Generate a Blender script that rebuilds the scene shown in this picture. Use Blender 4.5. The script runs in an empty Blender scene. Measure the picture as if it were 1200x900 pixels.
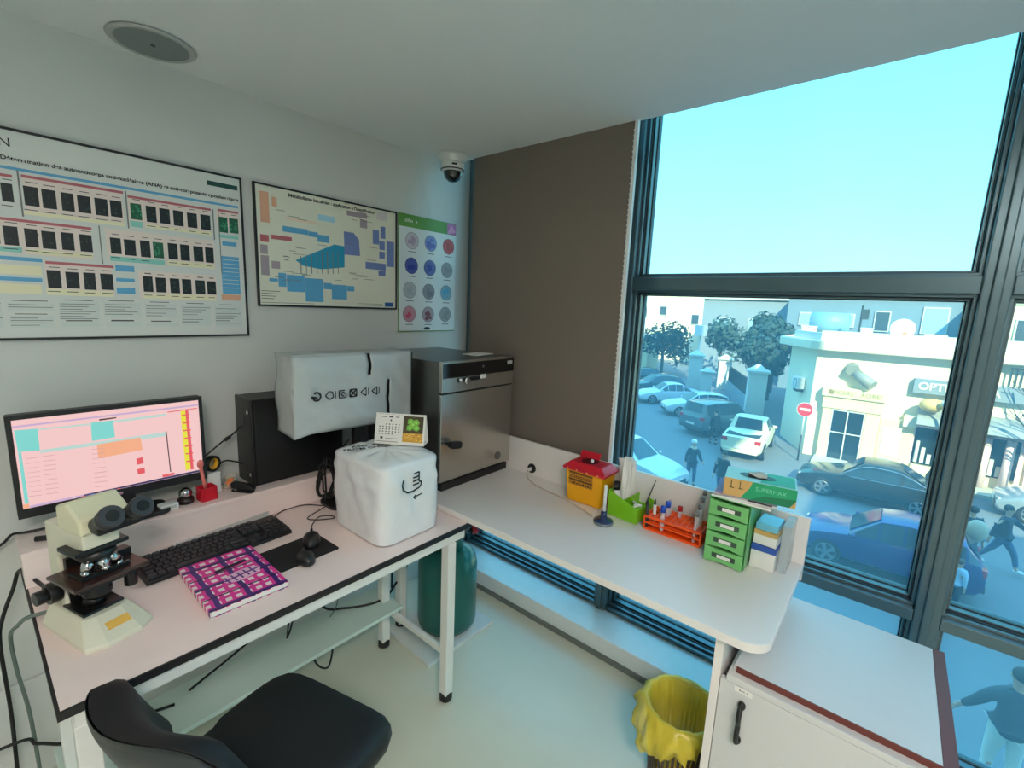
import bpy, bmesh, math, random
from mathutils import Vector, Matrix
random.seed(7)
scene = bpy.context.scene
COL = scene.collection
PI = math.pi

# ---------------------------------------------------------------- colour and materials
def lin(c):
    c = c / 255.0
    return c / 12.92 if c <= 0.04045 else ((c + 0.055) / 1.055) ** 2.4
def rgb(r, g, b):
    return (lin(r), lin(g), lin(b), 1.0)

MATS = {}
def mat(name, col, rough=0.5, metal=0.0, vary=0.05, scale=30.0, bump=0.0, coat=0.0, spec=0.5, trans=0.0, alpha=1.0, emit=None, estr=0.0, sss=0.0):
    if name in MATS:
        return MATS[name]
    m = bpy.data.materials.new(name)
    m.use_nodes = True
    nt = m.node_tree
    p = nt.nodes['Principled BSDF']
    p.inputs['Roughness'].default_value = rough
    p.inputs['Metallic'].default_value = metal
    p.inputs['Specular IOR Level'].default_value = spec
    p.inputs['Coat Weight'].default_value = coat
    p.inputs['Transmission Weight'].default_value = trans
    p.inputs['Alpha'].default_value = alpha
    tc = nt.nodes.new('ShaderNodeTexCoord')
    nz = nt.nodes.new('ShaderNodeTexNoise')
    nz.inputs['Scale'].default_value = scale
    nz.inputs['Detail'].default_value = 4.0
    nt.links.new(tc.outputs['Object'], nz.inputs['Vector'])
    mx = nt.nodes.new('ShaderNodeMix')
    mx.data_type = 'RGBA'
    mx.inputs[6].default_value = tuple(max(0, c * (1 - vary)) for c in col[:3]) + (1,)
    mx.inputs[7].default_value = tuple(min(1, c * (1 + vary)) for c in col[:3]) + (1,)
    nt.links.new(nz.outputs['Fac'], mx.inputs[0])
    nt.links.new(mx.outputs[2], p.inputs['Base Color'])
    if bump:
        b = nt.nodes.new('ShaderNodeBump')
        b.inputs['Strength'].default_value = bump
        b.inputs['Distance'].default_value = 0.01
        nt.links.new(nz.outputs['Fac'], b.inputs['Height'])
        nt.links.new(b.outputs['Normal'], p.inputs['Normal'])
    if emit:
        p.inputs['Emission Color'].default_value = emit
        p.inputs['Emission Strength'].default_value = estr
    MATS[name] = m
    return m

def print_mat(name, rough=0.4, emit=0.0):
    m = bpy.data.materials.new(name)
    m.use_nodes = True
    nt = m.node_tree
    p = nt.nodes['Principled BSDF']
    p.inputs['Roughness'].default_value = rough
    a = nt.nodes.new('ShaderNodeVertexColor')
    a.layer_name = 'Col'
    if emit:
        p.inputs['Base Color'].default_value = (0.02, 0.02, 0.02, 1)
        nt.links.new(a.outputs['Color'], p.inputs['Emission Color'])
        p.inputs['Emission Strength'].default_value = emit
    else:
        nt.links.new(a.outputs['Color'], p.inputs['Base Color'])
    MATS[name] = m
    return m

def glass_mat(name, tint, gloss=0.08, haze=0.0, hazecol=(0.8, 0.9, 1, 1)):
    m = bpy.data.materials.new(name)
    m.use_nodes = True
    nt = m.node_tree
    nt.nodes.clear()
    out = nt.nodes.new('ShaderNodeOutputMaterial')
    t = nt.nodes.new('ShaderNodeBsdfTransparent')
    t.inputs['Color'].default_value = tint
    g = nt.nodes.new('ShaderNodeBsdfGlossy')
    g.inputs['Roughness'].default_value = 0.02
    fr = nt.nodes.new('ShaderNodeFresnel')
    fr.inputs['IOR'].default_value = 1.12
    mx = nt.nodes.new('ShaderNodeMixShader')
    nt.links.new(fr.outputs[0], mx.inputs[0])
    nt.links.new(t.outputs[0], mx.inputs[1])
    nt.links.new(g.outputs[0], mx.inputs[2])
    last = mx
    if haze:
        # dusty film and stand-in for blue outdoor haze: light scatters through the pane
        d = nt.nodes.new('ShaderNodeBsdfTranslucent')
        d.inputs['Color'].default_value = hazecol
        nz = nt.nodes.new('ShaderNodeTexNoise')
        nz.inputs['Scale'].default_value = 2.5
        tc = nt.nodes.new('ShaderNodeTexCoord')
        nt.links.new(tc.outputs['Object'], nz.inputs['Vector'])
        mr = nt.nodes.new('ShaderNodeMapRange')
        mr.inputs['From Min'].default_value = 0.3
        mr.inputs['From Max'].default_value = 0.7
        mr.inputs['To Min'].default_value = haze * 0.8
        mr.inputs['To Max'].default_value = haze * 1.2
        nt.links.new(nz.outputs['Fac'], mr.inputs['Value'])
        m2 = nt.nodes.new('ShaderNodeMixShader')
        nt.links.new(mr.outputs[0], m2.inputs[0])
        nt.links.new(mx.outputs[0], m2.inputs[1])
        nt.links.new(d.outputs[0], m2.inputs[2])
        last = m2
    nt.links.new(last.outputs[0], out.inputs['Surface'])
    MATS[name] = m
    return m

# ---------------------------------------------------------------- mesh builder
class MB:
    def __init__(s):
        s.v = []; s.f = []; s.mi = []; s.c = []; s.sm = []; s.M = Matrix.Identity(4); s.mat = 0; s.col = (1, 1, 1, 1); s.smooth = False
    def add(s, verts, faces):
        b = len(s.v)
        for p in verts:
            s.v.append(tuple(s.M @ Vector(p)))
        for f in faces:
            s.f.append(tuple(b + i for i in f)); s.mi.append(s.mat); s.c.append(s.col); s.sm.append(s.smooth)
        return s
    def box(s, x0, y0, z0, x1, y1, z1):
        x0, x1 = min(x0, x1), max(x0, x1); y0, y1 = min(y0, y1), max(y0, y1); z0, z1 = min(z0, z1), max(z0, z1)
        return s.add([(x0, y0, z0), (x1, y0, z0), (x1, y1, z0), (x0, y1, z0), (x0, y0, z1), (x1, y0, z1), (x1, y1, z1), (x0, y1, z1)],
                     [(0, 3, 2, 1), (4, 5, 6, 7), (0, 1, 5, 4), (1, 2, 6, 5), (2, 3, 7, 6), (3, 0, 4, 7)])
    def hexa(s, b, t):
        return s.add(list(b) + list(t), [(0, 3, 2, 1), (4, 5, 6, 7), (0, 1, 5, 4), (1, 2, 6, 5), (2, 3, 7, 6), (3, 0, 4, 7)])
    def prism(s, pts, a, z0, z1):
        # polygon extruded along axis a ('x','y','z'); pts are the two other coordinates in order
        def P(p, q):
            return {'z': (p[0], p[1], q), 'y': (p[0], q, p[1]), 'x': (q, p[0], p[1])}[a]
        n = len(pts)
        vs = [P(p, z0) for p in pts] + [P(p, z1) for p in pts]
        fs = [tuple(range(n))[::-1], tuple(range(n, 2 * n))] + [(i, (i + 1) % n, n + (i + 1) % n, n + i) for i in range(n)]
        return s.add(vs, fs)
    def rrect(s, x0, y0, x1, y1, r, z0, z1, n=5, a='z'):
        pts = []
        for cx, cy, a0 in ((x1 - r, y1 - r, 0), (x0 + r, y1 - r, 90), (x0 + r, y0 + r, 180), (x1 - r, y0 + r, 270)):
            for i in range(n + 1):
                t = math.radians(a0 + 90 * i / n)
                pts.append((cx + r * math.cos(t), cy + r * math.sin(t)))
        return s.prism(pts, a, z0, z1)
    def cyl(s, p0, p1, r0, r1=None, n=16, caps=True):
        r1 = r0 if r1 is None else r1
        p0 = Vector(p0); p1 = Vector(p1); d = (p1 - p0).normalized()
        u = d.orthogonal().normalized(); w = d.cross(u)
        vs = []
        for p, r in ((p0, r0), (p1, r1)):
            for i in range(n):
                t = 2 * PI * i / n
                vs.append(p + (u * math.cos(t) + w * math.sin(t)) * r)
        sm = s.smooth
        s.smooth = True
        b = len(s.v)
        s.add(vs, [(i, (i + 1) % n, n + (i + 1) % n, n + i) for i in range(n)])
        s.smooth = False
        if caps:
            for f in (tuple(range(n))[::-1], tuple(range(n, 2 * n))):
                s.f.append(tuple(b + i for i in f)); s.mi.append(s.mat); s.c.append(s.col); s.sm.append(False)
        s.smooth = sm
        return s
    def lathe(s, prof, c=(0, 0, 0), n=24, capb=True, capt=True):
        vs = []
        for r, z in prof:
            for i in range(n):
                t = 2 * PI * i / n
                vs.append((c[0] + r * math.cos(t), c[1] + r * math.sin(t), c[2] + z))
        fs = []
        for k in range(len(prof) - 1):
            for i in range(n):
                fs.append((k * n + i, k * n + (i + 1) % n, (k + 1) * n + (i + 1) % n, (k + 1) * n + i))
        if capb: fs.append(tuple(range(n))[::-1])
        if capt: fs.append(tuple(range((len(prof) - 1) * n, len(prof) * n)))
        sm = s.smooth; s.smooth = True
        s.add(vs, fs); s.smooth = sm
        return s
    def ball(s, c, rx, ry=None, rz=None, n=16, m=10):
        ry = rx if ry is None else ry; rz = rx if rz is None else rz
        vs = [(c[0], c[1], c[2] - rz)]
        for k in range(1, m):
            ph = -PI / 2 + PI * k / m
            for i in range(n):
                t = 2 * PI * i / n
                vs.append((c[0] + rx * math.cos(ph) * math.cos(t), c[1] + ry * math.cos(ph) * math.sin(t), c[2] + rz * math.sin(ph)))
        vs.append((c[0], c[1], c[2] + rz))
        fs = [(0, 1 + (i + 1) % n, 1 + i) for i in range(n)]
        for k in range(m - 2):
            for i in range(n):
                a = 1 + k * n
                fs.append((a + i, a + (i + 1) % n, a + n + (i + 1) % n, a + n + i))
        a = 1 + (m - 2) * n
        fs += [(a + i, a + (i + 1) % n, len(vs) - 1) for i in range(n)]
        sm = s.smooth; s.smooth = True
        s.add(vs, fs); s.smooth = sm
        return s
    def tube(s, pts, r, n=8, sub=6):
        P = [Vector(p) for p in pts]
        path = []
        if sub > 1 and len(P) > 2:
            Q = [P[0] * 2 - P[1]] + P + [P[-1] * 2 - P[-2]]
            for i in range(1, len(Q) - 2):
                a, b, c, d = Q[i - 1], Q[i], Q[i + 1], Q[i + 2]
                for k in range(sub):
                    t = k / sub
                    path.append(0.5 * ((2 * b) + (c - a) * t + (2 * a - 5 * b + 4 * c - d) * t * t + (3 * b - a - 3 * c + d) * t ** 3))
            path.append(P[-1])
        else:
            path = P
        vs = []
        u = None
        for i, p in enumerate(path):
            d = (path[min(i + 1, len(path) - 1)] - path[max(i - 1, 0)])
            d = d.normalized() if d.length > 1e-9 else Vector((0, 0, 1))
            if u is None:
                u = d.orthogonal().normalized()
            else:
                u = u - d * u.dot(d)
                u = u.normalized() if u.length > 1e-6 else d.orthogonal().normalized()
            w = d.cross(u)
            for k in range(n):
                t = 2 * PI * k / n
                vs.append(p + (u * math.cos(t) + w * math.sin(t)) * r)
        fs = []
        for i in range(len(path) - 1):
            for k in range(n):
                fs.append((i * n + k, i * n + (k + 1) % n, (i + 1) * n + (k + 1) % n, (i + 1) * n + k))
        fs.append(tuple(range(n))[::-1]); fs.append(tuple(range((len(path) - 1) * n, len(path) * n)))
        sm = s.smooth; s.smooth = True
        s.add(vs, fs); s.smooth = sm
        return s
    def quad(s, a, b, c, d):
        return s.add([a, b, c, d], [(0, 1, 2, 3)])
    def build(s, name, mats, parent=None, bevel=0.0, colors=False, smooth=None, subsurf=0, solid=0.0):
        me = bpy.data.meshes.new(name)
        me.from_pydata(s.v, [], s.f)
        if not isinstance(mats, (list, tuple)): mats = [mats]
        for m in mats: me.materials.append(m)
        me.polygons.foreach_set('material_index', s.mi)
        me.polygons.foreach_set('use_smooth', [smooth] * len(s.f) if smooth is not None else s.sm)
        if colors:
            at = me.color_attributes.new('Col', 'FLOAT_COLOR', 'CORNER')
            k = 0
            for f, c in zip(s.f, s.c):
                for _ in f:
                    at.data[k].color = c; k += 1
        me.update()
        o = bpy.data.objects.new(name, me)
        COL.objects.link(o)
        if parent: o.parent = parent
        if bevel:
            b = o.modifiers.new('edge', 'BEVEL'); b.width = bevel; b.segments = 2; b.limit_method = 'ANGLE'; b.angle_limit = math.radians(40)
        if solid:
            b = o.modifiers.new('thick', 'SOLIDIFY'); b.thickness = solid; b.offset = 0
        if subsurf:
            b = o.modifiers.new('sub', 'SUBSURF'); b.levels = subsurf; b.render_levels = subsurf
        return o

def thing(name, label, cat, loc=(0, 0, 0), rotz=0.0, group=None):
    o = bpy.data.objects.new(name, None)
    COL.objects.link(o)
    o.empty_display_size = 0.05
    o.location = loc; o.rotation_euler = (0, 0, rotz)
    o['label'] = label; o['category'] = cat
    if group: o['group'] = group
    return o
def tag(o, label, cat, group=None, kind=None):
    o['label'] = label; o['category'] = cat
    if group: o['group'] = group
    if kind: o['kind'] = kind
    return o
def struct(o):
    o['kind'] = 'structure'
    return o
def copy_tree(o, parent=None):
    c = o.copy(); COL.objects.link(c)
    if parent is not None: c.parent = parent
    for ch in list(o.children):
        copy_tree(ch, c)
    return c
def W(name, mats, loc, fn, label=None, cat=None, **k):
    pass

def text(name, string, size, m, parent, M, align='CENTER', depth=0.0003, bold=0.0, spacing=1.0, xscale=1.0):
    cu = bpy.data.curves.new(name, 'FONT')
    cu.body = string; cu.size = size; cu.align_x = align; cu.align_y = 'CENTER'; cu.extrude = depth; cu.offset = bold; cu.space_character = spacing
    t = bpy.data.objects.new(name + '_source', cu)
    COL.objects.link(t)
    dg = bpy.context.evaluated_depsgraph_get()
    me = bpy.data.meshes.new_from_object(t.evaluated_get(dg))
    bpy.data.objects.remove(t)
    me.transform(M @ Matrix.Diagonal((xscale, 1, 1, 1)))
    me.materials.clear(); me.materials.append(m)
    o = bpy.data.objects.new(name, me)
    COL.objects.link(o)
    if parent: o.parent = parent
    return o
# text lying on a plane facing -y (x right, z up), facing -x (reads along -y), or facing up
def M_face_ny(x, y, z): return Matrix.Translation((x, y, z)) @ Matrix.Rotation(PI / 2, 4, 'X')
def M_face_nx(x, y, z): return Matrix.Translation((x, y, z)) @ Matrix.Rotation(-PI / 2, 4, 'Z') @ Matrix.Rotation(PI / 2, 4, 'X')

# ---------------------------------------------------------------- shared materials
white_lam = mat('white_laminate', rgb(240, 219, 214), 0.35, vary=0.015, scale=60)
white_paint = mat('white_wall_paint', rgb(204, 206, 203), 0.75, vary=0.015, scale=8, bump=0.02)
ceil_paint = mat('ceiling_paint', rgb(228, 231, 230), 0.8, vary=0.015, scale=6)
floor_m = mat('vinyl_floor', rgb(206, 208, 190), 0.35, vary=0.05, scale=5)
black_edge = mat('black_edge_band', rgb(28, 24, 26), 0.5)
white_metal = mat('white_coated_steel', rgb(222, 224, 220), 0.35, vary=0.02)
black_rub = mat('black_rubber', rgb(20, 20, 21), 0.6)
black_pl = mat('black_plastic', rgb(24, 24, 26), 0.4)
dark_pl = mat('dark_grey_plastic', rgb(52, 52, 56), 0.45)
alu = mat('grey_aluminium_frame', rgb(92, 114, 122), 0.30, metal=0.55, vary=0.03)
gasket = mat('black_gasket', rgb(22, 23, 26), 0.55)
steel = mat('brushed_steel', rgb(190, 184, 176), 0.26, metal=0.85, vary=0.04, scale=90)
dark_steel = mat('dark_steel_casing', rgb(120, 120, 118), 0.35, metal=0.9, vary=0.04, scale=80)
white_pl = mat('white_plastic', rgb(225, 225, 222), 0.4, vary=0.02)
ink = mat('black_print', rgb(30, 30, 34), 0.6)
ink_blue = mat('blue_print', rgb(40, 70, 130), 0.6)
paper = mat('white_paper', rgb(232, 230, 224), 0.7, vary=0.02)
print_m = print_mat('colour_print', 0.45)
screen_m = print_mat('lit_screen', 0.3, emit=0.66)
glass_w = glass_mat('tinted_window_glass', (0.84, 0.965, 1.0, 1), haze=0.10, hazecol=(0.42, 0.78, 1, 1))
chrome = mat('chrome', rgb(200, 200, 202), 0.12, metal=1.0)

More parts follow.
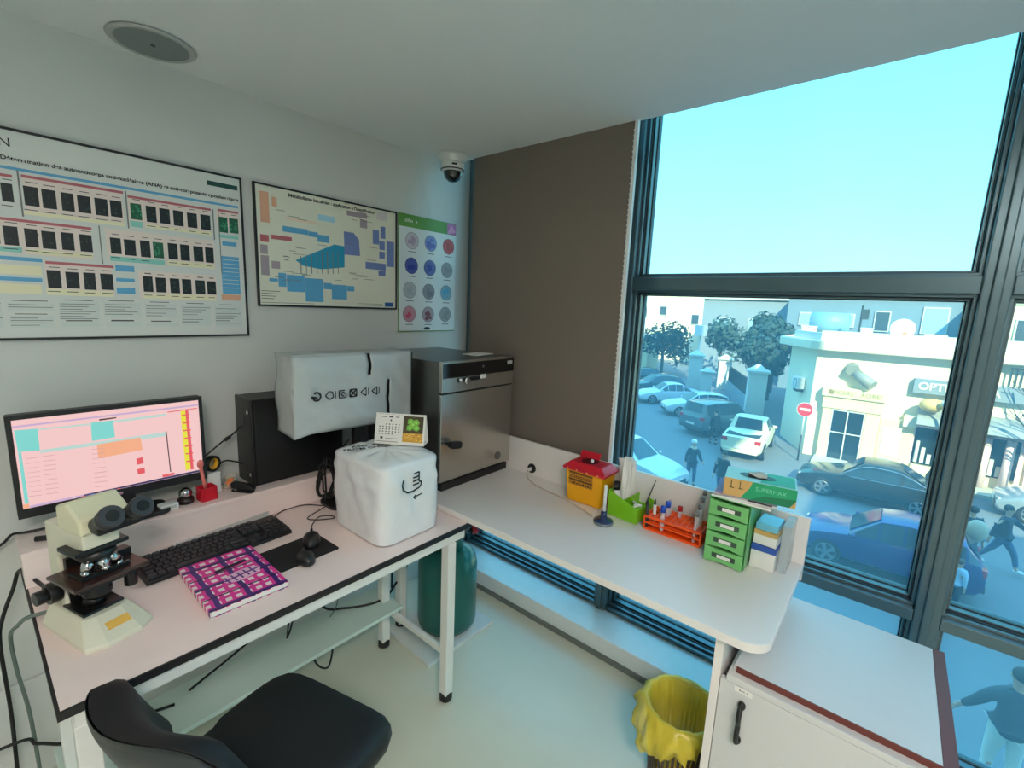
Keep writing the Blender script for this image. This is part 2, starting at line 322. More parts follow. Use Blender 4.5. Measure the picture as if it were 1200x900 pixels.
C_ = {'m': rgb(38, 60, 54), 'h': rgb(58, 140, 104), 'k': rgb(22, 30, 34), 'g': rgb(24, 92, 66), 'p': rgb(232, 215, 208), 'b': rgb(92, 165, 208), 'r': rgb(188, 100, 108), 'y': rgb(235, 228, 195),
      't': rgb(140, 205, 195), 'o': rgb(226, 170, 140), 'w': rgb(205, 212, 210), 'x': rgb(120, 120, 118), 'd': rgb(24, 70, 62), 'u': rgb(165, 150, 158),
      'v': rgb(214, 205, 205), 'l': rgb(116, 134, 188), 'c': rgb(170, 215, 232), 's': rgb(40, 150, 188), 'e': rgb(238, 214, 190), 'n': rgb(40, 90, 160)}
P1=[(0.164,1.801,0.387,1.909,'p'),(0.401,1.806,0.636,1.9,'p'),(0.336,1.688,0.643,1.79,'p'),(0.091,1.688,0.302,1.783,'p'),(0.188,1.574,0.343,1.672,'p'),(0.411,1.571,0.643,1.664,'p'),(0.657,1.849,0.733,1.901,'p'),(0.085,1.919,0.732,1.927,'b'),(0.163,1.903,0.391,1.911,'r'),(0.401,1.894,0.64,1.902,'r'),(0.662,1.898,0.731,1.906,'r'),(0.081,1.778,0.304,1.786,'r'),(0.191,1.665,0.349,1.673,'r'),(0.093,1.897,0.145,1.905,'r'),(0.353,1.657,0.402,1.676,'b'),(0.352,1.624,0.4,1.635,'b'),(0.351,1.585,0.399,1.604,'b'),(0.061,1.668,0.185,1.679,'b'),(0.055,1.61,0.18,1.621,'b'),(0.663,1.599,0.725,1.738,'b'),(0.671,1.777,0.719,1.792,'b'),(0.658,1.574,0.724,1.596,'o'),(0.402,1.804,0.436,1.823,'t'),(0.342,1.688,0.488,1.704,'t'),(0.661,1.804,0.728,1.816,'t'),(0.073,1.691,0.146,1.706,'t'),(0.059,1.629,0.181,1.656,'y'),(0.053,1.574,0.176,1.602,'y'),(0.155,1.691,0.3,1.704,'y'),(0.186,1.573,0.342,1.591,'y'),(0.444,1.807,0.639,1.818,'y'),(0.496,1.688,0.641,1.705,'y'),(0.42,1.571,0.638,1.59,'y'),(0.155,1.801,0.387,1.812,'y'),(0.12,1.83,0.143,1.88,'k'),(0.164,1.827,0.194,1.881,'k'),(0.201,1.826,0.231,1.88,'k'),(0.242,1.826,0.27,1.879,'k'),(0.278,1.827,0.308,1.878,'k'),(0.318,1.826,0.349,1.878,'k'),(0.355,1.828,0.384,1.878,'k'),(0.447,1.826,0.475,1.878,'k'),(0.484,1.827,0.513,1.877,'k'),(0.523,1.826,0.552,1.877,'k'),(0.564,1.826,0.594,1.876,'k'),(0.605,1.825,0.636,1.877,'k'),(0.113,1.71,0.142,1.763,'k'),(0.078,1.712,0.105,1.765,'k'),(0.155,1.71,0.182,1.762,'k'),(0.19,1.709,0.22,1.76,'k'),(0.232,1.71,0.26,1.762,'k'),(0.273,1.71,0.302,1.762,'k'),(0.346,1.712,0.373,1.762,'k'),(0.381,1.71,0.411,1.761,'k'),(0.423,1.709,0.45,1.763,'k'),(0.5,1.71,0.528,1.764,'k'),(0.536,1.709,0.564,1.764,'k'),(0.576,1.71,0.606,1.763,'k'),(0.613,1.709,0.64,1.763,'k'),(0.191,1.594,0.221,1.647,'k'),(0.232,1.595,0.262,1.645,'k'),(0.273,1.593,0.301,1.646,'k'),(0.313,1.595,0.344,1.646,'k'),(0.422,1.594,0.449,1.646,'k'),(0.457,1.594,0.486,1.644,'k'),(0.498,1.593,0.526,1.644,'k'),(0.534,1.592,0.562,1.644,'k'),(0.575,1.594,0.605,1.643,'k'),(0.612,1.594,0.641,1.642,'k'),(0.406,1.828,0.435,1.879,'g'),(0.663,1.824,0.693,1.879,'g'),(0.698,1.826,0.729,1.879,'g'),(0.458,1.71,0.487,1.762,'g'),(0.101,1.524,0.2,1.548,'w'),(0.103,1.541,0.162,1.543,'x'),(0.103,1.534,0.195,1.536,'x'),(0.112,1.553,0.186,1.555,'k'),(0.102,1.475,0.196,1.511,'w'),(0.105,1.502,0.161,1.504,'x'),(0.104,1.495,0.192,1.497,'x'),(0.104,1.488,0.177,1.49,'x'),(0.103,1.481,0.163,1.483,'x'),(0.114,1.514,0.182,1.516,'k'),(0.209,1.496,0.303,1.554,'w'),(0.212,1.546,0.292,1.548,'x'),(0.211,1.538,0.277,1.54,'x'),(0.211,1.53,0.263,1.532,'x'),(0.21,1.523,0.295,1.525,'x'),(0.209,1.516,0.28,1.518,'x'),(0.209,1.508,0.266,1.51,'x'),(0.208,1.501,0.297,1.503,'x'),(0.221,1.558,0.289,1.56,'k'),(0.208,1.477,0.301,1.491,'w'),(0.221,1.494,0.283,1.497,'k'),(0.314,1.505,0.41,1.555,'w'),(0.317,1.547,0.398,1.549,'x'),(0.317,1.539,0.384,1.541,'x'),(0.316,1.531,0.369,1.533,'x'),(0.316,1.524,0.401,1.526,'x'),(0.315,1.516,0.387,1.518,'x'),(0.328,1.56,0.393,1.562,'k'),(0.316,1.476,0.408,1.492,'w'),(0.329,1.494,0.388,1.498,'k'),(0.421,1.506,0.511,1.554,'w'),(0.425,1.545,0.479,1.547,'x'),(0.424,1.537,0.509,1.539,'x'),(0.423,1.529,0.495,1.531,'x'),(0.423,1.521,0.481,1.523,'x'),(0.422,1.512,0.468,1.514,'x'),(0.436,1.559,0.491,1.561,'k'),(0.42,1.476,0.515,1.49,'w'),(0.435,1.493,0.492,1.496,'k'),(0.525,1.479,0.618,1.553,'w'),(0.53,1.543,0.618,1.545,'x'),(0.529,1.535,0.603,1.537,'x'),(0.528,1.526,0.589,1.528,'x'),(0.528,1.517,0.576,1.519,'x'),(0.527,1.509,0.606,1.511,'x'),(0.527,1.5,0.592,1.502,'x'),(0.526,1.491,0.578,1.494,'x'),(0.542,1.558,0.597,1.56,'k'),(0.631,1.474,0.724,1.551,'w'),(0.636,1.541,0.705,1.543,'x'),(0.635,1.532,0.692,1.534,'x'),(0.635,1.523,0.722,1.525,'x'),(0.634,1.514,0.708,1.516,'x'),(0.634,1.504,0.695,1.507,'x'),(0.633,1.495,0.681,1.498,'x'),(0.633,1.486,0.711,1.489,'x'),(0.649,1.556,0.699,1.558,'k'),(0.048,1.476,0.089,1.55,'w'),(0.05,1.543,0.089,1.545,'x'),(0.05,1.536,0.082,1.538,'x'),(0.049,1.529,0.075,1.531,'x'),(0.048,1.522,0.089,1.524,'x'),(0.048,1.516,0.082,1.518,'x'),(0.047,1.509,0.075,1.511,'x'),(0.047,1.502,0.09,1.504,'x'),(0.046,1.495,0.082,1.497,'x'),(0.045,1.489,0.075,1.491,'x'),(0.045,1.482,0.068,1.484,'x'),(0.059,1.554,0.081,1.556,'k'),(0.633,1.983,0.733,1.999,'d'),(0.155,1.794,0.159,1.92,'x'),(0.395,1.797,0.399,1.914,'x'),(0.644,1.793,0.648,1.901,'x'),(0.662,1.674,0.665,1.899,'x'),(0.321,1.676,0.324,1.795,'x'),(0.139,1.837,0.142,1.842,'m'),(0.122,1.868,0.125,1.873,'m'),(0.137,1.844,0.14,1.849,'m'),(0.135,1.859,0.138,1.864,'m'),(0.18,1.846,0.183,1.852,'m'),(0.181,1.865,0.184,1.87,'m'),(0.175,1.855,0.179,1.86,'m'),(0.182,1.831,0.185,1.836,'m'),(0.227,1.849,0.231,1.854,'m'),(0.213,1.859,0.217,1.864,'m'),(0.203,1.869,0.206,1.875,'m'),(0.214,1.857,0.217,1.862,'m'),(0.25,1.834,0.253,1.839,'m'),(0.255,1.847,0.258,1.853,'m'),(0.249,1.868,0.253,1.874,'m'),(0.251,1.864,0.255,1.869,'m'),(0.29,1.831,0.294,1.836,'m'),(0.297,1.862,0.301,1.867,'m'),(0.301,1.84,0.305,1.845,'m'),(0.296,1.835,0.3,1.841,'m'),(0.338,1.839,0.342,1.845,'m'),(0.326,1.83,0.33,1.836,'m'),(0.345,1.862,0.349,1.868,'m'),(0.338,1.842,0.342,1.848,'m'),(0.366,1.849,0.371,1.855,'m'),(0.366,1.835,0.37,1.841,'m'),(0.367,1.838,0.371,1.844,'m'),(0.363,1.836,0.367,1.842,'m'),(0.469,1.851,0.473,1.857,'m'),(0.459,1.834,0.464,1.84,'m'),(0.464,1.85,0.469,1.856,'m'),(0.453,1.855,0.457,1.861,'m'),(0.502,1.86,0.507,1.866,'m'),(0.506,1.857,0.511,1.863,'m'),(0.506,1.856,0.511,1.862,'m'),(0.507,1.843,0.512,1.85,'m'),(0.535,1.848,0.54,1.855,'m'),(0.539,1.846,0.544,1.852,'m'),(0.532,1.859,0.537,1.865,'m'),(0.535,1.834,0.54,1.84,'m'),(0.58,1.862,0.585,1.868,'m'),(0.584,1.841,0.589,1.848,'m'),(0.587,1.858,0.592,1.865,'m'),(0.583,1.862,0.588,1.869,'m'),(0.622,1.856,0.628,1.863,'m'),(0.611,1.834,0.616,1.841,'m'),(0.609,1.847,0.614,1.853,'m'),(0.627,1.857,0.632,1.864,'m'),(0.116,1.718,0.119,1.724,'m'),(0.123,1.725,0.126,1.731,'m'),(0.113,1.739,0.116,1.744,'m'),(0.116,1.726,0.119,1.732,'m'),(0.078,1.716,0.08,1.721,'m'),(0.077,1.725,0.08,1.731,'m'),(0.079,1.745,0.082,1.751,'m'),(0.1,1.748,0.103,1.753,'m'),(0.158,1.725,0.162,1.731,'m'),(0.166,1.75,0.169,1.756,'m'),(0.18,1.745,0.184,1.751,'m'),(0.156,1.739,0.159,1.745,'m'),(0.206,1.723,0.209,1.729,'m'),(0.193,1.737,0.197,1.743,'m'),(0.191,1.733,0.194,1.739,'m'),(0.21,1.723,0.213,1.729,'m'),(0.254,1.724,0.257,1.73,'m'),(0.253,1.726,0.256,1.731,'m'),(0.244,1.742,0.248,1.748,'m'),(0.249,1.739,0.252,1.745,'m'),(0.275,1.735,0.279,1.741,'m'),(0.297,1.745,0.301,1.751,'m'),(0.288,1.737,0.292,1.743,'m'),(0.287,1.745,0.291,1.751,'m'),(0.369,1.742,0.373,1.748,'m'),(0.36,1.737,0.364,1.743,'m'),(0.346,1.732,0.35,1.738,'m'),(0.35,1.75,0.355,1.756,'m'),(0.383,1.745,0.387,1.751,'m'),(0.383,1.727,0.388,1.733,'m'),(0.393,1.716,0.397,1.722,'m'),(0.404,1.716,0.408,1.723,'m'),(0.429,1.735,0.433,1.741,'m'),(0.429,1.729,0.433,1.735,'m'),(0.437,1.722,0.441,1.728,'m'),(0.44,1.741,0.445,1.748,'m'),(0.51,1.733,0.515,1.74,'m'),(0.502,1.751,0.507,1.758,'m'),(0.511,1.748,0.516,1.754,'m'),(0.517,1.743,0.522,1.749,'m'),(0.54,1.745,0.545,1.752,'m'),(0.543,1.744,0.548,1.75,'m'),(0.548,1.735,0.554,1.741,'m'),(0.543,1.728,0.548,1.735,'m'),(0.581,1.719,0.586,1.726,'m'),(0.599,1.726,0.604,1.733,'m'),(0.587,1.733,0.592,1.74,'m'),(0.591,1.749,0.597,1.755,'m'),(0.622,1.732,0.628,1.739,'m'),(0.618,1.747,0.624,1.754,'m'),(0.63,1.737,0.636,1.744,'m'),(0.623,1.718,0.629,1.725,'m'),(0.208,1.624,0.212,1.63,'m'),(0.218,1.62,0.222,1.627,'m'),(0.191,1.611,0.194,1.617,'m'),(0.194,1.625,0.198,1.631,'m'),(0.254,1.611,0.257,1.617,'m'),(0.232,1.619,0.236,1.625,'m'),(0.242,1.617,0.246,1.623,'m'),(0.237,1.614,0.24,1.62,'m'),(0.276,1.625,0.28,1.631,'m'),(0.281,1.601,0.285,1.608,'m'),(0.274,1.608,0.278,1.614,'m'),(0.278,1.614,0.282,1.621,'m'),(0.324,1.618,0.328,1.625,'m'),(0.334,1.62,0.338,1.626,'m'),(0.317,1.63,0.321,1.637,'m'),(0.314,1.605,0.318,1.612,'m'),(0.436,1.602,0.44,1.609,'m'),(0.439,1.631,0.444,1.638,'m'),(0.436,1.608,0.441,1.615,'m'),(0.439,1.616,0.443,1.623,'m'),(0.466,1.617,0.471,1.624,'m'),(0.476,1.622,0.481,1.629,'m'),(0.47,1.616,0.474,1.623,'m'),(0.479,1.607,0.484,1.614,'m'),(0.519,1.605,0.524,1.612,'m'),(0.506,1.624,0.511,1.631,'m'),(0.51,1.623,0.515,1.63,'m'),(0.508,1.61,0.513,1.617,'m'),(0.554,1.612,0.56,1.619,'m'),(0.553,1.626,0.558,1.633,'m'),(0.541,1.599,0.547,1.606,'m'),(0.538,1.618,0.543,1.625,'m'),(0.579,1.628,0.584,1.635,'m'),(0.596,1.602,0.601,1.609,'m'),(0.592,1.625,0.597,1.632,'m'),(0.583,1.623,0.589,1.63,'m'),(0.627,1.61,0.633,1.617,'m'),(0.623,1.614,0.628,1.622,'m'),(0.616,1.614,0.621,1.621,'m'),(0.633,1.608,0.639,1.615,'m'),(0.409,1.849,0.413,1.855,'h'),(0.425,1.859,0.429,1.865,'h'),(0.428,1.853,0.433,1.859,'h'),(0.424,1.854,0.428,1.86,'h'),(0.43,1.842,0.435,1.848,'h'),(0.421,1.863,0.426,1.869,'h'),(0.418,1.868,0.423,1.873,'h'),(0.42,1.837,0.424,1.843,'h'),(0.411,1.85,0.415,1.856,'h'),(0.675,1.852,0.681,1.859,'h'),(0.679,1.833,0.685,1.839,'h'),(0.68,1.85,0.686,1.856,'h'),(0.686,1.855,0.692,1.862,'h'),(0.68,1.843,0.686,1.85,'h'),(0.68,1.836,0.686,1.843,'h'),(0.669,1.843,0.675,1.85,'h'),(0.673,1.842,0.679,1.849,'h'),(0.686,1.844,0.692,1.851,'h'),(0.7,1.85,0.706,1.857,'h'),(0.715,1.837,0.722,1.843,'h'),(0.714,1.839,0.72,1.846,'h'),(0.699,1.832,0.705,1.839,'h'),(0.716,1.846,0.722,1.853,'h'),(0.72,1.837,0.726,1.844,'h'),(0.702,1.837,0.708,1.844,'h'),(0.718,1.86,0.724,1.867,'h'),(0.717,1.847,0.723,1.854,'h'),(0.462,1.722,0.467,1.728,'h'),(0.461,1.728,0.466,1.735,'h'),(0.469,1.741,0.474,1.748,'h'),(0.472,1.734,0.477,1.74,'h'),(0.462,1.716,0.467,1.722,'h'),(0.461,1.751,0.466,1.757,'h'),(0.469,1.721,0.474,1.728,'h'),(0.474,1.724,0.478,1.731,'h'),(0.47,1.727,0.474,1.733,'h'),(0.669,1.724,0.724,1.726,'w'),(0.669,1.709,0.723,1.711,'w'),(0.668,1.695,0.723,1.697,'w'),(0.667,1.68,0.722,1.682,'w'),(0.666,1.665,0.721,1.667,'w'),(0.665,1.65,0.72,1.652,'w'),(0.664,1.635,0.72,1.637,'w'),(0.664,1.62,0.719,1.622,'w'),(0.125,1.889,0.144,1.891,'k'),(0.169,1.891,0.194,1.893,'k'),(0.206,1.89,0.231,1.892,'k'),(0.248,1.889,0.269,1.891,'k'),(0.284,1.888,0.307,1.89,'k'),(0.324,1.889,0.348,1.891,'k'),(0.361,1.888,0.382,1.89,'k'),(0.453,1.889,0.473,1.891,'k'),(0.491,1.887,0.51,1.889,'k'),(0.53,1.888,0.548,1.89,'k'),(0.571,1.887,0.589,1.889,'k'),(0.613,1.888,0.631,1.89,'k'),(0.118,1.772,0.143,1.774,'k'),(0.083,1.774,0.106,1.776,'k'),(0.16,1.771,0.182,1.773,'k'),(0.196,1.769,0.219,1.771,'k'),(0.237,1.771,0.259,1.773,'k'),(0.278,1.771,0.301,1.773,'k'),(0.352,1.772,0.371,1.774,'k'),(0.387,1.771,0.408,1.773,'k'),(0.43,1.772,0.448,1.774,'k'),(0.507,1.774,0.524,1.776,'k'),(0.543,1.774,0.56,1.776,'k'),(0.583,1.773,0.601,1.775,'k'),(0.62,1.773,0.635,1.775,'k'),(0.197,1.655,0.221,1.657,'k'),(0.237,1.653,0.261,1.655,'k'),(0.279,1.654,0.3,1.656,'k'),(0.319,1.655,0.342,1.657,'k'),(0.428,1.654,0.446,1.657,'k'),(0.463,1.653,0.482,1.655,'k'),(0.505,1.653,0.522,1.655,'k'),(0.541,1.653,0.558,1.655,'k'),(0.582,1.652,0.6,1.655,'k'),(0.62,1.652,0.635,1.655,'k'),(0.413,1.89,0.433,1.892,'k'),(0.671,1.89,0.687,1.892,'k'),(0.706,1.89,0.724,1.892,'k'),(0.464,1.772,0.484,1.774,'k'),(0.117,1.818,0.139,1.82,'k'),(0.161,1.814,0.189,1.816,'k'),(0.198,1.813,0.227,1.815,'k'),(0.24,1.814,0.265,1.816,'k'),(0.276,1.814,0.303,1.816,'k'),(0.316,1.813,0.344,1.815,'k'),(0.354,1.815,0.379,1.817,'k'),(0.446,1.812,0.47,1.814,'k'),(0.484,1.814,0.508,1.816,'k'),(0.524,1.812,0.546,1.814,'k'),(0.565,1.812,0.588,1.814,'k'),(0.606,1.811,0.63,1.813,'k'),(0.11,1.699,0.138,1.701,'k'),(0.075,1.7,0.101,1.702,'k'),(0.153,1.698,0.178,1.7,'k'),(0.188,1.697,0.215,1.699,'k'),(0.23,1.698,0.255,1.7,'k'),(0.271,1.698,0.298,1.7,'k'),(0.345,1.699,0.368,1.701,'k'),(0.38,1.697,0.406,1.699,'k'),(0.423,1.696,0.445,1.698,'k'),(0.5,1.697,0.522,1.699,'k'),(0.536,1.696,0.559,1.698,'k'),(0.577,1.697,0.6,1.699,'k'),(0.614,1.696,0.634,1.698,'k'),(0.189,1.583,0.217,1.585,'k'),(0.23,1.583,0.257,1.585,'k'),(0.272,1.582,0.296,1.584,'k'),(0.312,1.583,0.339,1.585,'k'),(0.422,1.582,0.444,1.584,'k'),(0.457,1.582,0.48,1.584,'k'),(0.499,1.581,0.521,1.583,'k'),(0.534,1.579,0.556,1.581,'k'),(0.576,1.581,0.599,1.583,'k'),(0.614,1.581,0.635,1.583,'k')]
P2=[(0.812,1.884,0.846,2.001,'o'),(0.857,1.951,0.877,1.987,'o'),(0.911,1.908,1.04,1.919,'e'),(0.807,1.809,0.84,1.837,'r'),(0.85,1.824,0.932,1.841,'r'),(0.805,1.762,0.834,1.798,'u'),(0.805,1.679,0.837,1.757,'u'),(0.846,1.708,0.88,1.738,'u'),(1.185,1.971,1.289,1.993,'u'),(1.251,1.928,1.289,1.965,'u'),(1.342,1.978,1.399,2.017,'v'),(1.319,1.863,1.354,1.929,'l'),(1.362,1.894,1.389,1.95,'l'),(1.396,1.764,1.44,1.885,'l'),(1.355,1.84,1.386,1.881,'l'),(1.354,1.799,1.386,1.832,'l'),(1.278,1.744,1.391,1.776,'l'),(1.349,1.717,1.389,1.741,'l'),(0.896,1.859,1.003,1.882,'b'),(1.004,1.855,1.046,1.876,'b'),(1.043,1.838,1.097,1.868,'b'),(1.049,1.928,1.126,1.953,'c'),((0.944,1.75),(1.015,1.784),(1.12,1.835),(1.171,1.833),(1.169,1.74),(1.057,1.722),(0.978,1.73),'s'),((1.168,1.899),(1.217,1.899),(1.245,1.871),(1.249,1.799),(1.17,1.797),'l'),(0.871,1.637,0.903,1.693,'b'),(0.905,1.619,0.981,1.688,'b'),(0.983,1.58,1.064,1.68,'b'),(1.066,1.637,1.104,1.665,'b'),(1.104,1.595,1.179,1.66,'b'),(1.18,1.634,1.217,1.658,'b'),(0.835,1.656,0.869,1.669,'b'),(1.385,1.568,1.433,1.589,'n'),(0.965,1.695,0.969,1.769,'x'),(0.989,1.697,0.992,1.776,'x'),(1.012,1.699,1.016,1.784,'x'),(1.036,1.701,1.04,1.792,'x'),(1.06,1.703,1.064,1.799,'x'),(1.085,1.705,1.089,1.802,'x'),(1.11,1.707,1.114,1.805,'x'),(1.136,1.709,1.139,1.808,'x'),(0.872,1.827,0.911,1.829,'x'),(0.958,1.917,1.0,1.919,'x'),(1.085,1.772,1.107,1.774,'x'),(0.901,1.666,0.944,1.668,'x'),(0.965,1.695,0.992,1.697,'x'),(0.886,1.662,0.919,1.664,'x'),(0.891,1.748,0.916,1.75,'x'),(1.206,1.691,1.236,1.693,'x'),(1.043,1.824,1.084,1.826,'x'),(1.121,1.679,1.155,1.681,'x'),(1.042,1.765,1.073,1.767,'x'),(0.942,1.804,0.977,1.806,'x'),(0.886,1.7,0.932,1.702,'x'),(1.027,1.838,1.067,1.84,'x'),(0.949,1.8,0.992,1.802,'x'),(0.895,1.761,0.915,1.763,'x'),(1.239,1.704,1.29,1.706,'x'),(1.192,1.717,1.231,1.719,'x'),(0.935,1.774,0.982,1.776,'x'),(1.296,1.844,1.344,1.846,'x'),(1.253,1.993,1.282,1.995,'x'),(1.037,1.677,1.058,1.679,'x'),(1.249,1.964,1.273,1.966,'x'),(0.926,1.695,0.971,1.697,'x'),(1.177,1.848,1.206,1.85,'x'),(0.893,1.759,0.922,1.761,'x'),(0.922,1.923,0.962,1.925,'x'),(0.87,1.939,0.907,1.941,'x'),(0.969,1.689,0.995,1.691,'x'),(1.267,1.693,1.325,1.695,'x'),(1.209,1.956,1.239,1.958,'x'),(1.136,2.007,1.165,2.009,'x'),(1.274,1.983,1.308,1.985,'x'),(1.284,1.785,1.338,1.787,'x'),(0.944,1.923,0.966,1.925,'x'),(1.194,1.713,1.223,1.715,'x'),(1.214,1.81,1.254,1.812,'x'),(1.222,1.709,1.265,1.711,'x'),(0.924,1.666,0.969,1.668,'x'),(0.97,1.692,1.012,1.694,'x'),(0.857,1.674,0.894,1.676,'x'),(0.898,1.745,0.916,1.747,'x'),(1.288,2.029,1.344,2.031,'x'),(1.26,1.958,1.314,1.96,'x'),(0.92,1.785,0.947,1.787,'x'),(1.174,2.02,1.198,2.022,'x'),(0.803,1.616,0.876,1.618,'k'),(0.803,1.606,0.868,1.608,'k'),(0.802,1.596,0.86,1.598,'k'),(0.802,1.586,0.851,1.588,'k'),(1.237,1.578,1.371,1.58,'x'),(1.22,1.571,1.371,1.573,'x'),(0.801,1.57,1.023,1.572,'x')]
P3C=[(1.551, 1.907), (1.675, 1.909), (1.802, 1.907), (1.548, 1.782), (1.671, 1.781), (1.793, 1.779), (1.538, 1.657), (1.665, 1.655), (1.79, 1.654), (1.536, 1.534), (1.662, 1.533), (1.786, 1.535)]
SC=[((0.074,1.199),(0.12,1.196),(0.119,1.131),(0.076,1.136),'t'),((0.076,1.136),(0.082,1.134),(0.083,0.981),(0.075,0.981),'t'),((0.234,1.194),(0.286,1.193),(0.287,1.138),(0.232,1.136),'t'),((0.12,1.132),(0.42,1.13),(0.418,1.116),(0.119,1.123),'c'),((0.122,1.195),(0.236,1.192),(0.235,1.187),(0.121,1.191),'c'),((0.286,1.192),(0.424,1.193),(0.424,1.185),(0.285,1.185),'c'),((0.242,1.123),(0.35,1.125),(0.352,1.082),(0.242,1.078),'o'),((0.334,1.056),(0.351,1.058),(0.352,1.036),(0.334,1.035),'r'),((0.333,1.02),(0.353,1.021),(0.353,1.002),(0.334,1.002),'r'),((0.464,1.195),(0.478,1.196),(0.481,0.983),(0.466,0.982),'y'),((0.478,1.196),(0.487,1.197),(0.49,0.981),(0.481,0.981),'r'),((0.418,1.133),(0.421,1.133),(0.424,0.988),(0.421,0.988),'k'),((0.071,1.211),(0.518,1.213),(0.518,1.207),(0.071,1.206),'v'),((0.254,1.202),(0.295,1.202),(0.294,1.198),(0.254,1.197),'k'),((0.428,1.199),(0.514,1.2),(0.514,1.197),(0.427,1.196),'r'),((0.084,0.973),(0.523,0.972),(0.523,0.962),(0.084,0.961),'v'),((0.155,0.97),(0.52,0.967),(0.521,0.96),(0.154,0.96),'n'),((0.07,0.98),(0.083,0.98),(0.083,0.962),(0.071,0.964),'o'),((0.398,0.983),(0.433,0.983),(0.433,0.975),(0.4,0.974),'r'),((0.174,0.969),(0.181,0.969),(0.181,0.962),(0.174,0.962),'w'),((0.194,0.969),(0.201,0.969),(0.202,0.962),(0.194,0.962),'r'),((0.214,0.969),(0.222,0.969),(0.222,0.962),(0.215,0.962),'b'),((0.235,0.969),(0.243,0.969),(0.244,0.962),(0.236,0.962),'w'),((0.257,0.969),(0.265,0.969),(0.265,0.962),(0.257,0.962),'c'),((0.279,0.969),(0.287,0.969),(0.287,0.962),(0.279,0.962),'r'),((0.089,1.114),(0.114,1.113),(0.114,1.111),(0.089,1.112),'x'),((0.123,1.113),(0.149,1.112),(0.149,1.11),(0.123,1.111),'x'),((0.229,1.111),(0.259,1.109),(0.259,1.107),(0.229,1.109),'x'),((0.088,1.1),(0.114,1.098),(0.114,1.097),(0.088,1.098),'x'),((0.122,1.099),(0.149,1.097),(0.149,1.095),(0.122,1.097),'x'),((0.229,1.096),(0.259,1.094),(0.259,1.092),(0.229,1.094),'x'),((0.088,1.086),(0.113,1.084),(0.113,1.083),(0.088,1.084),'x'),((0.122,1.085),(0.149,1.083),(0.148,1.081),(0.122,1.083),'x'),((0.229,1.081),(0.259,1.079),(0.258,1.077),(0.228,1.079),'x'),((0.087,1.072),(0.113,1.07),(0.113,1.068),(0.087,1.071),'x'),((0.122,1.071),(0.148,1.069),(0.148,1.067),(0.121,1.069),'x'),((0.228,1.066),(0.258,1.063),(0.258,1.061),(0.228,1.064),'x'),((0.087,1.058),(0.112,1.056),(0.112,1.054),(0.087,1.057),'x'),((0.121,1.057),(0.148,1.054),(0.148,1.052),(0.121,1.055),'x'),((0.228,1.051),(0.258,1.048),(0.258,1.046),(0.228,1.049),'x'),((0.086,1.044),(0.112,1.042),(0.112,1.04),(0.086,1.043),'x'),((0.121,1.042),(0.147,1.04),(0.147,1.038),(0.121,1.04),'x'),((0.228,1.035),(0.258,1.033),(0.258,1.03),(0.228,1.033),'x'),((0.086,1.03),(0.112,1.028),(0.111,1.026),(0.086,1.029),'x'),((0.12,1.028),(0.147,1.025),(0.147,1.023),(0.12,1.026),'x'),((0.228,1.02),(0.258,1.017),(0.258,1.015),(0.227,1.018),'x'),((0.086,1.016),(0.111,1.013),(0.111,1.011),(0.085,1.014),'x'),((0.12,1.014),(0.147,1.011),(0.147,1.009),(0.12,1.012),'x'),((0.227,1.005),(0.257,1.002),(0.257,0.999),(0.227,1.003),'x'),((0.085,1.002),(0.111,0.999),(0.111,0.997),(0.085,1.0),'x'),((0.12,0.999),(0.146,0.996),(0.146,0.994),(0.119,0.997),'x'),((0.227,0.99),(0.257,0.986),(0.257,0.984),(0.227,0.988),'x'),((0.467,1.182),(0.489,1.182),(0.49,1.178),(0.467,1.178),'r'),((0.467,1.155),(0.49,1.155),(0.49,1.15),(0.468,1.15),'r'),((0.468,1.128),(0.491,1.127),(0.491,1.123),(0.468,1.123),'r'),((0.468,1.1),(0.491,1.099),(0.491,1.095),(0.469,1.095),'r'),((0.469,1.072),(0.492,1.071),(0.492,1.066),(0.469,1.067),'r'),((0.469,1.044),(0.492,1.043),(0.492,1.038),(0.47,1.039),'r'),((0.47,1.016),(0.493,1.015),(0.493,1.01),(0.47,1.011),'r')]


# ---------------------------------------------------------------- camera
cam_d = bpy.data.cameras.new('camera')
cam = bpy.data.objects.new('camera', cam_d)
COL.objects.link(cam)
cam_d.sensor_width = 36.0
cam_d.lens = 540.96 * 36.0 / 1200.0
cam_d.clip_start = 0.05; cam_d.clip_end = 400
Rr, Rd, Rf = (0.64166581, -0.7658228, 0.04219511), (-0.10156652, -0.13937256, -0.98501753), (0.76022972, 0.62776646, -0.16721257)
Mc = Matrix(((Rr[0], -Rd[0], -Rf[0], 0), (Rr[1], -Rd[1], -Rf[1], 0), (Rr[2], -Rd[2], -Rf[2], 1.6), (0, 0, 0, 1)))
cam.matrix_world = Mc
scene.camera = cam

